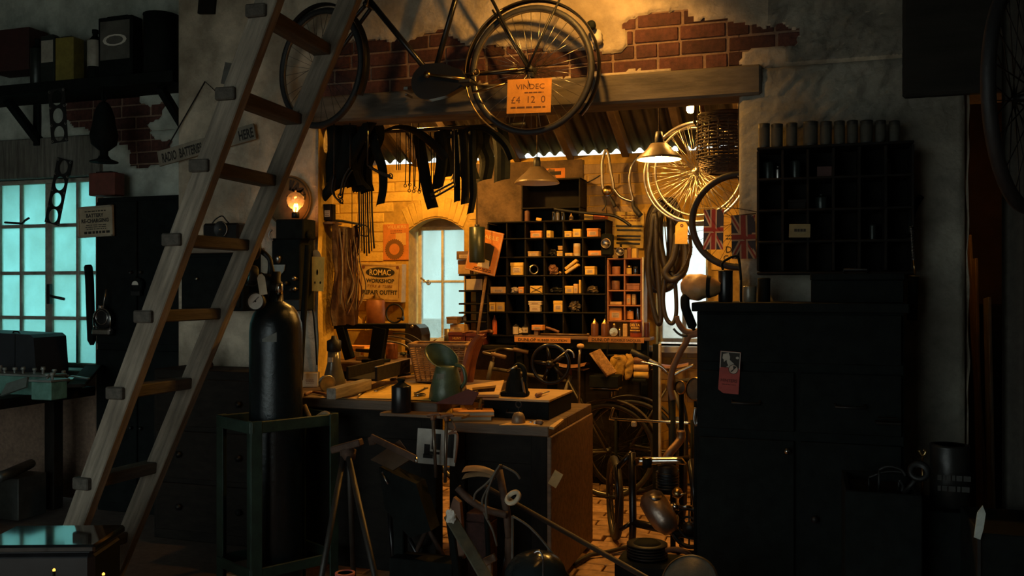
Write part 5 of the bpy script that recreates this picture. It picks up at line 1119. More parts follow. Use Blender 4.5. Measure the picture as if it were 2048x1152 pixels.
onU('paper_carton', 'tan carton stacked on the dark red tin lettered HUNT', 900, 650, 928, 665, 6.47, M_card, .12, z=zu+h1+.004, lid=False)
h2 = h1+P(914, 650, 6.47).z-P(914, 665, 6.47).z
onU('brown_carton', 'plain brown carton topmost on the stack by the arched window', 893, 636, 914, 650, 6.45, M_wood, .13, z=zu+h2+.008, pr=False)
m = MB(); m.tube(spl([P(924, 666, 6.44), P(940, 663, 6.5), P(958, 665, 6.52), P(978, 662, 6.5), P(984, 664, 6.46)], 5), [.006]*5+[.012]*10+[.014]*6, 8); o = one('brown_handlebar', 'red brown handlebar with grips resting over the tins under the shelves', 'handlebar', m, M_leather)
# ---- PIGEONHOLE SHELVES
YS1, YS0 = 6.72, 6.50
xs_ = [P(x, 560, YS0).x for x in (975, 1013, 1050, 1088, 1126, 1165, 1211)]
zs_ = [P(1100, y, YS0).z for y in (441, 475, 512.5, 550, 587, 624, 672)]
M_pig = mat('black_shelf_wood', (.010, .0088, .0075), .8, spec=.2, var=.4, dirt=.2)
t = thing('pigeonhole_shelves', 'tall black set of pigeonhole shelves full of small boxes on the rear wall', 'shelves', ((xs_[0]+xs_[-1])/2, 6.6, zs_[-1]))
m = MB(); m.bx(xs_[0], xs_[-1], YS1, YS1+.02, zs_[-1], zs_[0]); obj('back', m, M_pig, t)
for z in zs_: plank('shelf', (xs_[0], (YS0+YS1)/2, z-.006), (xs_[-1]+.01, (YS0+YS1)/2, z-.006), YS1-YS0, .012, M_pig, t)
for x in xs_: m = MB(); m.bx(x-.005, x+.005, YS0+.004, YS1, zs_[-1], zs_[0]-.013); obj('divider', m, M_pig, t)
YI = 6.51
def pg(name, label, x0, y0, x1, y1, row, m_, dep=.09, mat2=None, **k):
    c = carton(name, label, x0, y0, x1, y1, YI, m_, dep, **k); zz = zs_[row]+.001; c.location.z = zz+(k.get('lift', 0) if False else 0); return c
RN = ('on top of', 'in the top row of', 'in the second row of', 'in the third row of', 'in the fourth row of', 'in the fifth row of', 'at the foot of')
pg('orange_box', 'orange printed box leftmost in the top row of the pigeonholes', 1061, 460, 1083, 474, 1, M_cardo)
pg('small_box', 'narrow yellow box second in the top row of the pigeonholes', 1093, 460, 1101, 474, 1, M_cardy, lid=False)
pg('small_box', 'low tan box third in the top row of the pigeonholes', 1129, 462, 1142, 474, 1, M_cardy)
pg('small_box', 'square yellow box fourth in the top row of the pigeonholes', 1146, 458, 1161, 474, 1, M_cardy)
pg('orange_box', 'wide orange box rightmost in the top row of the pigeonholes', 1174, 457, 1196, 474, 1, M_cardo)
pg('small_box', 'flat tan box leftmost in the second row of the pigeonholes', 1056, 502, 1077, 512, 2, M_card)
pg('small_box', 'upright yellow box in the second row with a smaller one on it', 1114, 502, 1127, 512, 2, M_cardy)
c = pg('small_box', 'small tan box stacked on the upright yellow box in the second row', 1116, 493, 1125, 501, 2, M_card, .07, pr=False); c.location.z = P(1120, 501.5, YI).z+.006
pg('small_box', 'low yellow box fourth in the second row of the pigeonholes', 1130, 506, 1144, 512, 2, M_cardy, lid=False)
can('round_tin', 'pale round tin with a printed band in the second row of pigeonholes', 'tin', 1147, 1161, 487, 512, 6.56, M_paper, cap='lid', lab=(.2, .8), mlab=M_card, z=zs_[2]+.001)
c = pg('long_box', 'long pale orange box tilted at the right end of the second row', 1176, 498, 1202, 508, 2, M_cardo, .06, roll=0, lid=False)
pg('large_carton', 'large yellow carton leftmost in the third row of the pigeonholes', 1022, 524, 1047, 549, 3, M_cardy, .12, yaw=-.08)
for i in range(2):
    a = P(1132, 540+i*8, YI+.02); b = P(1155+i*3, 520+i*9, YI+.02); t2 = thing('long_carton', ('upper of two long yellow cartons leaning together in the third row', 'lower of two long yellow cartons leaning together in the third row')[i], 'box', a)
    a.z += .006; m = MB(); m.beam(a, b, .06, .022); obj('carton', m, M_cardy, t2); m = MB(); d = (b-a).normalized(); m.beam(a+d*.03-Vector((0, .0312, 0)), b-d*.03-Vector((0, .0312, 0)), .001, .01); obj('label', m, M_paper, t2)
pg('small_box', 'flat yellow box with crumpled paper at the right of the third row', 1170, 533, 1189, 550, 3, M_cardy)
pg('small_box', 'tan packet leftmost in the fourth row of the pigeonholes', 981, 573, 1011, 586, 4, M_card, lid=False)
pg('small_box', 'upright orange box in the fourth row right of the tan packet', 1037, 573, 1047, 586, 4, M_cardo)
c = pg('string_parcel', 'yellow paper parcel tied with string in the fourth row', 1060, 571, 1084, 586, 4, M_cardy, pr=False, lid=False, cat='parcel')
m = MB(); q0 = P(1061, 573, YI-.003); q1 = P(1083, 584, YI-.003); m.tube([q0, q1], .002, 4); m.tube([P(1083, 573, YI-.003), P(1062, 584, YI-.003)], .002, 4); obj('string', m, M_ink, c)
pg('small_box', 'yellow box fifth in the fourth row beside a flat card', 1130, 571, 1146, 586, 4, M_cardy)
pg('small_box', 'taller tan box with a flap at the right of the fourth row', 1147, 567, 1155, 586, 4, M_card, lid=False)
pg('small_box', 'upright yellow card at the right of the fourth row', 1158, 559, 1161, 586, 4, M_cardy, .05, lid=False, pr=False, cat='card')
pg('small_box', 'yellow box leftmost in the fifth row of the pigeonholes', 979, 606, 990, 624, 5, M_cardy)
pg('small_box', 'creased yellow box second in the fifth row of the pigeonholes', 992, 606, 1008, 624, 5, M_cardy, lid=False)
pg('grey_box', 'grey box in the fifth row carrying another grey box', 1059, 611, 1080, 624, 5, M_paper, .08)
c = pg('grey_box', 'flat grey box stacked on the grey box in the fifth row', 1057, 601, 1082, 609, 5, M_paper, .08); c.location.z = P(1070, 611, YI).z+.003
pg('small_box', 'yellow square box at the centre right of the fifth row', 1107, 602, 1125, 624, 5, M_cardy)
def lump(name, label, cat, x0, y0, x1, y1, Y, m_, z, seed=0, amp=.35):
    X0, X1c, Z0, Z1c = R(x0, y0, x1, y1, Y); m = MB(); h = Z1c-Z0; w = X1c-X0
    def fn(u, v):
        a = 2*PI*u; b = PI*(v-.5); d = Vector((math.cos(a)*math.cos(b), math.sin(a)*math.cos(b), math.sin(b))); k = 1+amp*noise.noise(d*2.2+Vector((seed, 0, 0)))+amp*.6*noise.noise(d*5+Vector((seed, 3, 0)))
        q_ = Vector((d.x*w/2, d.y*min(w, .12)/2, d.z*h/2))*k; return Vector(((X0+X1c)/2, Y+.05, z+h/2))+Vector((q_.x, q_.y, max(q_.z, -h/2)))
    m.grid(fn, 18, 12, sm=False, flip=False); return one(name, label, cat, m, m_)
M_foil = mat('crumpled_foil', (.13, .10, .06), .45, .4, var=.4)
lump('paper_ball', 'crumpled brown paper ball in the third row of the pigeonholes', 'paper', 1094, 528, 1112, 549, YI, M_leather, zs_[3]+.001, 1)
lump('paper_bag', 'crumpled dark bag spilling from the fourth row at the right', 'bag', 1171, 573, 1192, 587, YI, M_foil, zs_[4]+.001, 2, .6)
lump('paper_bag', 'crumpled dark bag at the right of the fifth row', 'bag', 1134, 603, 1158, 624, YI, M_foil, zs_[5]+.001, 3, .6)
lump('rag_bundle', 'small pale rag beside the orange box in the fourth row', 'rag', 1019, 575, 1033, 587, YI, M_paper, zs_[4]+.001, 4, .5)
lump('dark_parts', 'heap of dark parts in the second row of the pigeonholes', 'parts', 1094, 498, 1110, 512, YI, M_iron, zs_[2]+.001, 6, .6)
lump('dark_parts', 'heap of dark parts in the fourth row of the pigeonholes', 'parts', 1098, 575, 1122, 587, YI, M_iron, zs_[4]+.001, 7, .6)
m = MB(); m.lathe([(.03, 0), (.042, .004), (.042, .014), (.03, .018), (.026, .009), (.03, 0)], axisM(P(1067, 540, 6.57), (.6, -.8, 0)), 20); o = one('wire_coil', 'coil of bright wire on edge in the third row', 'coil', m, M_steel); o.location.z = zs_[3]+.001
m = MB(); m.tube([P(1105, 545, YI), P(1118, 543, YI)], .004, 6); m.lathe([(0, 0), (.012, .002), (.016, .012), (.010, .022), (0, .024)], axisM(P(1118, 543, YI), (1, 0, .1)), 10); o = one('brass_spoon', 'small pale spoon in the third row of the pigeonholes', 'spoon', m, M_brass); o.location.z = zs_[3]+.001
# orange plastic can, bottles at the foot
can('orange_can', 'small bright orange can at the foot of the pigeonholes', 'can', 984, 994, 630, 657, 6.58, mat('orange_red', (.75, .16, .04), .5, dirt=.15), cap='cone', z=zs_[-1]+.001)
# ---- upper shelf box
X0, X1c, Z0, Z1c = R(1042, 357, 1160, 441, YS0+.02); zt6 = zs_[0]+.0
t = thing('upper_shelf', 'black shelf box standing on top of the pigeonhole shelves', 'shelves', ((X0+X1c)/2, 6.6, zt6))
m = MB(); m.bx(X0, X1c, YS1, YS1+.02, zt6+.001, Z1c); obj('back', m, M_pig, t)
for x in (X0, X1c-.012): m = MB(); m.bx(x, x+.012, 6.53, YS1, zt6+.001, Z1c); obj('side', m, M_pig, t)
zmid = P(1100, 414, 6.53).z
for z in (Z1c, zmid): m = MB(); m.bx(X0, X1c, 6.525, YS1, z-.012, z); obj('shelf', m, M_pig, t)
can('brown_bottle', 'red brown bottle at the left on top of the pigeonholes', 'bottle', 1049, 1060, 416, 441, 6.56, M_leather, cap='neck', z=zt6+.002, hd=.8)
can('bust', 'tiny tan figure shaped bottle at the right on top of the pigeonholes', 'bottle', 1138, 1147, 427, 441, 6.56, M_card, cap='cone', z=zt6+.002, hd=.5)
for i, (x, mm) in enumerate(((1108, M_glass), (1116, M_steel), (1126, M_glass))): can('glass_jar', ('left glass jar on top of the pigeonholes', 'middle bright jar on top of the pigeonholes', 'right glass jar on top of the pigeonholes')[i], 'jar', x-4, x+4, 424, 441, 6.56, mm, cap='lid', mcap=M_iron, z=zt6+.002)
flat_t = carton('tilted_card', 'little yellow card on top of the pigeonholes', 1072, 435, 1083, 441, 6.55, M_cardy, .003, lid=False, pr=False, cat='card', roll=-.2); flat_t.location.z = zt6+.003
carton('red_carton', 'orange red box on top of the pigeonholes at the right end', 1187, 429, 1210, 440, 6.52, mat('red_orange_card', (.62, .15, .04), .8), .1, lid=False, pr=False).location.z = zt6+.001
carton('yellow_carton', 'yellow box left of the orange red box on top of the pigeonholes', 1168, 429, 1186, 440, 6.52, M_cardy, .1, lid=False, pr=False).location.z = zt6+.001
m = MB(); m.tube(pxs([(1108, 418), (1150, 424), (1195, 428), (1225, 431), (1245, 440), (1262, 452)], 6.48), .011, 8); one('long_spanner', 'long dark bar lying out over the top of the pigeonholes', 'bar', m, M_iron)
X0, X1c, Z0, Z1c = R(1074, 335, 1128, 356, 6.7)
t, F = board_sign('orange_sign', 'orange enamel label high on the rear wall behind the conical lampshade', Vector(((X0+X1c)/2, 6.735, (Z0+Z1c)/2)), X1c-X0, Z1c-Z0, M_orange, 0, .01)
m = MB(); m.box((.03, 0, 0), ((X1c-X0)*.42, (Z1c-Z0)*.35, .001), M=F, b=.0003); obj('print_block', m, M_ink, t); m = MB(); lines(m, -.09, -.02, -.02, .02, 1, F, .6); obj('small_print', m, M_paper, t)
# ---- left extension of open shelves
X0, X1c = P(917, 590, 6.52).x, P(973, 590, 6.52).x; zz = [P(945, y, 6.52).z for y in (550, 582, 608, 626, 644)]
t = thing('side_shelves', 'narrow dark open shelves between the arched window and the pigeonholes', 'shelves', ((X0+X1c)/2, 6.6, zz[-1]))
for z in zz: plank('shelf', (X0, 6.62, z), (X1c, 6.62, z), .2, .014, M_pig, t)
for x in (X0+.02, X1c-.01): m = MB(); m.bx(x-.008, x+.008, 6.63, 6.72, zu+.001, zz[0]); obj('upright', m, M_pig, t)
def sdc(name, label, x0, y0, x1, row, m_, **k): c = carton(name, label, x0, y0, x1, [550, 582, 608, 626, 644][row], 6.53, m_, .08, **k); c.location.z = zz[row]+.008; return c
sdc('small_box', 'grey box with two dark windows on the narrow side shelves', 932, 560, 964, 1, M_paper, pr=False, lid=False)
can('glass_jar', 'small dull jar on the top board of the narrow side shelves', 'jar', 944, 953, 532, 550, 6.58, M_glass, cap='lid', mcap=M_iron, z=zz[0]+.008)
sdc('small_box', 'tan box at the top of the narrow side shelves behind the tilted print', 956, 528, 972, 0, M_card, lid=False)
can('glass_jar', 'pale little bottle low on the narrow side shelves', 'bottle', 925, 933, 630, 644, 6.58, M_paper, cap='neck', z=zz[4]+.008)
a, b = P(972, 553, 6.44), P(957, 655, 6.38); b = a+(b-a)*((a.z-.957)/(a.z-b.z)); m = MB(); m.tube([a, b], .012, 8); one('wooden_pole', 'slim wooden pole leaning against the pigeonhole shelves', 'pole', m, M_wood)
carton('sign_block', 'small brown block with print in front of the arched window edge', 913, 503, 942, 520, 6.5, M_wood, .08, lid=False).location.z = zz[0]+.010+P(928, 522, 6.53).z-P(928, 550, 6.53).z
# tilted framed print with dark cylinder
c = P(968, 503, 6.40)
t, F = board_sign('tilted_print', 'orange framed print ending in ABLE, hung askew beside the pigeonholes', c, .25, .33, M_orange, -.235, .012, edge=M_paper)
text('ABLE', F @ Matrix.Translation((.035, .115, 0)), mat('cream_print', (.75, .55, .2), .8), t, w=.12, h=.03)
m = MB(); m.prism([(-.06, -.10), (.075, -.10), (.075, .05), (.04, .065), (-.06, .07)], .001, F); obj('printed_picture', m, M_ink, t)
m = MB(); m.prism([(-.03, -.12), (.07, -.12), (.06, -.06), (-.02, -.05)], .0015, F @ Matrix.Translation((0, 0, .0006))); obj('printed_step', m, M_paper, t)
m = MB(); lines(m, -.06, .09, -.15, -.125, 2, F, .4); obj('small_print', m, M_ink, t)
c = P(954, 488, 6.26); k = pm(954, 6.26)
t = thing('hanging_canister', 'dark green cylinder hanging in front of the tilted orange print', 'canister', P(954, 526, 6.26)); T = Matrix.Translation(P(954, 525, 6.26))
m = MB(); m.lathe([(0, 0), (15*k, 0), (16*k, 2*k), (16*k, 70*k), (14*k, 71*k), (0, 71*k)], T, 24); obj('body', m, mat('dark_green_enamel', (.02, .032, .027), .35, .2, dirt=.3), t)
m = MB(); m.lathe([(0, 70*k), (5*k, 70*k), (5*k, 76*k), (0, 76*k)], T, 14); m.tube([T @ Vector((0, 0, 75*k)), Vector((c.x, 6.26, rz(6.26)))], .003, 5); obj('neck_and_wire', m, M_iron, t)
# ---- long ledge with lettering strips
zl2 = P(1160, 672.5, 6.36).z; X0, X1c = P(1026, 672, 6.3).x, P(1300, 672, 6.3).x
t = thing('lettered_ledge', 'long ledge under the pigeonholes edged with two lettered tan strips', 'shelf', ((X0+X1c)/2, 6.42, zl2))
plank('board', (X0, 6.405, zl2-.012), (X1c, 6.405, zl2-.012), .17, .024, M_wood, t)
for px in (1040, 1290): x = P(px, 700, 6.4).x; plank('leg', (x, 6.405, 0), (x, 6.405, zl2-.024), .05, .05, M_black, t, up=(0, 1, 0))
for st, x0, x1, mm in (('DUNLOP RUBBER SOLUTION', 1029, 1141, M_cardo), ('DUNLOP FLEXIBLE SADDLES', 1176, 1288, mat('tan_strip', (.45, .2, .06), .8, dirt=.4))):
    a, b = P(x0, 680, 6.315), P(x1, 680, 6.315); F = frame((a+b)/2); m = MB(); m.box((0, 0, 0), (b.x-a.x, .037, .004), M=F, b=.001); s_ = obj('lettered_strip', m, mm, t)
    F = F @ Matrix.Translation((0, 0, .003)); L = b.x-a.x; text(st[:6], F @ Matrix.Translation((-L*.27, 0, 0)), M_ink, s_, w=L*.32, h=.022, off=.02); text(st[7:], F @ Matrix.Translation((L*.18, -.001, 0)), M_ink, s_, w=L*.52, h=.017, off=.015)
YL = 6.36; zz_ = zl2+.001
can('medicine_bottle', 'brown bottle with two pale labels at the left of the lettered ledge', 'bottle', 1026, 1038, 648, 672, YL, M_wooddk, cap='neck', mcap=M_iron, lab=(.1, .9), mlab=M_paper, z=zz_, hd=.85)
can('medicine_bottle', 'second brown bottle on the lettered ledge with a black H on its label', 'bottle', 1044, 1057, 650, 672, YL, M_wooddk, cap='neck', mcap=M_iron, lab=(.3, .9), mlab=M_paper, z=zz_, hd=.85, txt='H')
sdc('small_box', 'tan box on the top board of the narrow side shelves by the window', 916, 522, 940, 0, M_card, pr=False)
c = carton('block', 'small wooden block under the orange matchbox on the ledge', 1068, 662, 1076, 672, YL, M_wood, .05, pr=False, lid=False); c.location.z = zz_; hb_ = P(1070, 662, YL).z-P(1070, 672, YL).z
carton('orange_box', 'orange matchbox balanced on a small block on the lettered ledge', 1063, 652, 1085, 662, YL-.01, M_cardo, .07, lid=False).location.z = zz_+hb_+.002
m = MB(); m.tube([Vector((P(1080, 668, YL-.05).x, YL-.03, zz_+.010)), Vector((P(1172, 668, YL-.05).x, YL-.03, zz_+.010))], .009, 8); m.lathe([(0, -.012), (.012, -.008), (.012, .008), (0, .012)], axisM((P(1175, 668, YL-.05).x, YL-.03, zz_+.013), (1, 0, 0)), 12); one('long_pump', 'long tarnished pump lying along the lettered ledge', 'pump', m, mat('tarnished', (.16, .10, .055), .4, .6, dirt=.3))
m = MB(); m.tube(pxs([(1092, 655), (1105, 659), (1118, 664)], YL+.06), .010, 7); o = one('short_handle', 'short brown handle behind the orange matchbox on the ledge', 'handle', m, M_leather)
lump('pale_brush', 'grey bristle brush head lying at the foot of the pigeonholes', 'brush', 1024, 634, 1044, 648, YI, M_paper, zs_[-1]+.02, 9, .4).location.z = zs_[-1]+.001
for i, x in enumerate((1182, 1202)): can('oil_tin', ('left of two brown oil tins with cone tops on the lettered ledge', 'right of two brown oil tins with cone tops on the lettered ledge')[i], 'tin', x, x+15, 637, 672, YL, mat('brown_oil_tin', (.24, .10, .045), .4, .3, dirt=.5), cap='cone', mcap=M_brass, z=zz_, hd=.72)
c = P(1227, 660, YL-.02); k = pm(1227, YL)
t = thing('brass_headlamp', 'brass cycle headlamp standing on the lettered ledge', 'headlamp', Vector((c.x, YL, zz_))); cc = Vector((c.x, YL-.01, zz_+9.5*k)); M = axisM(cc, (0, -1, .1))
m = MB(); m.lathe([(0, -.06), (3*k, -.055), (7*k, -.03), (9*k, .0), (9.5*k, .006), (8.6*k, .01)], M, 20); m.lathe([(0, 0), (4*k, 0), (3*k, 9*k), (0, 11*k)], Matrix.Translation(cc+Vector((0, .02, 7*k))), 12); obj('body', m, M_brass, t)
m = MB(); m.lathe([(0, .004), (8.7*k, .005)], M, 20); obj('lens', m, mat('amber_lens', (.42, .30, .12), .12, .5), t)
can('small_bottle', 'tiny brass bottle between the headlamp and the tan tin on the ledge', 'bottle', 1237, 1242, 655, 672, YL, M_brass, cap='neck', z=zz_)
can('square_tin', 'narrow tan tin next to the red DELTA tin on the ledge', 'tin', 1246, 1255, 643, 672, YL, M_card, shape='sq', cap='neck', mcap=M_iron, z=zz_, hd=.85)
c = can('red_tin', 'red tin lettered DELTA at the right end of the lettered ledge', 'tin', 1260, 1285, 640, 672, YL, mat('delta_red', (.45, .085, .025), .45, .1, dirt=.3), cap='lid', z=zz_, lab=(.25, .92), mlab=mat('delta_band', (.10, .025, .012), .5))
F = frame(c.location+Vector((0, -.053, 0))); text('DELTA', F @ Matrix.Translation((0, .088, 0)), M_cardy, c, w=.07, h=.019, off=.02); m = MB(); lines(m, -.034, .034, .04, .076, 2, F, .5); obj('small_print', m, M_cardy, c)
can('dark_tin', 'dark red tin beside the DELTA tin at the very end of the ledge', 'tin', 1288, 1299, 645, 672, YL, mat('dark_red_tin', (.07, .018, .015), .4), cap='lid', z=zz_)
# ---- small pigeonhole case of red wood
x0_, xm_, x1_ = P(1214, 590, 6.42).x, P(1249, 590, 6.42).x, P(1284, 590, 6.42).x
zq = [P(1245, y, 6.42).z for y in (516, 549, 580, 610, 641)]
t = thing('small_pigeonholes', 'small red wood case of eight pigeonholes at the right of the tall shelves', 'shelves', (xm_, 6.5, zq[-1]))
m = MB(); m.bx(x0_, x1_, 6.56, 6.57, zq[-1], zq[0]); obj('back', m, M_wooddk, t)
for z in zq: plank('shelf', (x0_, 6.49, z-.006), (x1_, 6.49, z-.006), .14, .012, M_woodred, t)
for x in (x0_+.006, xm_, x1_-.006): m = MB(); m.bx(x-.006, x+.006, 6.421, 6.56, zz_ if x != xm_ else zq[-1], zq[0]-.012); obj('divider', m, M_woodred, t)
m = MB(); m.bx(x1_, x1_+.012, 6.42, 6.57, zz_, zq[0]+.005); obj('end_strip', m, M_white, t)
YQ = 6.45
can('round_tin', 'round orange tin at the top left of the red wood case', 'tin', 1224, 1241, 534, 549, YQ+.03, M_woodred, z=zq[1]+.001, cap='lid')
can('glass_jar', 'yellow labelled jar at the top right of the red wood case', 'jar', 1253, 1264, 532, 549, YQ+.02, M_glass, z=zq[1]+.001, cap='lid', mcap=M_brass, lab=(.05, .8), mlab=M_cardy)
can('glass_jar', 'low jar beside the yellow labelled jar in the red wood case', 'jar', 1266, 1276, 534, 549, YQ+.02, M_glass, z=zq[1]+.001, cap='lid', mcap=M_iron)
can('round_tin', 'shallow tin in the second left cell of the red wood case', 'tin', 1223, 1240, 562, 580, YQ+.03, M_leather, z=zq[2]+.001, cap='lid')
carton('tan_box', 'red brown box in the second right cell of the red wood case', 1253, 567, 1279, 580, YQ, M_woodred, .08, lid=True, pr=False).location.z = zq[2]+.001
carton('tan_box', 'thin tray in the third left cell of the red wood case', 1220, 604, 1243, 610, YQ, M_card, .08, lid=False, pr=False).location.z = zq[3]+.001
carton('orange_box', 'upright orange box in the third right cell of the red wood case', 1253, 588, 1261, 610, YQ, M_cardo, .05, lid=False).location.z = zq[3]+.001
carton('orange_box', 'upright tan box beside the orange one in the third right cell of the red case', 1264, 588, 1271, 610, YQ, M_card, .05, lid=False).location.z = zq[3]+.001
c = carton('orange_box', 'big orange box with print in the bottom left cell of the red wood case', 1219, 615, 1243, 640, YQ, M_cardo, .09, lid=False); c.location.z = zq[4]+.001
can('glass_jar', 'jar with an orange label in the bottom right cell of the red wood case', 'jar', 1254, 1268, 616, 640, YQ+.03, M_glass, z=zq[4]+.001, cap='lid', mcap=M_iron, lab=(.1, .8), mlab=M_cardo)
can('glass_jar', 'clear narrow jar in the bottom right cell of the red wood case', 'jar', 1271, 1280, 614, 640, YQ+.03, M_glass, z=zq[4]+.001, cap='lid', mcap=M_iron)
can('round_tin', 'brown tin on top of the red wood case', 'tin', 1254, 1263, 496, 516, YQ+.03, M_woodred, z=zq[0]+.001, cap='lid')
carton('small_box', 'yellow box at the right on top of the red wood case', 1264, 497, 1273, 516, YQ, M_cardy, .06, lid=False, pr=False).location.z = zq[0]+.001
for i, (px, py, r_, sup) in enumerate(((1212, 487, 9.5, 1), (1240, 503, 8.5, 0))):
    c = P(px, py, 6.40); k = pm(px, 6.4); lb = ('round headlamp in a black box above the red wood case', 'small round headlamp standing on the red wood case')[i]
    t = thing('headlamp', lb, 'headlamp', Vector((c.x, 6.45, zq[0]))); M = axisM(c, (0, -1, 0))
    m = MB()
    if sup: m.box(c+Vector((0, .05, -2*k)), (22*k, .09, 44*k), b=.01)
    else: m.lathe([(0, -.07), (6*k, -.06), (9*k, -.01), (9*k, 0)], M, 20); m.box(Vector((c.x, 6.44, (zq[0]+c.z)/2-.002)), (10*k, .04, c.z-zq[0]), b=.004); m.tube([c+Vector((0, .03, 8*k)), c+Vector((0, .03, 15*k))], .008, 8)
    obj('housing', m, M_black, t)
    m = MB(); m.lathe([(r_*k, -.004), (r_*k*1.1, .006), (r_*k*.95, .012), (r_*k*.9, .006)], M, 24); obj('bezel', m, M_brass, t)
    m = MB(); m.lathe([(0, .001), (r_*k*.5, .003), (r_*k*.92, .007)], M, 24); obj('reflector', m, M_chrome, t)
    m = MB(); m.lathe([(0, .016), (.008, .012), (.010, .004)], M, 10); obj('bulb', m, M_white, t)
# yellow tool card
c = P(1258, 460, 6.725)
t, F = board_sign('tool_card', 'yellow card carrying five black tools on the wall over the red wood case', c, .225, .275, mat('olive_card', (.52, .37, .09), .8, dirt=.4), -.03, .006)
m = MB(); lines(m, -.08, .09, .06, .12, 3, F, .35); obj('small_print', m, M_inkbr, t)
for i, v in enumerate((.03, .0, -.045, -.07, -.10)): m = MB(); m.box((.0, v, .004), (.18 if i else .2, .012, .008), M=F @ Matrix.Rotation(-.03*(i == 4), 4, 'Z')); obj('tool', m, M_iron, t)
# ================================================================ HANGING UNDER THE LEAN-TO ROOF
YG = 5.5
zr1 = P(800, 262, YG).z
def drop(m, x, y, z, top=None): m.tube([(x, y, z), (x, y, top if top else rz(y)-.0)], .004, 5)
m = MB(); xa, xb = P(640, 262, YG).x, P(1050, 262, YG).x; m.tube([(xa, YG, zr1), (xb, YG, zr1)], .012, 8)
for x in (xa+.1, (xa+xb)/2, xb-.1): drop(m, x, YG, zr1)
one('hanging_rail', 'iron rail slung under the lean-to roof, loaded with mudguards and cables', 'rail', m, M_iron)
ORD = ('first', 'second', 'third', 'fourth', 'fifth', 'sixth', 'seventh', 'eighth', 'ninth', 'tenth', 'last')
GL = ['long black mudguard sweeping out to the lower left of the left bundle', 'black mudguard hanging straight down at the right edge of the left bundle',
      'black mudguard lying over the middle of the left bundle', 'black mudguard arching from the left bundle to the centre', 'black mudguard with its tip pointing down left of the arched window',
      'black mudguard stub at the right end of the rail, left of two', 'black mudguard stub at the right end of the rail, right of two', 'black mudguard arching to the far right end of the rail', 'wide black mudguard at the left of the right bundle', 'black mudguard end hanging lowest in the right bundle']
GP = [[(742, 258), (715, 285), (690, 330), (665, 372), (640, 402), (630, 412)], [(738, 260), (752, 300), (764, 335), (766, 375), (760, 410)], [(700, 258), (694, 300), (680, 340), (664, 380)],
      [(752, 268), (790, 254), (830, 262), (868, 290), (892, 318)], [(836, 268), (843, 310), (850, 352), (858, 390), (866, 417)], [(908, 262), (912, 320), (914, 370), (914, 404)], [(926, 262), (930, 320), (931, 370), (930, 408)],
      [(900, 272), (940, 255), (980, 262), (1010, 290), (1024, 320)], [(880, 262), (884, 310), (880, 350), (874, 378)], [(944, 262), (944, 330), (946, 390), (940, 428)]]
GW = [.115, .085, .10, .075, .075, .055, .055, .07, .08, .06]
for i, (lb, pts) in enumerate(zip(GL, GP)):
    Y = (4.70, 4.80, 4.74)[i] if i < 3 else YG-.05-.025*(i % 4); pts = [(pts[0][0], 243)]+pts[1:] if i < 3 else pts; m = MB(); m.strip(pxs(pts, Y, 6), GW[i]*(.85 if i < 3 else 1), .002, Vector((1, .35*(-1)**i, .25)), crown=.016)
    one('black_mudguard', lb, 'mudguard', m, M_black, 'mudguards hung under the roof')
rg = random.Random(11)
for i in range(7):          # the dark mass of the left bundle
    x0 = 668+i*13; pts = [(x0+rg.uniform(-4, 4), 243), (x0+rg.uniform(-12, 12), 290+rg.uniform(-8, 8)), (x0-8+rg.uniform(-16, 16), 335+rg.uniform(-10, 10)), (x0-10+rg.uniform(-18, 18), 372+rg.uniform(-12, 14))]
    m = MB(); m.strip(pxs(pts, 4.73+.045*i, 5), .10, .002, Vector((1, rg.uniform(-.4, .4), .2)), crown=.02)
    one('black_mudguard', ORD[i]+' from the left of seven tangled mudguards forming the left bundle', 'mudguard', m, M_black, 'tangled mudguards of the left bundle')
for i in range(5):
    x0 = 892+i*26; pts = [(x0, 254), (x0+rg.uniform(-8, 8), 290), (x0+rg.uniform(-14, 14), 330+rg.uniform(-10, 10)), (x0+rg.uniform(-10, 10), 368+rg.uniform(-14, 22))]
    m = MB(); m.strip(pxs(pts, YG+.03+.035*i, 5), .12, .002, Vector((1, rg.uniform(-.5, .5), .2)), crown=.02)
    one('black_mudguard', ORD[i]+' from the left of five tangled mudguards forming the right bundle', 'mudguard', m, M_black, 'tangled mudguards of the right bundle')
# long brake rods and eyelet cables
for i in range(7):
    x = 717+i*4.3; m = MB(); m.tube(pxs([(x-4, 243), (x, 340), (x+1.5, 430), (x+2+i*.6, 512-abs(3-i)*5)], 4.98+.012*i, 4), .004 if i % 2 else .006, 5)
    one('brake_rod', ORD[i]+' from the left of seven long brake rods hanging in a sheaf', 'rod', m, M_iron, 'brake rods in the sheaf')
for i in range(11):
    x = (812, 817, 821, 826, 831, 837, 841, 861, 868, 876, 883)[i]; yb = (368, 378, 366, 379, 372, 380, 376, 376, 372, 380, 370)[i]
    m = MB(); a = P(x, 264, YG-.03-.02*(i % 3)); b = P(x+(1 if i % 2 else -1)*1.5, yb, YG-.03-.02*(i % 3)); m.tube([a, (a+b)/2+Vector((.004, 0, 0)), b], .0035, 5); m.tube(ring(b-Vector((0, 0, .011)), .010, 10, X1, Z1), .0028, 5, True)
    one('brake_cable', ORD[i]+' from the left of eleven short brake cables with eyelet ends', 'cable', m, M_iron, 'eyelet cables on the rail')
for i, x in enumerate((794, 798, 801)): m = MB(); m.tube(pxs([(x, 264), (x, 310), (x-1, 340)], YG-.02, 3), .003, 5); one('wire_length', ORD[i]+' of three short straight wires hanging left of the eyelet cables', 'wire', m, M_iron, 'short wires on the rail')
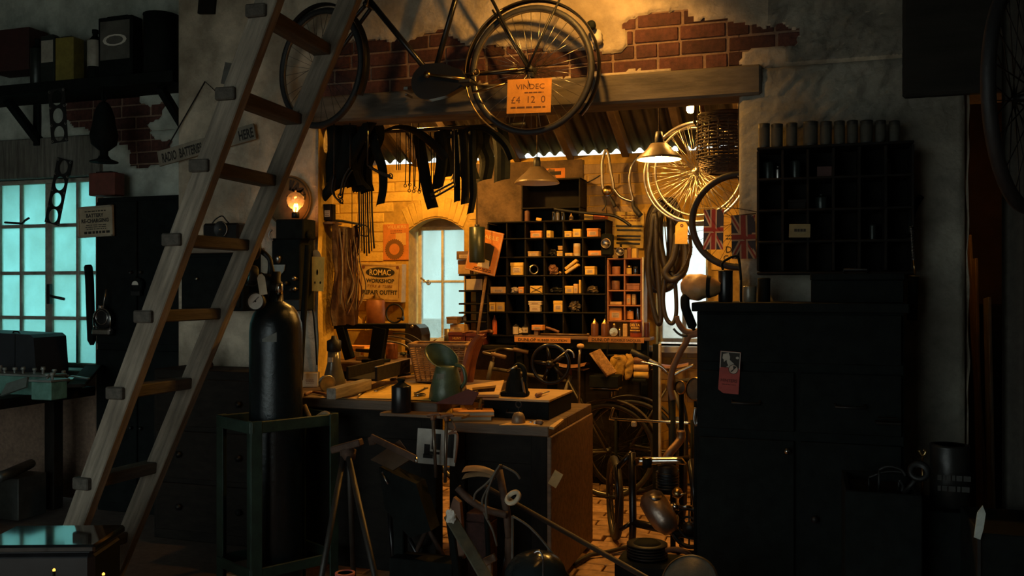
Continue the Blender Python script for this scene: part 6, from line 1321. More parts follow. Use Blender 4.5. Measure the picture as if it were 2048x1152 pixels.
def lever(label, pts, Y, hook):
    m = MB(); m.tube(pxs(pts, Y, 5), .006, 6); m.tube(pxs([(x+4, y+5) for x, y in pts], Y+.02, 5), .005, 6); b = P(*pts[-1], Y); m.tube(ring(b, .013, 10, X1, Z1), .004, 5, True); m.tube([P(*pts[0], Y), Vector((P(*pts[0], Y).x, Y, 2.409))], .004, 5)
    return one('brake_lever', label, 'lever', m, M_iron)
lever('forked brake lever sticking out right of the left bundle', [(735, 330), (752, 340), (768, 347), (781, 352)], 4.67, 0)
lever('short brake lever with a curled end in the middle of the left bundle', [(700, 335), (690, 350), (684, 368), (680, 392)], 4.67, 0)
lever('small brake lever hanging below the left bundle', [(668, 350), (664, 380), (672, 396), (682, 402)], 4.665, 0)
m = MB(); m.tube(pxs([(863, 397), (880, 388), (910, 371)], YG-.24, 3), .007, 6); m.tube(pxs([(861, 390), (878, 380), (908, 364)], YG-.24, 3), .007, 6); m.tube([P(910, 371, YG-.24), P(908, 364, YG-.24), Vector((P(908, 364, YG-.24).x, YG-.24, rz(YG-.24)))], .006, 6); one('mudguard_stay', 'double rod stay sloping across the yellow wall above the arched window', 'rod', m, M_iron)
m = MB(); a = P(810, 308, YG+.1); b = P(823, 293, YG+.1); m.tube([a, b], .004, 5); m.tube([b, Vector((b.x, YG+.1, rz(YG+.1)))], .003, 5); one('chain_length', 'short bright length of chain under the roof left of centre', 'chain', m, M_chrome)
m = MB(); m.tube(spl([P(704, 470, 6.2), P(712, 480, 6.2), P(706, 500, 6.2), P(715, 512, 6.15)], 5), .006, 6); m.tube(ring(P(708, 500, 6.2), .05, 16, X1, Z1), .004, 5, True); m.tube([P(704, 470, 6.2), Vector((P(704, 470, 6.2).x, 6.2, rz(6.2)))], .003, 5); one('wire_loop', 'loop of wire hanging behind the sheaf of brake rods', 'wire', m, M_iron)
m = MB(); m.tube(pxs([(716, 455), (728, 450), (738, 458), (735, 472), (720, 470)], 6.45, 5), .006, 6); m.tube([P(728, 450, 6.45), P(728, 450, 6.74)], .005, 5); one('wall_hook', 'curled iron hook on the yellow wall behind the brake rods', 'hook', m, M_iron)
# ---- handlebars on the wall by the shelves
YV = 6.62
m = MB(); m.tube(pxs([(1212, 298), (1205, 320), (1204, 345), (1206, 378), (1215, 392), (1227, 380), (1222, 345), (1216, 305), (1212, 298)], YV, 5), .012, 8)
t = thing('looped_handlebar', 'looped steel handlebar hanging on the rear wall right of the conical lampshade', 'handlebar', P(1214, 392, YV)); obj('bar', m, M_steel, t)
m = MB(); m.lathe([(0, -.02), (.03, -.016), (.04, 0), (.03, .012), (0, .018)], axisM(P(1215, 381, YV-.02), (0, -1, .2)), 18); obj('bell', m, M_brass, t)
m = MB(); m.tube(pxs([(1219, 392), (1225, 402), (1230, 414)], YV-.01, 3), [.01]*3+[.015]*4, 8); obj('grip', m, M_rubber, t)
m = MB(); m.tube(pxs([(1205, 348), (1185, 360), (1168, 368)], YV, 4), .005, 6); m.tube(pxs([(1211, 398), (1211, 412), (1204, 421)], YV, 4), .005, 6); obj('lever', m, M_iron, t)
m = MB(); m.tube([P(1212, 298, YV), P(1212, 300, 6.74)], .006, 6); obj('peg', m, M_iron, t)
YV = 6.52
t = thing('drop_handlebar', 'curved steel handlebar with a black grip hanging right of the looped one', 'handlebar', P(1266, 400, YV))
m = MB(); m.tube(pxs([(1228, 378), (1240, 393), (1258, 401), (1266, 400), (1261, 380), (1259, 355), (1265, 330), (1278, 312)], YV, 5), .011, 8); m.tube([P(1278, 312, YV), P(1278, 312, 6.74)], .006, 6); obj('bar', m, M_steel, t)
m = MB(); m.tube(pxs([(1266, 402), (1268, 415), (1282, 432)], YV, 4), [.014]*5+[.02]*4, 8); obj('grip', m, M_rubber, t)
# ---- steel wheels around the lamp
MW = mat('bright_rim', (.62, .58, .50), .28, .9, var=.15, sc=25, bump=.03, dirt=.15)
WL = ['front one of three bare steel wheels hanging by the lit lamp', 'middle one of three bare steel wheels hanging by the lit lamp', 'rear one of three bare steel wheels hanging by the lit lamp']
wc = [(P(1393, 344, 5.66), .318, .02), (P(1396, 340, 5.84), .30, -.12), (P(1384, 350, 6.02), .322, .16)]
for i, (c, r_, yaw) in enumerate(wc):
    t = thing('bare_wheelset', WL[i], 'wheel', c-Vector((0, 0, r_))); a1 = Matrix.Rotation(yaw-.1, 3, 'Z') @ X1
    wheel(t, c, a1, Z1, r_, MW, None, nsp=(32, 36, 28)[i], rr=.0095, sr=.0023, seg=56)
bz = wc[0][0].z+.30
m = MB(); x = wc[0][0].x; zt_ = min(c.z+r_-.012 for c, r_, _ in wc); m.tube([(x, 5.55, zt_-.012), (x, 6.15, zt_-.012)], .010, 8)
for y in (5.55, 6.15): drop(m, x, y, zt_-.012)
one('wheel_bar', 'iron bar under the roof carrying the three steel wheels', 'bar', m, M_iron)
c = P(1478, 442, 5.22)
t = thing('tyred_wheelset', 'black tyred wheel hanging in front of the steel wheels beside the flag', 'wheel', c-Vector((0, 0, .28)))
wheel(t, c, X1, Z1, .281, M_iron, M_rubber, .019, 28, M_iron, M_iron, sr=.0014, seg=56)
m = MB(); m.tube([(c.x, 5.22, c.z+.253), (c.x, 5.22, rz(5.22))], .006, 6); m.tube(arc((c.x, 5.22, c.z+.253), .02, PI, 2*PI, 8, (0, 1, 0), Z1), .006, 6); one('wheel_hook', 'iron hook from the roof holding the tyred wheel', 'hook', m, M_iron)
# dark wicker basket up by the corner
c = P(1452, 346, 5.43); hh = P(1452, 232, 5.43).z-c.z
t = thing('hanging_basket', 'deep dark wicker basket hanging under the roof above the tyred wheel', 'basket', c)
m = MB(); T = Matrix.Translation(c); prof = [(.10, 0), (.145, .03), (.165, hh*.25), (.17, hh*.55), (.162, hh*.85), (.155, hh)]
def bp(f):
    f *= len(prof)-1; i = min(int(f), len(prof)-2); u = f-i; return prof[i][0]*(1-u)+prof[i+1][0]*u, prof[i][1]*(1-u)+prof[i+1][1]*u
for r_ in range(26):
    ra, z = bp(r_/25); m.tube([T @ Vector(((ra+(.005 if (j+r_) % 2 else -.005))*math.cos(2*PI*j/36), (ra+(.005 if (j+r_) % 2 else -.005))*math.sin(2*PI*j/36), z)) for j in range(36)], .006, 4, True)
obj('weavers', m, M_wickd, t, kind='stuff')
m = MB()
for j in range(18): m.tube([T @ Vector((bp(q_/6)[0]*math.cos(2*PI*j/18), bp(q_/6)[0]*math.sin(2*PI*j/18), bp(q_/6)[1])) for q_ in range(7)], .005, 5)
obj('stakes', m, M_wickd, t, kind='stuff')
m = MB(); m.lathe([(0, .004), (.10, .004)], T, 20); m.lathe([(.0, .008), (.10, .008)], T, 20); obj('base', m, M_wickd, t)
m = MB(); m.tube(ring(T @ Vector((0, 0, hh)), .157, 36, X1, (0, 1, 0)), .012, 8, True); obj('rim', m, M_wickd, t)
m = MB()
for sx in (-.12, .13): m.tube(spl([T @ Vector((sx, -.05, hh)), T @ Vector((sx*.9-.03, -.02, hh+.12)), Vector((c.x+sx*.7, 5.4, rz(5.4)))], 5), .014, 8)
obj('strap', m, M_leather, t)
# ---- inner tubes in front of the bright window
M_tube = mat('perished_rubber', (.018, .015, .015), .5, var=.4, dirt=.2)
TL = [('outermost black tyre loop at the left of the bunch before the bright window', [(1322, 402), (1303, 425), (1297, 470), (1298, 530), (1306, 575), (1328, 570), (1340, 520), (1342, 450), (1334, 408)], .030, 6.48),
      ('second tyre loop of the bunch, hanging a little lower', [(1322, 404), (1304, 440), (1300, 500), (1308, 560), (1326, 578), (1350, 560), (1358, 500), (1352, 430), (1338, 405)], .028, 6.42),
      ('inner tube crossing the middle of the bright window', [(1326, 405), (1318, 450), (1322, 500), (1336, 545), (1352, 530), (1362, 480), (1356, 425), (1342, 402)], .026, 6.36),
      ('long limp inner tube hanging down the left side of the bright window', [(1302, 470), (1296, 520), (1300, 580), (1310, 630), (1318, 648), (1322, 630), (1318, 570), (1312, 500), (1312, 440), (1308, 430)], .019, 6.28),
      ('limp inner tube looping lowest in front of the bright window', [(1330, 560), (1326, 600), (1332, 635), (1344, 647), (1352, 630), (1352, 590), (1348, 555), (1338, 545)], .015, 6.24),
      ('thick rubber loop at the right of the bunch', [(1362, 470), (1372, 500), (1368, 540), (1345, 560), (1330, 545), (1345, 520), (1352, 490), (1354, 470)], .026, 6.20)]
m = MB(); hk = P(1328, 404, 6.3); m.tube([(hk.x, 6.12, hk.z), (hk.x, 6.75, hk.z)], .012, 8); m.tube([(hk.x, 6.5, hk.z), (hk.x, 6.5, hk.z+.02)], .006, 6)
one('tube_hook', 'iron peg in the rear wall carrying the bunch of inner tubes', 'hook', m, M_iron)
for lb, pts, r_, Y in TL:
    m = MB(); m.tube(spl([P(x, y, Y) for x, y in pts+[pts[0]]], 5)[:-1], r_, 8, True)
    if pts[0][1] > 420: m.tube([P(*min(pts, key=lambda q_: q_[1]), Y), Vector((hk.x, Y, hk.z))], .004, 5)
    one('inner_tube', lb, 'inner tube', m, M_tube, 'bunch of tyres and inner tubes')
m = MB(); pts = pxs([(1380, 470), (1382, 500), (1375, 525), (1362, 545), (1350, 552)], 6.10, 6); m.strip(pts, .06, .006, (.2, 1, 0)); o = one('studded_belt', 'dark belt with a double row of punched holes before the bright window', 'belt', m, M_tube)
m = MB()
for i in range(2, len(pts)-2, 3):
    for s in (-.012, .012): m.lathe([(0, 0), (.005, .001), (0, .004)], axisM(pts[i]+Vector((s, -.028, 0)), (-.3, -1, 0)), 8)
obj('studs', m, M_chrome, o, kind='stuff')
m = MB(); m.tube([P(1380, 470, 6.10), Vector((hk.x+.1, 6.12, hk.z+.02)), Vector((hk.x, 6.14, hk.z))], .004, 5); one('belt_cord', 'thin cord tying the studded belt to the iron peg', 'cord', m, M_cord)
t = thing('parcel_tag', 'large yellow parcel tag hanging from the steel wheels', 'tag', P(1363, 488, 5.55)); F = frame(P(1363, 466, 5.55), -.03); k = pm(1363, 5.55)
m = MB(); m.prism([(-12.5*k, -22*k), (12.5*k, -22*k), (12.5*k, 14*k), (7*k, 22*k), (-7*k, 22*k), (-12.5*k, 14*k)], .002, F); obj('tag', m, M_cardy, t)
m = MB(); m.lathe([(.004, .003), (.010, .003)], F @ Matrix.Translation((0, 15*k, 0)), 12); obj('eyelet', m, M_inkbr, t)
m = MB(); m.tube([F @ Vector((0, 16*k, .002)), P(1378, 445, 5.655)], .002, 4); obj('string', m, M_rope, t)
# ---- bunting flags
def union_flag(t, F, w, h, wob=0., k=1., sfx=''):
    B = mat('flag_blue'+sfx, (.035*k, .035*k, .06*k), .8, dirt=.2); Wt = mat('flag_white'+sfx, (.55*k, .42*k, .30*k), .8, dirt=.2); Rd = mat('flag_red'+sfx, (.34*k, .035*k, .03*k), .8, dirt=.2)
    sh = lambda x, y, z: F @ Vector((x, y, z+wob*math.sin(x/w*5+y/h*2)))
    def clipdiag(a, b, th):
        d = Vector((b[0]-a[0], b[1]-a[1])).normalized(); n_ = Vector((-d.y, d.x))*th/2; poly = [Vector(a)+n_, Vector(b)+n_, Vector(b)-n_, Vector(a)-n_]
        for ax, lim, sg in ((0, w/2, 1), (0, -w/2, -1), (1, h/2, 1), (1, -h/2, -1)):
            out = []
            for i in range(len(poly)):
                p, q_ = poly[i-1], poly[i]; ip = (p[ax]-lim)*sg <= 0; iq = (q_[ax]-lim)*sg <= 0
                if ip != iq: u = (lim-p[ax])/(q_[ax]-p[ax]); out.append(p+(q_-p)*u)
                if iq: out.append(q_)
            poly = out
        return [(v.x, v.y) for v in poly]
    def strip_(name, polys, z, m_):
        m = MB()
        for pl in polys:
            n = len(pl)
            for s in (1, -1): m.add([sh(x, y, s*z) for x, y in pl], [tuple(range(n))])
        return obj(name, m, m_, t)
    m = MB(); m.grid(lambda u, v: sh((u-.5)*w, (v-.5)*h, .0006), 8, 8); m.grid(lambda u, v: sh((u-.5)*w, (v-.5)*h, -.0006), 8, 8, flip=True); obj('cloth', m, B, t)
    D = [((-w*.6, -h*.6), (w*.6, h*.6)), ((-w*.6, h*.6), (w*.6, -h*.6))]
    strip_('white_saltire', [clipdiag(a, b, w*.22) for a, b in D], .0012, Wt); strip_('red_saltire', [clipdiag(a, b, w*.075) for a, b in D], .0018, Rd)
    strip_('white_cross', [[(-w*.17, -h/2), (w*.17, -h/2), (w*.17, h/2), (-w*.17, h/2)], [(-w/2, -w*.17), (w/2, -w*.17), (w/2, w*.17), (-w/2, w*.17)]], .0024, Wt)
    strip_('red_cross', [[(-w*.10, -h/2), (w*.10, -h/2), (w*.10, h/2), (-w*.10, h/2)], [(-w/2, -w*.10), (w/2, -w*.10), (w/2, w*.10), (-w/2, w*.10)]], .003, Rd)
a, b = P(1396, 417, 5.16), P(1520, 425, 4.58)
m = MB(); m.tube(spl([a, Vector((-.375, 4.60, (a.z+b.z)/2-.01)), b], 6), .0025, 5); m.tube([a, Vector((a.x, 5.16, rz(5.16)))], .0025, 5); one('bunting_string', 'string of bunting stretched across the right edge of the opening', 'string', m, M_cord)
k = pm(1427, 5.06); t = thing('bunting_flag', 'lit red white and blue flag on the bunting string before the tyred wheel', 'flag', P(1427, 501, 5.04)); union_flag(t, frame(P(1427, 459, 5.035), -.02, -.15), 40*k, 80*k, .003)
k = pm(1488, 4.62); t = thing('bunting_flag', 'shadowed flag of the bunting hanging at the corner of the dark wall', 'flag', P(1488, 520, 4.60)); union_flag(t, frame(P(1487, 474, 4.56), .02, .1), 46*k, 86*k, .003, .42, '_shaded')  # same cloth, its colours darkened to paint in the shade
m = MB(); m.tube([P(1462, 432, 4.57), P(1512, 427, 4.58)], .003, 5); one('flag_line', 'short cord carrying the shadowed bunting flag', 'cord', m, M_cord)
# yellow bill right of the bright window
X0, X1c, Z0, Z1c = R(1422, 418, 1492, 540, YW)
t, F = board_sign('yellow_bill', 'yellow printed bill on the rear wall behind the bunting flag', Vector(((X0+X1c)/2, YW, (Z0+Z1c)/2)), X1c-X0, Z1c-Z0, M_cardy, 0, .006)
def onbill(st, px, py, h, shear=0): p = P(px, py, YW-.002); text(st, frame(p-Vector((0, .005, 0))), M_ink, t, h=h, shear=shear)
onbill('DU', 1464, 499, .045); onbill('C', 1452, 516, .04); onbill('MOT', 1466, 530, .022)
m = MB(); lines(m, 0, .10, -.01, .035, 2, frame(P(1450, 478, YW-.006)), .35); obj('small_print', m, M_ink, t)
# ================================================================ BICYCLES AND CYCLE GEAR, RIGHT REAR
def bicycle(name, label, hub, head, R_=.335, wb=1.05, hz=1.02, m_=M_gloss, flip=1, guard=True, steer=0.0, mr=None, only_rear=False):
    hub = Vector(hub); hd = Vector((head[0], head[1], 0)).normalized(); sd = Vector((-hd.y, hd.x, 0)); U = Z1
    L = lambda f, z, s=0: Vector((hub.x, hub.y, 0))+hd*f+U*z+sd*s
    t = thing(name, label, 'bicycle', Vector((hub.x, hub.y, 0))+hd*wb/2); mr = mr or M_steel
    wheel(t, L(0, R_), hd, U, R_, mr, M_rubber, .018, 28, M_iron, M_iron, sr=.0013, seg=44)
    fd = (Matrix.Rotation(steer, 3, 'Z') @ hd); fs = Vector((-fd.y, fd.x, 0))
    wheel(t, L(wb, R_), fd, U, R_, mr, M_rubber, .018, 28, M_iron, M_iron, sr=.0013, seg=44)
    bb = L(.45, .28); st = L(.27, .84); hb_, ht = L(wb-.09, .70), L(wb-.15, .90)
    m = MB(); m.tube([bb, st], .0145, 8); m.tube([bb, hb_], .0155, 8); m.tube([L(.30, .80), ht-U*.03], .014, 8); m.tube([hb_-U*.02, ht+U*.02], .018, 8)
    for s in (-.055, .055): m.tube([L(0, R_, s), bb+sd*s*.5], .008, 6); m.tube([L(0, R_, s), L(.28, .80, s*.3)], .007, 6)
    m.tube([bb-sd*.04, bb+sd*.04], .02, 10); obj('frame', m, m_, t)
    m = MB()
    for s in (-.05, .05): m.tube(spl([L(wb, R_)+fs*s, L(wb-.05, .52)+fs*s, hb_+fs*s*.7], 4), .010, 6)
    m.tube([hb_-fs*.045, hb_+fs*.045], .011, 6); obj('fork', m, m_, t)
    if guard:
        for f, d_, s_ in ((0, hd, sd), (wb, fd, fs)): m = MB(); m.strip(arc(L(f, R_), R_+.025, .5 if f == 0 else .9, 3.2 if f == 0 else 2.9, 26, d_, U), .055, .002, s_, crown=.013); obj('mudguard', m, m_, t)
    m = MB(); m.tube([bb-sd*.06, bb+sd*.06], .008, 6); m.tube([bb+sd*.06, bb+sd*.06+hd*.12-U*.12], .008, 6); m.tube([bb-sd*.06, bb-sd*.06-hd*.12+U*.12], .008, 6)
    for s in (1, -1): m.box(bb+sd*(.10*s)+(hd*.12-U*.12)*s, (.07, .07, .02), b=.004)
    m.lathe([(.085, -.003), (.095, 0), (.085, .003), (.07, 0), (.085, -.003)], axisM(bb+sd*.05, sd), 24); obj('crankset', m, M_steel, t)
    q_ = st+U*.06; m = MB(); m.tube([st, q_], .012, 6)
    m.grid(lambda u, v: q_+hd*(-.12+u*.25)+sd*((v-.5)*(.17-.14*u**.7))+U*(.035-.02*(2*v-1)**2-.02*math.sin(u*PI)), 8, 6); m.grid(lambda u, v: q_+hd*(-.12+u*.25)+sd*((v-.5)*(.17-.14*u**.7))-U*.015, 8, 6, flip=True); obj('saddle', m, M_leather, t)
    s0 = L(wb-.17, hz-.02); m = MB(); m.tube([ht, s0], .011, 6); m.tube(spl([s0-fd*.14-fs*.26-U*.02, s0-fs*.22+fd*.0, s0-fs*.1+fd*.02, s0, s0+fs*.1+fd*.02, s0+fs*.22, s0-fd*.14+fs*.26-U*.02], 5), .010, 7); obj('handlebar', m, M_steel, t)
    for s in (-1, 1): m = MB(); m.tube([s0-fd*.06+fs*(.245*s)-U*.005, s0-fd*.17+fs*(.262*s)-U*.025], .015, 8); obj('grip', m, M_wood, t)
    return t
M_dusty = mat('dusty_black', (.085, .075, .06), .45, var=.4, dirt=.3)
ha = P(1217, 898, 6.1)
bicycle('black_bicycle', 'dusty black bicycle behind the benches with its rear mudguard beside the side panel', (ha.x, 6.1), (-1, 0), .33, wb=1.0, m_=M_dusty)
bicycle('grey_bicycle', 'second dark bicycle standing behind the first one, nearer the rear wall', (P(1262, 885, 6.28).x, 6.28), (1, .02), .335, wb=1.0, m_=mat('grey_cycle_paint', (.07, .068, .06), .45, dirt=.3))
YT = 5.55; c = P(1356, 930, YT); c.z = .33
t = thing('cycle_front_end', 'front wheel, fork and sloping handlebar of a bicycle before the bright window', 'bicycle part', (c.x, YT, 0))
wheel(t, c, Vector((.25, -.97, 0)), Z1, .33, M_steel, M_rubber, .018, 28, M_iron, M_iron, sr=.0013, seg=44)
m = MB()
for s in (-.05, .05): m.tube(spl([c+X1*s, c+Vector((s, .01, .33)), P(1346, 775, YT)+X1*s*.5], 4), .010, 6)
m.tube([P(1346, 780, YT), P(1345, 750, YT)], .018, 8); m.tube([P(1346, 775, YT)-X1*.04, P(1346, 775, YT)+X1*.04], .012, 6); obj('fork', m, M_gloss, t)
m = MB(); m.tube(pxs([(1290, 716), (1318, 730), (1342, 750), (1362, 742), (1388, 730)], YT, 5), .011, 7); obj('handlebar', m, M_steel, t)
m = MB(); m.tube([P(1262, 702, YT), P(1298, 720, YT)], .017, 8); g_ = obj('grip', m, M_rubber, t)
m = MB(); m.tube(pxs([(1281, 723), (1300, 727), (1322, 733), (1336, 746)], YT-.02, 4), .006, 6); obj('brake_lever', m, M_chrome, t)
# brown drop handlebar by the window
t = thing('brown_racing_bar', 'brown taped handlebar with a brake lever standing before the bright window', 'handlebar', P(1372, 690, 5.0))
m = MB(); m.tube(pxs([(1354, 632), (1358, 648), (1370, 662), (1385, 664), (1403, 660)], 4.96, 5), [.012]*4+[.016]*17, 8); m.tube(pxs([(1403, 660), (1392, 668), (1378, 672), (1372, 685), (1360, 705), (1345, 740), (1340, 775), (1346, 800)], 4.96, 5), .017, 8); obj('bar', m, mat('brown_tape', (.17, .09, .05), .7, dirt=.4), t)
m = MB(); m.tube(pxs([(1347, 657), (1354, 665), (1364, 671), (1376, 672)], 4.95, 4), .007, 6); obj('lever', m, M_iron, t)
m = MB(); m.tube([P(1346, 800, 4.96), Vector((P(1346, 800, 4.96).x, 4.96, .0))], .015, 8); m.tube([Vector((P(1346, 800, 4.96).x-.15, 4.96, .012)), Vector((P(1346, 800, 4.96).x+.15, 4.96, .012))], .012, 6); obj('stand', m, M_black, t)
# black spoked hand wheel on the rear side
c = P(1101, 728, 5.62)
t = thing('flywheel_stand', 'large black spoked hand wheel on a stand below the lettered ledge', 'flywheel', Vector((c.x, 5.62, 0))); rr_ = 38*pm(1101, 5.62)
m = MB(); m.tube(ring(c, rr_, 40, X1, Z1), .012, 8, True); obj('rim', m, M_gloss, t)
m = MB()
for i in range(5): a = 2*PI*i/5+.5; m.tube([c, c+X1*rr_*math.cos(a)+Z1*rr_*math.sin(a)], [.014, .009], 7)
m.lathe([(0, -.05), (.022, -.05), (.028, -.03), (.028, .03), (.022, .05), (0, .05)], axisM(c, (0, 1, 0)), 14); obj('spider', m, M_gloss, t)
m = MB(); m.beam(c+Vector((0, .06, 0)), Vector((c.x, 5.68, .02)), .07, .05, up=(0, 1, 0)); m.beam(Vector((c.x-.2, 5.68, .02)), Vector((c.x+.2, 5.68, .02)), .08, .04); obj('stand', m, M_black, t)
m = MB(); m.tube(pxs([(1130, 705), (1137, 700), (1146, 706), (1148, 716)], 5.6, 5), .007, 6); m.tube([P(1130, 705, 5.6), c+Vector((0, -.02, 0))], .006, 6); obj('crank', m, M_steel, t)
t = thing('knob_lever', 'lever with a round pale knob right of the black hand wheel', 'lever', P(1158, 720, 5.9))
m = MB(); m.tube([P(1160, 698, 5.9), P(1158, 720, 5.9), Vector((P(1158, 720, 5.9).x, 5.9, 0))], .009, 7); obj('shaft', m, M_steel, t)
m = MB(); m.lathe([(0, -.018), (.02, -.012), (.026, 0), (.02, .012), (0, .018)], Matrix.Translation(P(1161, 692, 5.9)), 16); obj('knob', m, M_card, t)
# tilted wicker lid, rags, rolls
t = thing('side_crate', 'black crate on the bicycle carrier, carrying a tilted wicker lid', 'crate', (P(1205, 770, 6.1).x, 6.1, .72))
X0, X1c, Z0, Z1c = R(1178, 752, 1236, 776, 6.03)
m = MB(); m.bx(X0, X1c, 6.03, 6.19, Z0, Z1c); obj('box', m, M_black, t)
for y in (6.06, 6.16): m = MB(); m.tube([(X0, y, Z0-.008), (X1c, y, Z0-.008)], .008, 6); m.tube([(ha.x+.03, y, Z0-.008), (ha.x+.03, 6.1+(y-6.1)*.9, .705)], .006, 6); obj('carrier_rail', m, M_steel, t)
m = MB(); m.bx(X0+.02, X1c-.02, 6.05, 6.17, Z0-.022, Z0-.016); obj('carrier_plate', m, M_black, t)
a = P(1190, 703, 6.07); b = P(1223, 748, 6.05); ctr = (a+b)/2; d = (b-a).normalized()
up = Vector((d.z, 0, -d.x)); 
t = thing('wicker_lid', 'bright wicker lid tilted on edge on the black crate', 'lid', b)
n_ = Vector((.45, -.35, .55)); n_ = (n_-d*n_.dot(d)).normalized(); e_ = d.cross(n_).normalized(); Lh, Wh = (b-a).length/2, .05
m = MB()
for i in range(9):
    s = -Wh+2*Wh*i/8; m.tube([ctr+d*(Lh*(2*j/24-1))+e_*s+n_*(.004 if (i+j) % 2 else -.004) for j in range(25)], .0065, 5)
for j in range(25): u = Lh*(2*j/24-1); m.tube([ctr+d*u-e_*Wh, ctr+d*u+e_*Wh], .0035, 4)
obj('weave', m, M_wick, t, kind='stuff')
m = MB(); cs = [ctr+d*(sx*Lh)+e_*(sy*Wh) for sx, sy in ((-1, -1), (1, -1), (1, 1), (-1, 1))]; m.tube(cs, .009, 6, True); obj('rim', m, M_wick, t)
def rag(name, label, pts, Y, m_, seed, w=.05):
    m = MB(); P3 = pxs(pts, Y, 6); n = len(P3)
    def fn(u, v):
        i = min(int(u*(n-1)), n-2); f_ = u*(n-1)-i; c = P3[i]*(1-f_)+P3[i+1]*f_; a = 2*PI*v; rr = w*(.75+.5*noise.noise(Vector((u*6, math.cos(a)*1.5+seed, math.sin(a)*1.5))))*(math.sin(PI*min(1, max(0, u*.9+.08)))**.5)
        return c+Vector((math.cos(a)*rr, math.sin(a)*rr*.6, math.sin(a*2+u*9)*rr*.18))
    m.grid(fn, 22, 16); return one(name, label, 'rag', m, m_)
M_rag = mat('ochre_rag', (.55, .33, .06), .9, var=.5, sc=14, bump=.6, dirt=.4)
t_ = thing('rag_rail', 'thin rail slung below the lettered ledge, hung with ochre rags', 'rail', P(1240, 715, 6.28)); a, b = P(1214, 711, 6.28), P(1266, 711, 6.28)
m = MB(); m.tube([a, b], .008, 6); obj('bar', m, M_iron, t_)
for q_ in (a, b): m = MB(); m.tube([q_, Vector((q_.x, 6.325, zl2-.0245))], .008, 6); obj('post', m, M_black, t_)
rag('ochre_rag', 'ochre rag bunched at the left of the rail below the lettered ledge', [(1228, 735), (1232, 715), (1240, 712), (1244, 728), (1238, 748), (1243, 762)], 6.25, M_rag, 1)
rag('ochre_rag', 'ochre rag hanging longer at the right of the rail below the lettered ledge', [(1258, 708), (1260, 725), (1258, 745), (1254, 760)], 6.245, M_rag, 5, .04)
zt_ = P(1275, 757, 6.24).z
t_ = thing('roll_rack', 'narrow dark rack for paper rolls hung below the right end of the lettered ledge', 'rack', P(1277, 757, 6.28)); m = MB(); X0, X1c = P(1266, 757, 6.25).x, P(1294, 757, 6.25).x; m.bx(X0, X1c, 6.20, 6.335, zt_-.02, zt_); obj('board', m, M_black, t_)
for x in (X0+.006, X1c-.006): m = MB(); m.bx(x-.006, x+.006, 6.322, 6.334, zt_-.02, zl2-.0238); obj('hanger', m, M_black, t_)
for i, (y0, y1, mm, lb) in enumerate(((743, 757, M_cardy, 'yellow roll lying lowest of three below the ledge'), (728, 742, M_card, 'tan roll lying between two others below the ledge'), (714, 727, M_leather, 'brown roll lying topmost of three below the ledge'))):
    r_ = (y1-y0)/2*pm(1275, 6.25); z = zt_+.001+sum(((a[1]-a[0])*pm(1275, 6.25)+.001) for a in ((743, 757), (728, 742))[:i])+r_; m = MB(); m.lathe([(0, 0), (r_, 0), (r_, .10), (r_*.7, .102), (r_*.65, .095), (0, .095)], axisM((P(1268, 750, 6.25).x, 6.255, z), (1, 0, 0)), 18); one('paper_roll', lb, 'roll', m, mm, 'three rolls below the ledge')
t = thing('steel_upright', 'black steel upright with a lit edge painted pale in front of the bright window', 'post', (P(1312, 800, 5.7).x, 5.7, 0)); x = P(1312, 800, 5.7).x; zt_ = P(1312, 688, 5.7).z
m = MB(); m.bx(x-.022, x+.016, 5.70, 5.73, 0, zt_); obj('angle', m, M_black, t); m = MB(); m.bx(x+.017, x+.030, 5.69, 5.73, .0, zt_); obj('lit_edge', m, M_white, t)  # white strip puts the light on the post's edge into colour
# chrome roller bar with a bent end
t = thing('chrome_stand', 'bright chrome bar with a bent end standing across the bicycles', 'bar', P(1300, 840, 5.15))
m = MB(); m.tube(spl([P(1227, 815, 5.36), P(1222, 834, 5.36), P(1226, 838, 5.36), P(1300, 842, 5.33), P(1386, 847, 5.3)], 5), .0085, 8); obj('bar', m, M_chrome, t)
for px, Y in ((1232, 5.355), (1384, 5.3)): a = P(px, 840, Y); m = MB(); m.tube([a, Vector((a.x, Y, 0))], .010, 6); obj('leg', m, M_black, t)
m = MB(); m.box(P(1268, 848, 5.34), (.032, .02, .035), b=.006); obj('clip', m, M_paper, t)
# ---- small motor cycle in front of the cabinet
YM = 4.78
t = thing('motor_cycle', 'small black motor cycle with chrome tank and pipe parked by the dark cabinet', 'motorcycle', (P(1320, 1100, YM).x, YM, 0))
w0 = P(1229, 995, 5.12); hd = Vector((.33, -.94, 0)).normalized()
rw = w0.z-.0; wheel(t, Vector((w0.x, 5.12, rw)), hd, Z1, rw, mat('nickel_rim', (.32, .26, .19), .3, .9), M_rubber, .022, 20, M_iron, M_iron, sr=.0016, seg=40)
g = lambda x, y, dy=0: P(x, y, YM+dy)
m = MB(); m.tube([g(1232, 930), g(1236, 990), g(1232, 1045)], .010, 8); m.tube([g(1264, 905), g(1266, 1050), g(1262, 1120)], .020, 10); m.tube([g(1264, 925), g(1380, 918)], .018, 8); m.tube([g(1264, 1045), g(1400, 1075, -.05)], .022, 8); m.tube([g(1380, 918), g(1400, 1075, -.05)], .018, 8); m.tube([g(1236, 935), g(1264, 905)], .014, 8); m.tube([g(1264, 1045), g(1240, 1060)], .012, 8); obj('frame', m, M_gloss, t)
m = MB(); m.tube([g(1272, 922, -.06), g(1282, 922, -.06), g(1352, 921, -.06), g(1362, 922, -.06), g(1372, 928, -.06)], [.020, .020, .020, .020, .006], 12); m.lathe([(0, 0), (.012, 0), (.012, .03), (0, .03)], axisM(g(1310, 922, -.04), (0, 1, 0)), 8); obj('inflator', m, M_chrome, t)
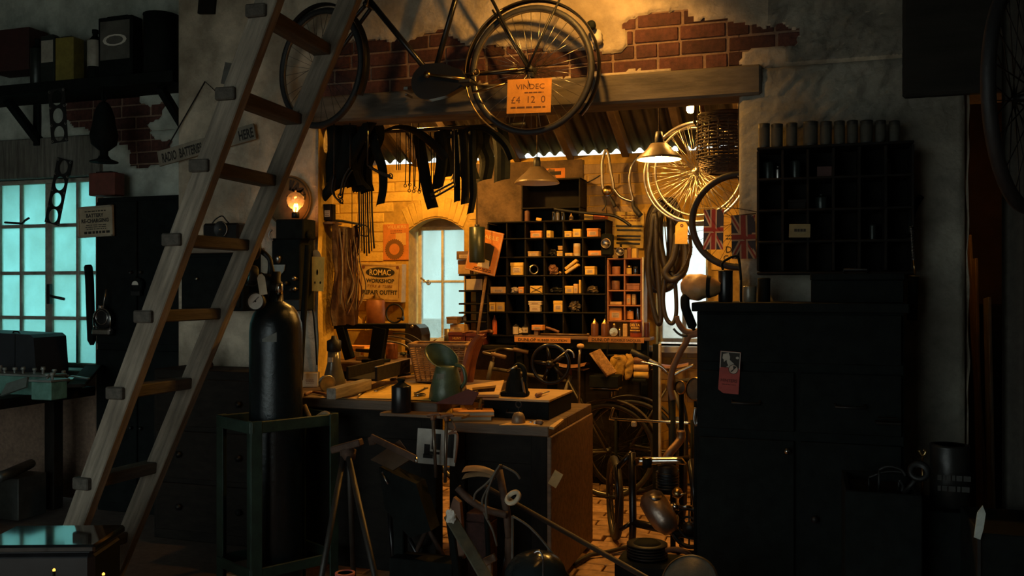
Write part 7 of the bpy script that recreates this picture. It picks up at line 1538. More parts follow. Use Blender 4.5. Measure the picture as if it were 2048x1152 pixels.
m = MB(); m.tube([g(1294, 934, -.09), g(1294, 918, -.09)], .024, 12); obj('clamp', m, M_black, t)
m = MB(); m.lathe([(.008, 0), (.024, 0), (.026, .003), (.024, .006), (.008, .006)], Matrix.Translation(g(1294, 917, -.09)), 20); obj('brass_ring', m, M_brass, t)
a, b = g(1302, 998, -.08), g(1336, 1052, -.14)
m = MB(); d = (b-a).normalized(); L = (b-a).length; m.lathe([(0, -.035), (.045, -.028), (.068, 0), (.072, L*.5), (.068, L*.85), (.04, L+.03), (0, L+.035)], axisM(a, d), 24); tk = obj('tank', m, mat('satin_tank', (.34, .27, .22), .38, .85, dirt=.4), t)
m = MB(); m.lathe([(0, 0), (.034, 0), (.036, .006), (.03, .014), (0, .016)], axisM(g(1310, 994, -.12), (.15, -.35, 1)), 20); obj('filler_cap', m, M_steel, tk)
m = MB(); m.lathe([(0, -.02), (.022, -.018), (.03, 0), (.022, .02), (0, .022)], axisM(g(1355, 986, -.08), (.2, -.6, .8)), 16); obj('brass_cap', m, M_brass, t)
m = MB(); m.tube([g(1343, 1013, -.08), g(1358, 1013, -.08)], .020, 12); m.tube([g(1358, 1013, -.08), g(1384, 1014, -.08)], .010, 8); obj('union_nut', m, M_chrome, t)
m = MB(); m.tube([g(1345, 993, -.09), g(1372, 987, -.10)], .005, 6); obj('lever', m, M_steel, t)
m = MB()
for i in range(6): m.lathe([(.05, -.003), (.062, -.003), (.062, .003), (.05, .003)], Matrix.Translation(g(1335, 975-i*6, .02)), 18)
m.lathe([(0, -.02), (.05, -.02), (.05, .12), (.03, .13), (0, .13)], Matrix.Translation(g(1335, 978, .02)), 18); obj('engine', m, M_iron, t)
m = MB(); m.tube(spl([g(1362, 862, .1), g(1360, 880, .1), g(1340, 905, .05), g(1322, 935, .04)], 6), .022, 10); obj('exhaust_pipe', m, mat('heat_brown_pipe', (.22, .13, .07), .45, .6, dirt=.4), t)
m = MB(); c = g(1378, 1055, -.07); m.tube(ring(c, .10, 30, Vector((.95, -.3, 0)), Z1), .012, 8, True); m.lathe([(0, -.02), (.03, -.02), (.03, .02), (0, .02)], axisM(c, (.3, .95, 0)), 12); m.tube(ring(c, .055, 20, Vector((.95, -.3, 0)), Z1), .006, 6, True)
for i in range(4): a_ = PI*i/4; m.tube([c+(Vector((.95, -.3, 0))*math.cos(a_)+Z1*math.sin(a_))*.1, c-(Vector((.95, -.3, 0))*math.cos(a_)+Z1*math.sin(a_))*.1], .005, 5)
obj('flywheel', m, M_iron, t)
m = MB()
for px in (1262, 1400): a = g(px, 1100, -.02 if px < 1300 else -.05); m.tube([a, Vector((a.x+.03, a.y, .01))], .014, 8)
m.tube([g(1400, 1075, -.05), g(1400, 1100, -.05)], .018, 8); obj('stand', m, M_gloss, t)
# twin chrome headlamps and round fittings left of the cabinet
for i, (px, py, r_, mm) in enumerate(((1392, 778, 23, 0), (1362, 775, 15, 1))):
    c = P(px, py, 4.62+.45*i); k = pm(px, 4.7); t = thing('cycle_headlamp', ('large brassy headlamp on a bracket at the corner of the dark cabinet', 'smaller dark headlamp left of the large brassy one by the cabinet')[i], 'headlamp', c); M = axisM(c, (-.55, -.8, .15))
    m = MB(); m.lathe([(0, -r_*k*1.1), (r_*k*.5, -r_*k), (r_*k*.9, -r_*k*.4), (r_*k, 0)], M, 24); obj('shell', m, (M_brass, M_gloss)[i], t)
    m = MB(); m.lathe([(r_*k*.95, 0), (r_*k*1.06, .006), (r_*k*.95, .012)], M, 24); obj('bezel', m, (M_brass, M_brass)[i], t)
    m = MB(); m.lathe([(0, .012), (r_*k*.6, .010), (r_*k*.95, .004)], M, 24); obj('lens', m, mat('smoky_lens', (.12, .10, .075), .1, .3), t)
    m = MB(); m.tube([c+Vector((0, .02, -r_*k*.9)), Vector((c.x, c.y+.02, c.z-.2)), Vector((c.x, c.y+.02, 0))], .014, 8); obj('pillar', m, M_black, t)
t = thing('saddle_frame', 'curved chromed saddle frame hanging between the headlamps and the bench', 'frame', P(1385, 820, 4.75))
m = MB(); m.tube(pxs([(1396, 800), (1398, 825), (1393, 850), (1388, 838), (1391, 815)], 4.6, 5), .008, 6); m.tube([P(1396, 800, 4.6), P(1392, 790, 4.62)], .006, 6); obj('loop', m, M_steel, t)
# foreground headlamp shell
c = P(1380, 1165, 3.55)
t = thing('big_headlamp', 'big round dull headlamp standing in the near foreground by the dark cabinet', 'headlamp', (c.x, 3.55, 0)); k = pm(1380, 3.55); M = axisM(c, (-.1, -.75, .65)); r_ = 55*k
m = MB(); m.lathe([(0, -r_*.9), (r_*.5, -r_*.75), (r_*.9, -r_*.3), (r_, 0), (r_*1.05, .008), (r_*.97, .016)], M, 36); obj('shell', m, mat('dull_chrome', (.28, .27, .23), .35, .8, dirt=.4), t)
m = MB(); m.lathe([(0, .03), (r_*.5, .026), (r_*.98, .010)], M, 36); obj('lens', m, mat('dusty_lens', (.16, .145, .11), .25, .2, dirt=.4), t)
m = MB(); m.tube([c+Vector((0, .05, -.03)), Vector((c.x, 3.6, 0))], .03, 10); m.lathe([(0, 0), (.12, 0), (.12, .015), (.03, .03)], Matrix.Translation((c.x, 3.6, 0)), 20); obj('stand', m, M_black, t)

X0, X1c = P(1040, 800, 6.52).x, P(1306, 800, 6.52).x
t = thing('low_cupboard', 'low dark cupboard against the rear wall below the lettered ledge', 'cupboard', ((X0+X1c)/2, 6.6, 0))
m = MB(); m.bx(X0, X1c, 6.52, 6.72, 0, .985); obj('carcase', m, M_wooddk, t)
for i in range(4):
    a = X0+(X1c-X0)*i/4+.006; b = X0+(X1c-X0)*(i+1)/4-.006; m = MB(); m.bx(a, b, 6.505, 6.52, .05, .96); d = obj('door', m, M_wooddk, t); m = MB(); m.lathe([(0, 0), (.008, 0), (.007, .01), (.012, .016), (0, .02)], axisM((b-.03, 6.505, .6), (0, -1, 0)), 10); obj('knob', m, M_iron, d)
X0, X1c = P(1228, 1110, 4.28).x, P(1398, 1110, 4.28).x
t = thing('engine_block', 'black finned engine block on the floor under the silver tank', 'engine', ((X0+X1c)/2, 4.4, 0))
m = MB(); m.bx(X0, X1c, 4.28, 4.50, .0, .13, b=.015); m.lathe([(.07, .125), (.07, .20), (.05, .215), (0, .215)], Matrix.Translation(((X0*.65+X1c*.35), 4.39, 0)), 18); obj('crankcase', m, M_black, t)
for i in range(5): m = MB(); m.lathe([(.06, 0), (.10, .001), (.10, .005), (.06, .006)], Matrix.Translation(((X0*.65+X1c*.35), 4.39, .14+i*.014)), 20); obj('cooling_fin', m, M_iron, t)
m = MB(); m.tube(spl([Vector((X1c-.06, 4.36, .12)), Vector((X1c-.05, 4.33, .18)), Vector((X1c-.10, 4.30, .21)), Vector((X1c-.16, 4.34, .19))], 5), .012, 8); obj('pipe', m, M_rust, t)
# ================================================================ RIGHT: dark cabinet, pigeonhole case, pier, passage
YD = 4.12
xl, xr = P(1393, 700, YD).x, P(1810, 700, YD).x; zt_ = P(1600, 606, YD).z
t = thing('dark_cabinet', 'big black cabinet filling the right side below the wall pigeonholes', 'cabinet', ((xl+xr)/2, 4.35, 0))
m = MB(); m.bx(xl, xr, YD+.02, 4.60, 0, zt_-.04); obj('carcase', m, M_black, t)
m = MB(); m.bx(xl-.02, xr+.015, YD-.02, 4.61, zt_-.04, zt_); obj('top', m, M_black, t)
for i in range(2):
    a = xl+(xr-xl)*i/2+.012; b = xl+(xr-xl)*(i+1)/2-.012
    m = MB(); m.bx(a, b, YD, YD+.02, .08, .78); d = obj('door', m, M_black, t)
    c = P(1597, 902, YD) if i == 0 else Vector((b-.05, YD, .45)); 
    m = MB(); m.lathe([(0, 0), (.010, 0), (.008, .015), (.016, .025), (.010, .034), (0, .036)], axisM((b-.03 if i == 0 else a+.06, YD, c.z), (0, -1, 0)), 14); obj('knob', m, M_chrome if i == 0 else M_iron, d)
    m = MB(); m.bx(a, b, YD, YD+.02, .82, 1.08); d = obj('drawer', m, M_black, t); m = MB(); m.tube([((a+b)/2-.06, YD, .95), ((a+b)/2-.06, YD-.025, .94), ((a+b)/2+.06, YD-.025, .94), ((a+b)/2+.06, YD, .95)], .006, 6); obj('pull', m, M_iron, d)
m = MB(); m.bx(xl+.012, xr-.012, YD, YD+.02, 1.12, zt_-.05); obj('frieze', m, M_black, t)
m = MB(); m.box(P(1775, 836, YD-.05), (.075, .03, .004), b=.001); m.bx(P(1775, 836, YD).x-.05, P(1775, 836, YD).x+.05, YD-.06, YD, P(1775, 840, YD).z-.012, P(1775, 840, YD).z-.002); obj('pull_out_slide', m, M_wooddk, t)
# leaflet
F = frame(P(1459, 745, YD-.008), -.06); w_, h_ = 40*pm(1459, YD), 84*pm(1459, YD)
t = thing('red_leaflet', 'tall red leaflet with a black and white picture pinned to the dark cabinet', 'leaflet', P(1459, 787, YD-.008))
m = MB(); m.prism([(-w_/2, -h_*.42), (-w_*.25, -h_/2), (w_/2, -h_/2), (w_/2, h_/2), (-w_/2, h_/2)], .002, F); obj('sheet', m, mat('leaflet_red', (.36, .055, .04), .7, var=.2, dirt=.3), t)
F = F @ Matrix.Translation((0, 0, .0025)); Mg = mat('leaflet_grey', (.40, .37, .31), .8, dirt=.2)
m = MB(); m.box((0, h_*.30, 0), (w_*.9, h_*.37, .001), M=F, b=.0002); pic = obj('printed_picture', m, M_ink, t)
m = MB()
for s in (-1, 1): m.box((s*w_*.47, h_*.295, .0004), (w_*.04, h_*.40, .001), M=F, b=.0002)
m.box((0, h_*.485, .0004), (w_*.98, h_*.02, .001), M=F, b=.0002); obj('picture_border', m, Mg, pic)
F1 = F @ Matrix.Translation((0, 0, .0008))
m = MB(); m.prism([(x*w_, y*h_) for x, y in ((-.38, .33), (-.36, .43), (-.2, .45), (-.1, .47), (-.02, .38), (-.02, .30), (.18, .22), (.30, .13), (.05, .12), (-.18, .125), (-.08, .17), (-.14, .22), (-.18, .30), (-.30, .24), (-.32, .30))], .001, F1); obj('printed_figure', m, Mg, pic)
m = MB(); m.lathe([(0, .0012), (1, .0012)], F1 @ Matrix.Translation((w_*.34, h_*.36, 0)) @ Matrix.Diagonal((w_*.08, h_*.03, 1, 1)), 12); obj('printed_spot', m, Mg, pic)
m = MB(); m.lathe([(0, .0016), (w_*.24, .0016)], F1 @ Matrix.Translation((w_*.18, h_*.085, 0)), 24); rn = obj('printed_ring', m, M_ink, t)
m = MB(); m.lathe([(0, .0022), (w_*.21, .0022)], F1 @ Matrix.Translation((w_*.18, h_*.085, 0)), 24); obj('roundel', m, mat('leaflet_cream', (.55, .42, .33), .8), rn)
m = MB(); m.prism([(w_*x, h_*y) for x, y in ((.16, .17), (.34, .15), (.22, .08), (.12, .02), (.04, .03), (.18, .09))], .001, F1 @ Matrix.Translation((0, 0, .002))); m2 = obj('roundel_mark', m, M_ink, rn)
text('HINTERS', F1 @ Matrix.Translation((0, -h_*.19, 0)), mat('dark_red_print', (.09, .015, .012), .8), t, w=w_*.8, h=h_*.075, off=.02)
m = MB(); lines(m, -w_*.35, w_*.35, -h_*.31, -h_*.26, 1, F1, .3); obj('small_print', m, MC['dark_red_print'], t)
# things on the cabinet
X0, X1c, Z0, Z1c = R(1622, 548, 1806, 606, 4.3)
t = thing('black_cash_box', 'low black box on the cabinet under the wall pigeonholes', 'box', ((X0+X1c)/2, 4.4, zt_))
m = MB(); m.bx(X0, X1c, 4.26, 4.5, zt_, zt_+.10); obj('body', m, M_black, t); m = MB(); m.bx(X0-.004, X1c+.004, 4.255, 4.505, zt_+.101, zt_+.13); obj('lid', m, M_black, t)
m = MB(); m.tube([((X0+X1c)/2-.05, 4.38, zt_+.13), ((X0+X1c)/2-.05, 4.38, zt_+.15), ((X0+X1c)/2+.05, 4.38, zt_+.15), ((X0+X1c)/2+.05, 4.38, zt_+.13)], .006, 6); obj('handle', m, M_iron, t)
can('black_jar', 'tall black jar at the left end of the dark cabinet top', 'jar', 1436, 1466, 540, 606, 4.32, M_gloss, cap='lid', z=zt_)
can('glass_tumbler', 'dusty tumbler on the cabinet right of the tall black jar', 'tumbler', 1485, 1513, 572, 606, 4.32, mat('dusty_tumbler', (.20, .18, .13), .3, .2, dirt=.4), cap='none', z=zt_)
can('black_tin', 'short black tin behind the dusty tumbler on the cabinet', 'tin', 1515, 1541, 556, 606, 4.40, M_black, cap='lid', z=zt_)
m = MB(); m.tube(pxs([(1446, 540), (1444, 528), (1452, 520), (1470, 512), (1478, 520), (1482, 560)], 4.34, 5), .006, 6); m.tube([P(1482, 560, 4.34), Vector((P(1482, 606, 4.34).x, 4.34, zt_))], .006, 6); one('bent_lamp_stem', 'bent black lamp stem rising behind the tall black jar', 'stem', m, M_black)
t = thing('leather_saddle', 'tan leather saddle bag with a black strap on the left end of the cabinet', 'bag', P(1400, 604, 4.3))
c = P(1402, 574, 4.3); k = pm(1402, 4.3)
def bag(u, v):
    a = 2*PI*v; s = math.sin(PI*min(1, .06+u*.9))**.6; x = (u-.5)*78*k; r1 = 27*k*s*(1+.1*math.sin(u*7)); r2 = .085*s
    return c+Vector((x, math.cos(a)*r2+.02*noise.noise(Vector((u*4, v*4, 1))), math.sin(a)*r1-(.5-u)*12*k*0+.012*noise.noise(Vector((u*4, math.sin(a), 4)))))
m = MB(); m.grid(bag, 20, 20, flip=True); obj('body', m, mat('tan_hide', (.55, .30, .12), .55, var=.3, sc=14, bump=.25, dirt=.35), t)
for u0 in (.66,): m = MB(); m.grid(lambda u, v: c+(bag(u0+u*.09, v)-c)*1.03, 2, 24, flip=True); obj('strap', m, M_black, t)
m = MB(); m.tube(spl([c+Vector((-30*k, -.03, -16*k)), c+Vector((-28*k, -.05, -40*k)), c+Vector((-20*k, -.04, -64*k)), c+Vector((-12*k, -.03, -86*k))], 5), [.012, .02]+[.022]*12+[.008]*2, 7); obj('dangling_straps', m, M_black, t)
# wall pigeonhole case
X0, X1c, Z0, Z1c = R(1516, 290, 1826, 546, 4.40); yb = 4.625
t = thing('wall_pigeonholes', 'wide black case of pigeonholes hung on the wall above the dark cabinet', 'shelves', ((X0+X1c)/2, 4.5, Z0))
m = MB(); m.bx(X0, X1c, 4.60, yb, Z0, Z1c); obj('back', m, M_pig, t)
nc, nr = 6, 4
for i in range(nc+1): x = X0+(X1c-X0)*i/nc; m = MB(); m.bx(x-.006, x+.006, 4.402, 4.60, Z0+.012, Z1c-.012); obj('divider', m, M_pig, t)
for j in range(nr+1): z = Z0+(Z1c-Z0)*j/nr; plank('shelf', (X0-.006, 4.50, z), (X1c+.006, 4.50, z), .2, .012, M_pig, t)
cw, chh = (X1c-X0)/nc, (Z1c-Z0)/nr
for i, (cc, rr_, x0, x1, y0, mm, lb) in enumerate(((0, 3, 1525, 1548, 325, M_tingr, 'small dark tin at the top left of the wall pigeonholes'), (0, 3, 1550, 1562, 332, M_steel, 'dull little bottle beside the tin at the top left of the wall pigeonholes'),
     (1, 3, 1580, 1602, 322, M_tingr, 'dark tin in the second cell of the top row of wall pigeonholes'), (5, 3, 1770, 1782, 318, M_steel, 'bright slim bottle at the top right of the wall pigeonholes'), (4, 1, 1738, 1752, 450, M_tingr, 'dark jar in the fifth cell of the lower wall pigeonholes'), (2, 2, 1630, 1655, 388, M_tingr, 'dark tin in the third cell of the second row of wall pigeonholes'))):
    z = Z0+chh*rr_+.007; p = P((x0+x1)/2, 400, 4.5); can('dark_tin', lb, 'tin', x0, x1, y0, y0+40, 4.5, mm, cap='lid' if i % 2 == 0 else 'neck', z=z)
carton('red_box', 'dull red box in the third cell of the top row of wall pigeonholes', 1634, 318, 1664, 340, 4.45, mat('dull_red_box', (.06, .02, .015), .7), .08, pr=False, lid=False).location.z = Z0+chh*3+.007
carton('dark_box', 'long dark box in the second cell of the second row of wall pigeonholes', 1576, 385, 1612, 405, 4.45, M_wooddk, .08, pr=False).location.z = Z0+chh*2+.007
X0c, X1d, Za, Zb_ = R(1578, 448, 1621, 475, 4.392)
t, F = board_sign('name_label', 'small yellowed label on the front of the wall pigeonholes', Vector(((X0c+X1d)/2, 4.39, (Za+Zb_)/2)), X1d-X0c, Zb_-Za, mat('yellowed_label', (.2, .165, .075), .7, dirt=.4), -.02, .004)
m = MB(); lines(m, -.03, .03, -.006, .010, 1, F, .8); obj('small_print', m, M_ink, t)
zT = Z1c+.0065
for i, (x0, x1, y0) in enumerate(((1516, 1540, 247), (1542, 1566, 248), (1572, 1595, 246), (1606, 1636, 243), (1640, 1664, 243), (1668, 1690, 242), (1694, 1716, 241), (1720, 1746, 241), (1750, 1772, 241), (1778, 1800, 242))):
    lb = ORD[i] if i < 9 else 'last'; can('storage_tin', lb+' from the left of ten dark tins standing on the wall pigeonholes', 'tin', x0, x1, y0, 290, 4.5, mat('aged_tin', (.045, .045, .038), .5, .3, dirt=.4), z=zT, cap='lid', lab=(.15, .85), mlab=mat('aged_label', (.07, .065, .05), .8, dirt=.5), group='tins on the wall pigeonholes')
# grease gun on the pier
t = thing('grease_gun', 'grease gun with a black hose and bright spring hanging on the pier edge', 'grease gun', P(1826, 640, 4.4)); Yg = 4.40
m = MB(); m.tube(pxs([(1843, 392), (1832, 410), (1822, 440), (1820, 470)], Yg+.2, 5)[:6]+pxs([(1826, 425), (1821, 450), (1821, 470)], Yg+.05, 5), [.014]*17, 8); obj('hose', m, M_black, t)
a, b = P(1822, 452, Yg), P(1827, 520, Yg); m = MB(); m.tube([a+(b-a)*(i/160)+Vector((math.cos(i*.9)*.006, math.sin(i*.9)*.006, 0)) for i in range(161)], .0018, 4); obj('spring', m, M_steel, t)
m = MB(); m.tube([b, P(1830, 548, Yg)], .006, 8); m.lathe([(0, 0), (.024, 0), (.024, .004), (0, .004)], Matrix.Translation(P(1828, 553, Yg)), 16); obj('nozzle', m, M_brass, t)
m = MB(); m.tube([P(1827, 553, Yg), P(1824, 640, Yg)], .022, 14); m.tube([P(1822, 470, Yg+.05), P(1822, 455, Yg)], .012, 8); obj('barrel', m, M_black, t)
m = MB(); m.tube([P(1828, 553, Yg), Vector((P(1828, 553, Yg).x, 4.63, P(1828, 553, Yg).z))], .008, 6); obj('bracket', m, M_iron, t)
# clutter on the floor at the right
t = can('paint_drum', 'dark paint drum on the floor before the right pier', 'drum', 1858, 1940, 885, 1010, 3.76, mat('drum_black', (.018, .019, .018), .4, .2, dirt=.3), cap='lid', z=None)
zf = t.location.z
m = MB(); m.bx(P(1848, 1000, 3.6).x, P(1936, 1000, 3.6).x, 3.64, 3.92, 0, zf-.001); one('plank_stand', 'low black stand carrying the paint drum', 'stand', m, M_black)
k = .0021; c = t.location; m = MB(); lines(m, -.06, .06, .06, .14, 2, frame(c+Vector((0, -.092, 0))), .5); obj('small_print', m, mat('drum_print', (.035, .036, .033), .7), t)
t = thing('toe_clip', 'bright bent clip lying beside the paint drum', 'clip', P(1845, 908, 3.75)); m = MB(); m.tube(pxs([(1838, 900), (1845, 912), (1852, 903), (1846, 900)], 3.72, 4), .006, 6); m.tube([P(1845, 912, 3.72), Vector((P(1845, 912, 3.72).x, 3.72, zf-.001))], .004, 6); obj('clip', m, M_brass, t)
t = thing('scrap_crate', 'low dark crate of scrap in front of the cabinet at the right', 'crate', (P(1780, 1000, 3.6).x, 3.7, 0))
X0, X1c = P(1690, 960, 3.5).x, P(1845, 960, 3.5).x; zc = P(1770, 975, 3.6).z
m = MB(); m.bx(X0, X1c, 3.5, 3.52, 0, zc); m.bx(X0, X1c, 3.88, 3.90, 0, zc); m.bx(X0, X0+.02, 3.52, 3.88, 0, zc); m.bx(X1c-.02, X1c, 3.52, 3.88, 0, zc); m.bx(X0, X1c, 3.5, 3.9, 0, .02); obj('box', m, M_black, t)
m = MB(); m.bx(X0+.025, X1c-.025, 3.53, 3.87, .021, zc-.03); obj('packing', m, M_wooddk, t)
for i, (pts, r_, lb) in enumerate((([(1758, 940), (1775, 933), (1800, 938), (1812, 952)], .006, 'upper dark curved rod in the low scrap crate'), ([(1738, 955), (1765, 945), (1790, 943), (1822, 948)], .005, 'lower dark curved rod in the low scrap crate'), ([(1798, 960), (1806, 972), (1803, 985)], .007, 'short curved pipe at the right of the low scrap crate'))):
    m = MB(); m.tube(pxs(pts, 3.62+.04*i, 5), r_, 7); a = P(*pts[0], 3.62+.04*i); m.tube([a, Vector((a.x, a.y, zc-.03))], r_*.8, 6); one('bent_rod', lb, 'rod', m, M_iron)
m = MB(); m.lathe([(.02, 0), (.035, .006), (.04, .018), (.032, .026), (.02, .02)], axisM(P(1838, 945, 3.62), (-.1, -.8, .4)), 22); a = P(1838, 950, 3.65); m.tube([a, Vector((a.x-.05, 3.65, zc-.03))], .01, 6); one('pulley_ring', 'dark ring shaped pulley leaning on the scrap crate', 'pulley', m, M_iron)
m = MB(); m.prism([(-.008, -.05), (.012, -.055), (.018, -.02), (.02, .03), (.008, .055), (-.006, .03)], .002, frame(P(1956, 1044, 3.2), -.1, .2)); a = P(1956, 1070, 3.2); one('torn_paper', 'torn scrap of pale paper stuck up at the lower right', 'paper', m, mat('pale_scrap', (.55, .62, .58), .8))
t = thing('tea_chest', 'black tea chest in the lower right corner', 'chest', (P(1990, 1150, 3.3).x, 3.4, 0)); X0, X1c = P(1958, 1100, 3.22).x, P(2048, 1100, 3.22).x+.15; zc = P(1960, 1066, 3.22).z
m = MB(); m.bx(X0, X1c, 3.22, 3.6, 0, zc); obj('box', m, M_black, t)
for x in (X0, X1c): m = MB(); m.bx(x-.006, x+.006, 3.212, 3.225, 0, zc+.004); obj('edge_strip', m, M_iron, t)
# ---- through the passage: planks, spoked wheel at the far right
for i, (a, b, w, mm, lb) in enumerate((((1938, 500), (1975, 700), .055, M_wood, 'tan plank leaning in the passage right of the pier'), ((1950, 545), (1962, 620), .05, M_wood, 'short plank leaning behind the tan one in the passage'), ((1975, 620), (1985, 830), .06, M_ladder, 'long grey board leaning at the right of the passage'))):
    pa, pb_ = P(*a, 5.65-.12*i), P(*b, 5.45-.12*i); pb_.z = .012; d = pb_-pa; t = thing('leaning_plank', lb, 'plank', pb_); plank('plank', pa-d*.05, pb_, w, .018, mm, t, up=(1, .3, 0))
t = thing('passage_cupboard', 'dark cupboard standing deep in the passage', 'cupboard', (1.35, 6.0, 0)); m = MB(); m.bx(.95, 1.75, 5.85, 6.25, 0, 1.35); obj('carcase', m, M_wooddk, t); m = MB(); m.bx(.97, 1.73, 5.83, 5.85, .05, 1.32); obj('door', m, M_wooddk, t)
c = P(2052, 195, 3.0)
t = thing('hung_wheelset', 'dark spoked wheel hanging at the right edge of the picture', 'wheel', c-Vector((0, 0, .34)))
wheel(t, c, Vector((.46, .89, 0)), Z1, .345, M_iron, M_rubber, .02, 36, M_iron, M_iron, sr=.0022)
m = MB(); m.tube([c+Vector((0, 0, .30)), Vector((c.x, c.y, 3.8))], .006, 6); obj('hook', m, M_iron, t)
t = thing('hanging_sacking', 'long dark sacking hanging beside the passage at the right edge', 'sacking', P(2040, 900, 3.4))
m = MB(); q0 = P(2004, 560, 3.75); q1 = P(2120, 560, 3.75)
m.grid(lambda u, v: Vector((q0.x+(q1.x-q0.x)*u, 3.75+.03*math.sin(u*14), .25+v*3.4)), 30, 6); m.grid(lambda u, v: Vector((q0.x+(q1.x-q0.x)*u, 3.755+.03*math.sin(u*14), .25+v*3.4)), 30, 6, flip=True); obj('cloth', m, mat('dark_sacking', (.045, .042, .034), .95, sc=30), t)
m = MB(); m.tube([Vector((q0.x-.05, 3.75, 3.65)), Vector((q1.x+.3, 3.75, 3.65))], .015, 8); m.tube([Vector((q0.x+.1, 3.75, 3.65)), Vector((q0.x+.1, 3.75, 3.8))], .006, 6); obj('rod', m, M_iron, t)
# ================================================================ DARK FOREGROUND SCRAP
Yf_ = 3.55
# bicycle saddle and stem lying in the scrap heap
t = thing('scrap_bicycle', 'stripped bicycle front end with a tan saddle and cables in the dark foreground', 'bicycle part', P(1000, 1080, 3.5))
c = P(960, 940, 3.55); k = pm(960, 3.55)
m = MB()
def sad(u, v): return c+Vector(((-30+64*u)*k, (v-.5)*(.10-.07*u), (6-8*(2*v-1)**2+5*math.sin(u*2.6)-10*u*u)*k))
m.grid(sad, 14, 10); m.grid(lambda u, v: sad(u, v)-Vector((0, 0, .03*(1-.6*u))), 14, 10, flip=True); obj('saddle', m, mat('tan_saddle', (.34, .20, .095), .55, dirt=.5), t)
m = MB(); m.tube([P(998, 940, 3.55), P(1013, 1020, 3.52), P(1018, 1075, 3.5)], .016, 10); m.tube([P(960, 948, 3.55), P(995, 948, 3.55)], .012, 8); m.tube(pxs([(915, 975), (940, 1000), (975, 1020), (1015, 1030)], 3.5, 5), .016, 8); m.tube([P(1018, 1075, 3.5), Vector((P(1018, 1075, 3.5).x, 3.5, 0))], .018, 8); obj('frame', m, M_rust, t)
for i, pts in enumerate(([(1000, 930), (985, 955), (972, 1000), (975, 1040)], [(1003, 930), (975, 965), (952, 985), (948, 1000)], [(1005, 932), (1030, 945), (1040, 958)], [(1000, 935), (968, 990), (965, 1010), (970, 1030), (985, 1060), (994, 1092)], [(945, 1005), (965, 1020), (972, 1025)])): m = MB(); m.tube(pxs(pts, 3.46+.012*i, 6), .005, 6); obj('cable', m, mat('grey_cable', (.10, .082, .06), .6, dirt=.4), t)
m = MB(); m.lathe([(.022, 0), (.036, .004), (.036, .014), (.022, .018), (.022, 0)], axisM(P(1028, 998, 3.44), (-.3, -.6, .7)), 22); obj('ring_clip', m, M_paper, t)
# long dark rod across
t = thing('long_pole', 'long dark pole slanting down across the floor to the lower right', 'pole', P(1290, 1150, 3.0)); a, b = P(983, 980, 3.75), P(1300, 1160, 3.35)
d = b-a; b2 = a+d*((a.z-.02)/(a.z-b.z)); m = MB(); m.tube([a-d*.05, b2], .011, 10); obj('pole', m, mat('dark_pole', (.05, .035, .026), .45, .2), t)
m = MB(); m.tube([a-d*.05, Vector((a.x, a.y, 0))], .012, 8); obj('prop', m, M_black, t)
m = MB(); m.tube(pxs([(1025, 1032), (1060, 1055), (1100, 1100), (1142, 1160)], 3.4, 6), .005, 6); a = P(1025, 1032, 3.4); m.tube([a, Vector((a.x, 3.4, 0))], .006, 6); one('thin_cable', 'thin grey cable arching to the lower edge below the long pole', 'cable', m, MC['grey_cable'])
m = MB(); m.tube([PZ(x, y, .02) for x, y in ((1148, 1128), (1180, 1110), (1220, 1103), (1262, 1092), (1300, 1080))], .012, 8); one('floor_cable', 'black cable lying curved on the brick floor', 'cable', m, M_rubber)
# tripod and black camera like lamp head
tp = P(700, 895, 3.4)
t = thing('tripod_stand', 'dark iron stand with spread legs in the near foreground left of the pumps', 'stand', (tp.x, 3.4, 0))
for i, (a, b) in enumerate((((693, 897), (752, 1160)), ((690, 897), (640, 1170)), ((698, 897), (706, 1130)))):
    pa = P(*a, 3.4); pb_ = P(*b, 3.15 if i < 2 else 3.7); d = pb_-pa; pb_ = pa+d*((pa.z-.005)/(pa.z-pb_.z)); m = MB(); m.tube([pa, pb_], .013, 8); obj('leg', m, mat('grey_iron', (.045, .04, .034), .5, .4), t)
m = MB(); m.beam(P(665, 900, 3.4), P(723, 884, 3.4), .04, .03); m.lathe([(0, -.04), (.03, -.04), (.035, 0), (0, .02)], Matrix.Translation(P(696, 900, 3.4)), 14); obj('head', m, M_rust, t)
t = thing('drive_housing', 'dark machine housing with slanted sheet plates in the foreground scrap heap', 'machine', P(820, 1000, 3.6))
m = MB(); m.prism([(-.13, .0), (.05, -.06), (.12, -.26), (.02, -.30), (-.10, -.18)], .10, frame(P(830, 930, 3.7))); m.box(Vector((P(850, 1080, 3.65).x, 3.66, .13)), (.3, .12, .26)); obj('housing', m, M_black, t)
m = MB(); m.beam(P(742, 874, 3.62), P(832, 918, 3.58), .012, .03); m.beam(P(742, 874, 3.62), P(745, 890, 3.62), .012, .03); obj('sheet_edge', m, M_rust, t)
m = MB(); m.prism([(-.10, -.02), (.02, .08), (.10, .0), (.02, -.06)], .01, frame(P(785, 915, 3.64), 0, 0, -.5)); obj('cover_plate', m, mat('brown_plate', (.10, .065, .038), .5, .4, dirt=.4), t)
m = MB(); m.tube([P(832, 915, 3.56), P(833, 925, 3.55)], .006, 6); m.tube([P(763, 945, 3.6), P(776, 968, 3.58)], .004, 6); m.beam(P(763, 945, 3.6), P(800, 960, 3.66), .012, .012); obj('screw', m, M_steel, t)
m = MB(); m.beam(P(800, 950, 3.69), Vector((P(800, 950, 3.69).x, 3.7, 0)), .05, .05, up=(0, 1, 0)); obj('pillar', m, M_black, t)
t = thing('olive_strut', 'flat olive webbing strut slanting down to the lower edge below the scrap saddle', 'strut', P(960, 1150, 3.3)); a, b = P(898, 1030, 3.45), P(978, 1165, 3.25); d = b-a; b = a+d*((a.z-.01)/(a.z-b.z))
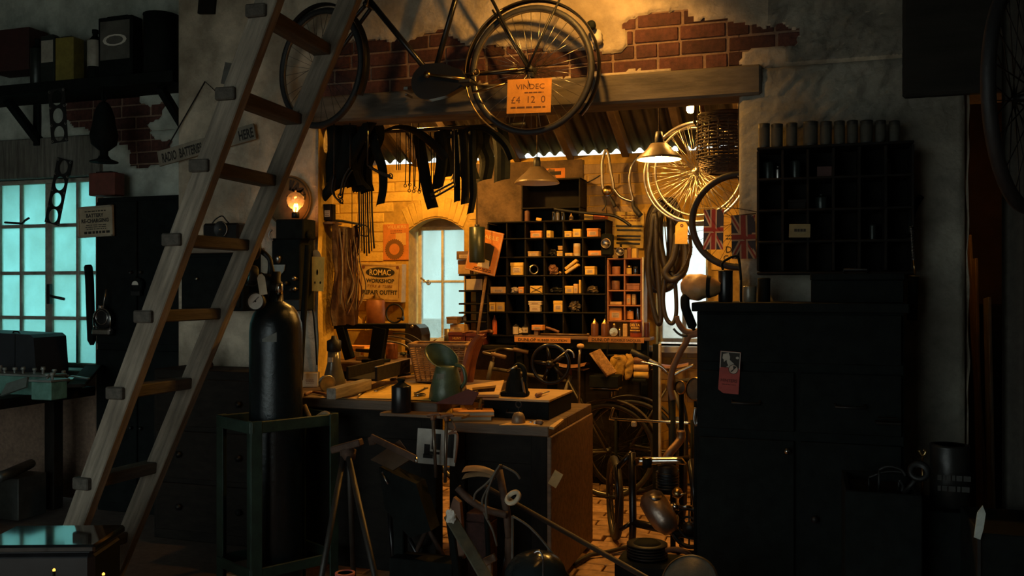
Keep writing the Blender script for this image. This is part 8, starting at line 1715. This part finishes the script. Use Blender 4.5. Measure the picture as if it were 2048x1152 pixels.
plank('strut', a, b, .05, .012, mat('olive_web', (.085, .08, .05), .8, sc=30, dirt=.5), t, up=(.6, -.8, .2)); m = MB(); m.beam(a, Vector((a.x, 3.62, 0)), .03, .02, up=(0, 1, 0)); obj('prop', m, M_black, t)
t = thing('crumpled_paper', 'small crumpled pale paper caught on the scrap above the olive strut', 'paper', P(902, 1045, 3.4)); m = MB(); c = P(902, 1033, 3.42); m.grid(lambda u, v: c+Vector((math.cos(2*PI*u)*math.sin(PI*v)*.022, math.sin(2*PI*u)*math.sin(PI*v)*.018, math.cos(PI*v)*.028))*(1+.5*noise.noise(Vector((math.cos(2*PI*u)*3, math.sin(2*PI*u)*3, v*7)))), 12, 10, sm=False, flip=True); obj('ball', m, M_white, t)
t = thing('wood_wedge', 'reddish wood wedge sticking up in the scrap heap', 'wedge', P(915, 1060, 3.62)); m = MB(); m.prism([(-.02, -.2), (.025, -.2), (.028, .05), (.0, .075), (-.02, .03)], .03, frame(P(915, 1025, 3.78), .1)); m.beam(P(915, 1075, 3.77), Vector((P(915, 1075, 3.77).x, 3.77, 0)), .03, .03, up=(0, 1, 0)); obj('wedge', m, mat('wedge_wood', (.16, .075, .04), .7), t)
t = thing('wood_chip', 'small pale offcut of wood low in the scrap heap', 'offcut', P(980, 1128, 3.4)); m = MB(); m.box((0, 0, 0), (.055, .03, .02), M=frame(P(980, 1119, 3.4), .5)); m.beam(P(980, 1124, 3.41), Vector((P(980, 1124, 3.41).x, 3.41, 0)), .02, .02, up=(0, 1, 0)); obj('offcut', m, M_wood, t)
t = thing('brick_block', 'dull red brick lying behind the scrap bicycle cables', 'brick', P(950, 1045, 3.75)); m = MB(); c = P(955, 1036, 3.8); m.box((c.x, 3.85, c.z), (.11, .1, .04)); m.bx(c.x-.06, c.x+.06, 3.80, 3.90, 0, c.z-.021); obj('brick', m, M_brick, t)
c = P(1070, 1150, 3.3); t = thing('dark_headlamp', 'dark glass headlamp shell at the lower edge of the picture', 'headlamp', (c.x, 3.3, 0)); k = pm(1070, 3.3); M = axisM(c, (.1, -.6, .8)); r_ = 62*k
m = MB(); m.lathe([(0, -r_), (r_*.6, -r_*.8), (r_*.95, -r_*.3), (r_, 0)], M, 30); obj('shell', m, M_gloss, t); m = MB(); m.lathe([(0, .05), (r_*.5, .042), (r_*.9, .015), (r_, 0)], M, 30); obj('lens', m, mat('dark_blue_glass', (.02, .028, .03), .12, .2), t); m = MB(); m.tube([c-Vector((0, -.06, .08)), Vector((c.x, 3.36, 0))], .03, 8); obj('stand', m, M_black, t)
c = P(1078, 1108, 3.24); m = MB(); m.tube(pxs([(1068, 1106), (1078, 1102), (1084, 1110), (1086, 1118)], 3.12, 4), .005, 6); m.tube([P(1086, 1118, 3.12), Vector((P(1086, 1118, 3.12).x, 3.12, .0))], .004, 6); one('wire_hook', 'curled bright wire over the dark headlamp at the lower edge', 'wire', m, M_steel)
p = P(690, 1152, 2.9); t = can('red_cap_bottle', 'bottle with a dull red cap at the lower edge left of the iron stand leg', 'bottle', 672, 708, 1142, 1250, 2.9, M_black, cap='lid', mcap=mat('dull_red_cap', (.45, .10, .09), .6), z=None)
z = t.location.z; m = MB(); m.bx(p.x-.1, p.x+.1, 2.8, 3.0, 0, z-.001); one('upturned_crate', 'small black crate under the red capped bottle', 'crate', m, M_black)
t = thing('frame_tubes', 'heap of black frame tubes and rods filling the dark foreground centre', 'tubes', P(1000, 1150, 3.6)); rg = random.Random(8)
for i in range(6):
    x = 730+i*44; a = PZ(x+rg.uniform(-30, 30), 1120, .0); a = Vector((P(x, 1100, 3.75).x+rg.uniform(-.1, .1), 3.93+rg.uniform(0, .04), .012)); b = a+Vector((rg.uniform(-.35, .35), rg.uniform(-.01, .01), rg.uniform(.25, .45))); m = MB(); m.tube([a, b], .012, 8); obj('tube', m, M_gloss if i % 3 else M_rust, t)
m = MB(); m.tube([(-1.95, 3.935, .03), (-1.2, 3.935, .03)], .015, 8); m.tube([(-1.95, 3.965, .03), (-1.2, 3.965, .03)], .015, 8); obj('base_tubes', m, M_gloss, t)
# two glowing beads stand in for clasp glints at lower left
for i, (px, py) in enumerate(((108, 1142), (207, 1150))):
    Y = 2.05+.1*i; c = P(px, py, Y); t = thing('amber_glint', ('left of two tiny painted amber glints in the dark lower left', 'right of two tiny painted amber glints in the dark lower left')[i], 'lamp', c)
    m = MB(); m.lathe([(0, .008), (.004, .005), (.004, 0), (0, 0)], Matrix.Translation(c), 10); obj('lens', m, glow('glint_glow', (1, .45, .06), 3), t); m = MB(); m.tube([c, Vector((c.x, Y, 0))], .004, 6); obj('stem', m, M_black, t)
# ================================================================ SMALL TOOLS AND CLUTTER
def spanner(label, a, b, z, m_, w=.011):
    pa, pb_ = PZ(*a, z+.005), PZ(*b, z+.005); d = (pb_-pa).normalized(); n_ = Vector((-d.y, d.x, 0)); M = Matrix((d, n_, Vector((0, 0, 1)))).transposed().to_4x4(); M.translation = pa; L = (pb_-pa).length
    t = thing('spanner', label, 'spanner', pa); m = MB(); m.box((L/2, 0, 0), (L*.8, w, .005), M=M); obj('shaft', m, m_, t)
    for s, x in ((-1, 0), (1, L)):
        m = MB(); m.prism([(x+s*.012*math.cos(q_)*(1 if abs(q_) > .5 else .1), .012*math.sin(q_)) if abs(q_) > .5 else (x+s*.001, .004*(1 if q_ > 0 else -1)) for q_ in [(-PI+2*PI*i/16)+.0001 for i in range(16)]], .005, M @ Matrix.Translation((0, 0, -.0025))); obj('jaw', m, m_, t)
spanner('bright spanner lying on the yellow sheet left of the black bottle', (752, 782), (775, 772), ZA+.006, M_steel)
spanner('dark spanner lying on the workbench edge left of the green jug', (832, 786), (852, 776), ZA+.007, M_iron)
spanner('small spanner lying at the far left of the workbench behind the batten', (700, 768), (722, 762), ZA+.003, M_steel)
def hammer(label, a, b, z):
    pa, pb_ = PZ(*a, z+.012), PZ(*b, z+.014); d = (pb_-pa).normalized(); n_ = Vector((-d.y, d.x, 0)); t = thing('hammer', label, 'hammer', pa)
    m = MB(); m.tube([pa, pa+(pb_-pa)*.5, pb_], [.010, .011, .008], 8); obj('handle', m, M_wood, t)
    m = MB(); m.tube([pb_-n_*.045, pb_-n_*.03, pb_+n_*.02, pb_+n_*.05], [.013, .014, .010, .004], 10); obj('head', m, M_iron, t)
hammer('ball hammer lying behind the yellow sheets on the workbench', (782, 760), (832, 752), ZA)
hammer('hammer lying under the iron rack on the rear bench', (708, 736), (733, 731), ZC)
def screwdriver(label, a, b, z, m_):
    pa, pb_ = PZ(*a, z+.012), PZ(*b, z+.012); t = thing('screwdriver', label, 'screwdriver', pa); c = pa+(pb_-pa)*.42
    m = MB(); m.tube([pa, pa+(c-pa)*.2, pa+(c-pa)*.8, c], [.007, .012, .010, .006], 10); obj('handle', m, m_, t); m = MB(); m.tube([c, pb_], .0035, 6); obj('blade', m, M_steel, t)
screwdriver('screwdriver with a red brown handle lying on the plywood lid right of the hand press', (1072, 791), (1098, 783), .9005, M_leather)
screwdriver('long screwdriver lying across the lower bench behind the bell', (1085, 845), (1055, 840), ZB, M_wood)
screwdriver('yellow handled screwdriver at the front of the rear bench', (748, 733), (768, 727), ZC, M_cardy)
M_ptin = [mat('putty_tin', (.30, .26, .17), .45, .3, dirt=.4), mat('rust_tin', (.24, .10, .05), .5, .3, dirt=.4), M_tingr]
for i, (x0, x1, y0, Y, lb) in enumerate(((656, 668, 705, 5.95, 'putty coloured tin at the left of the rear bench beside the yellow box'), (672, 684, 700, 6.05, 'little rusty tin behind the iron rack leg on the rear bench'), (800, 812, 706, 6.1, 'dark little tin right of the copper can on the rear bench'))):
    can('small_tin', lb, 'tin', x0, x1, y0, 740, Y, M_ptin[i], z=ZC+.002, cap='lid')
p = PZ(725, 778, ZA); m = MB(); m.lathe([(.018, 0), (.034, 0), (.036, .008), (.036, .02), (.030, .022), (.030, .006), (.018, .006)], Matrix.Translation(p+Vector((0, 0, .003))), 20); one('grease_tin_lid', 'dull round tin lid lying on the brown wrapping paper', 'lid', m, M_steel)
m = MB(); m.lathe([(.024, 0), (.03, .004), (.03, .012), (.024, .016), (.02, .008), (.024, 0)], Matrix.Translation(PZ(840, 795, ZA)+Vector((0, 0, .004))), 20); one('ball_race', 'small bright bearing ring on the workbench left of the green jug', 'ring', m, M_chrome)
m = MB(); m.tube([PZ(x, y, ZA+.012) for x, y in ((690, 782), (700, 786), (712, 783), (722, 787), (716, 791))], .0035, 6); one('cable_end', 'short bent bright wire at the front left of the workbench', 'wire', m, M_steel)
for i, (x, y) in enumerate(((1070, 848), (1079, 846), (1062, 846))):
    m = MB(); M = Matrix.Translation(PZ(x, y, ZB)+Vector((0, 0, .0005))); m.prism([(.009*math.cos(PI*j/3), .009*math.sin(PI*j/3)) for j in range(6)], .007, M); m.lathe([(0, .007), (.005, .007), (.005, .010), (0, .010)], M, 8); one('hex_nut', ORD[i]+' of three loose nuts at the front edge of the lower bench', 'nut', m, M_steel, 'loose nuts on the lower bench')
# glinting fittings on the floor of the bay
m = MB(); m.tube([PZ(x, y, .30) for x, y in ((-2, 955), (24, 945), (62, 927))], [.03, .035, .03], 10); a = PZ(26, 942, .28); m.bx(a.x-.16, a.x+.16, a.y-.11, a.y+.11, 0, .262); one('dull_cylinder_crate', 'dull metal cylinder lying on a low crate under the window bench', 'cylinder', m, mat('dull_zinc', (.10, .11, .105), .4, .6, dirt=.5))
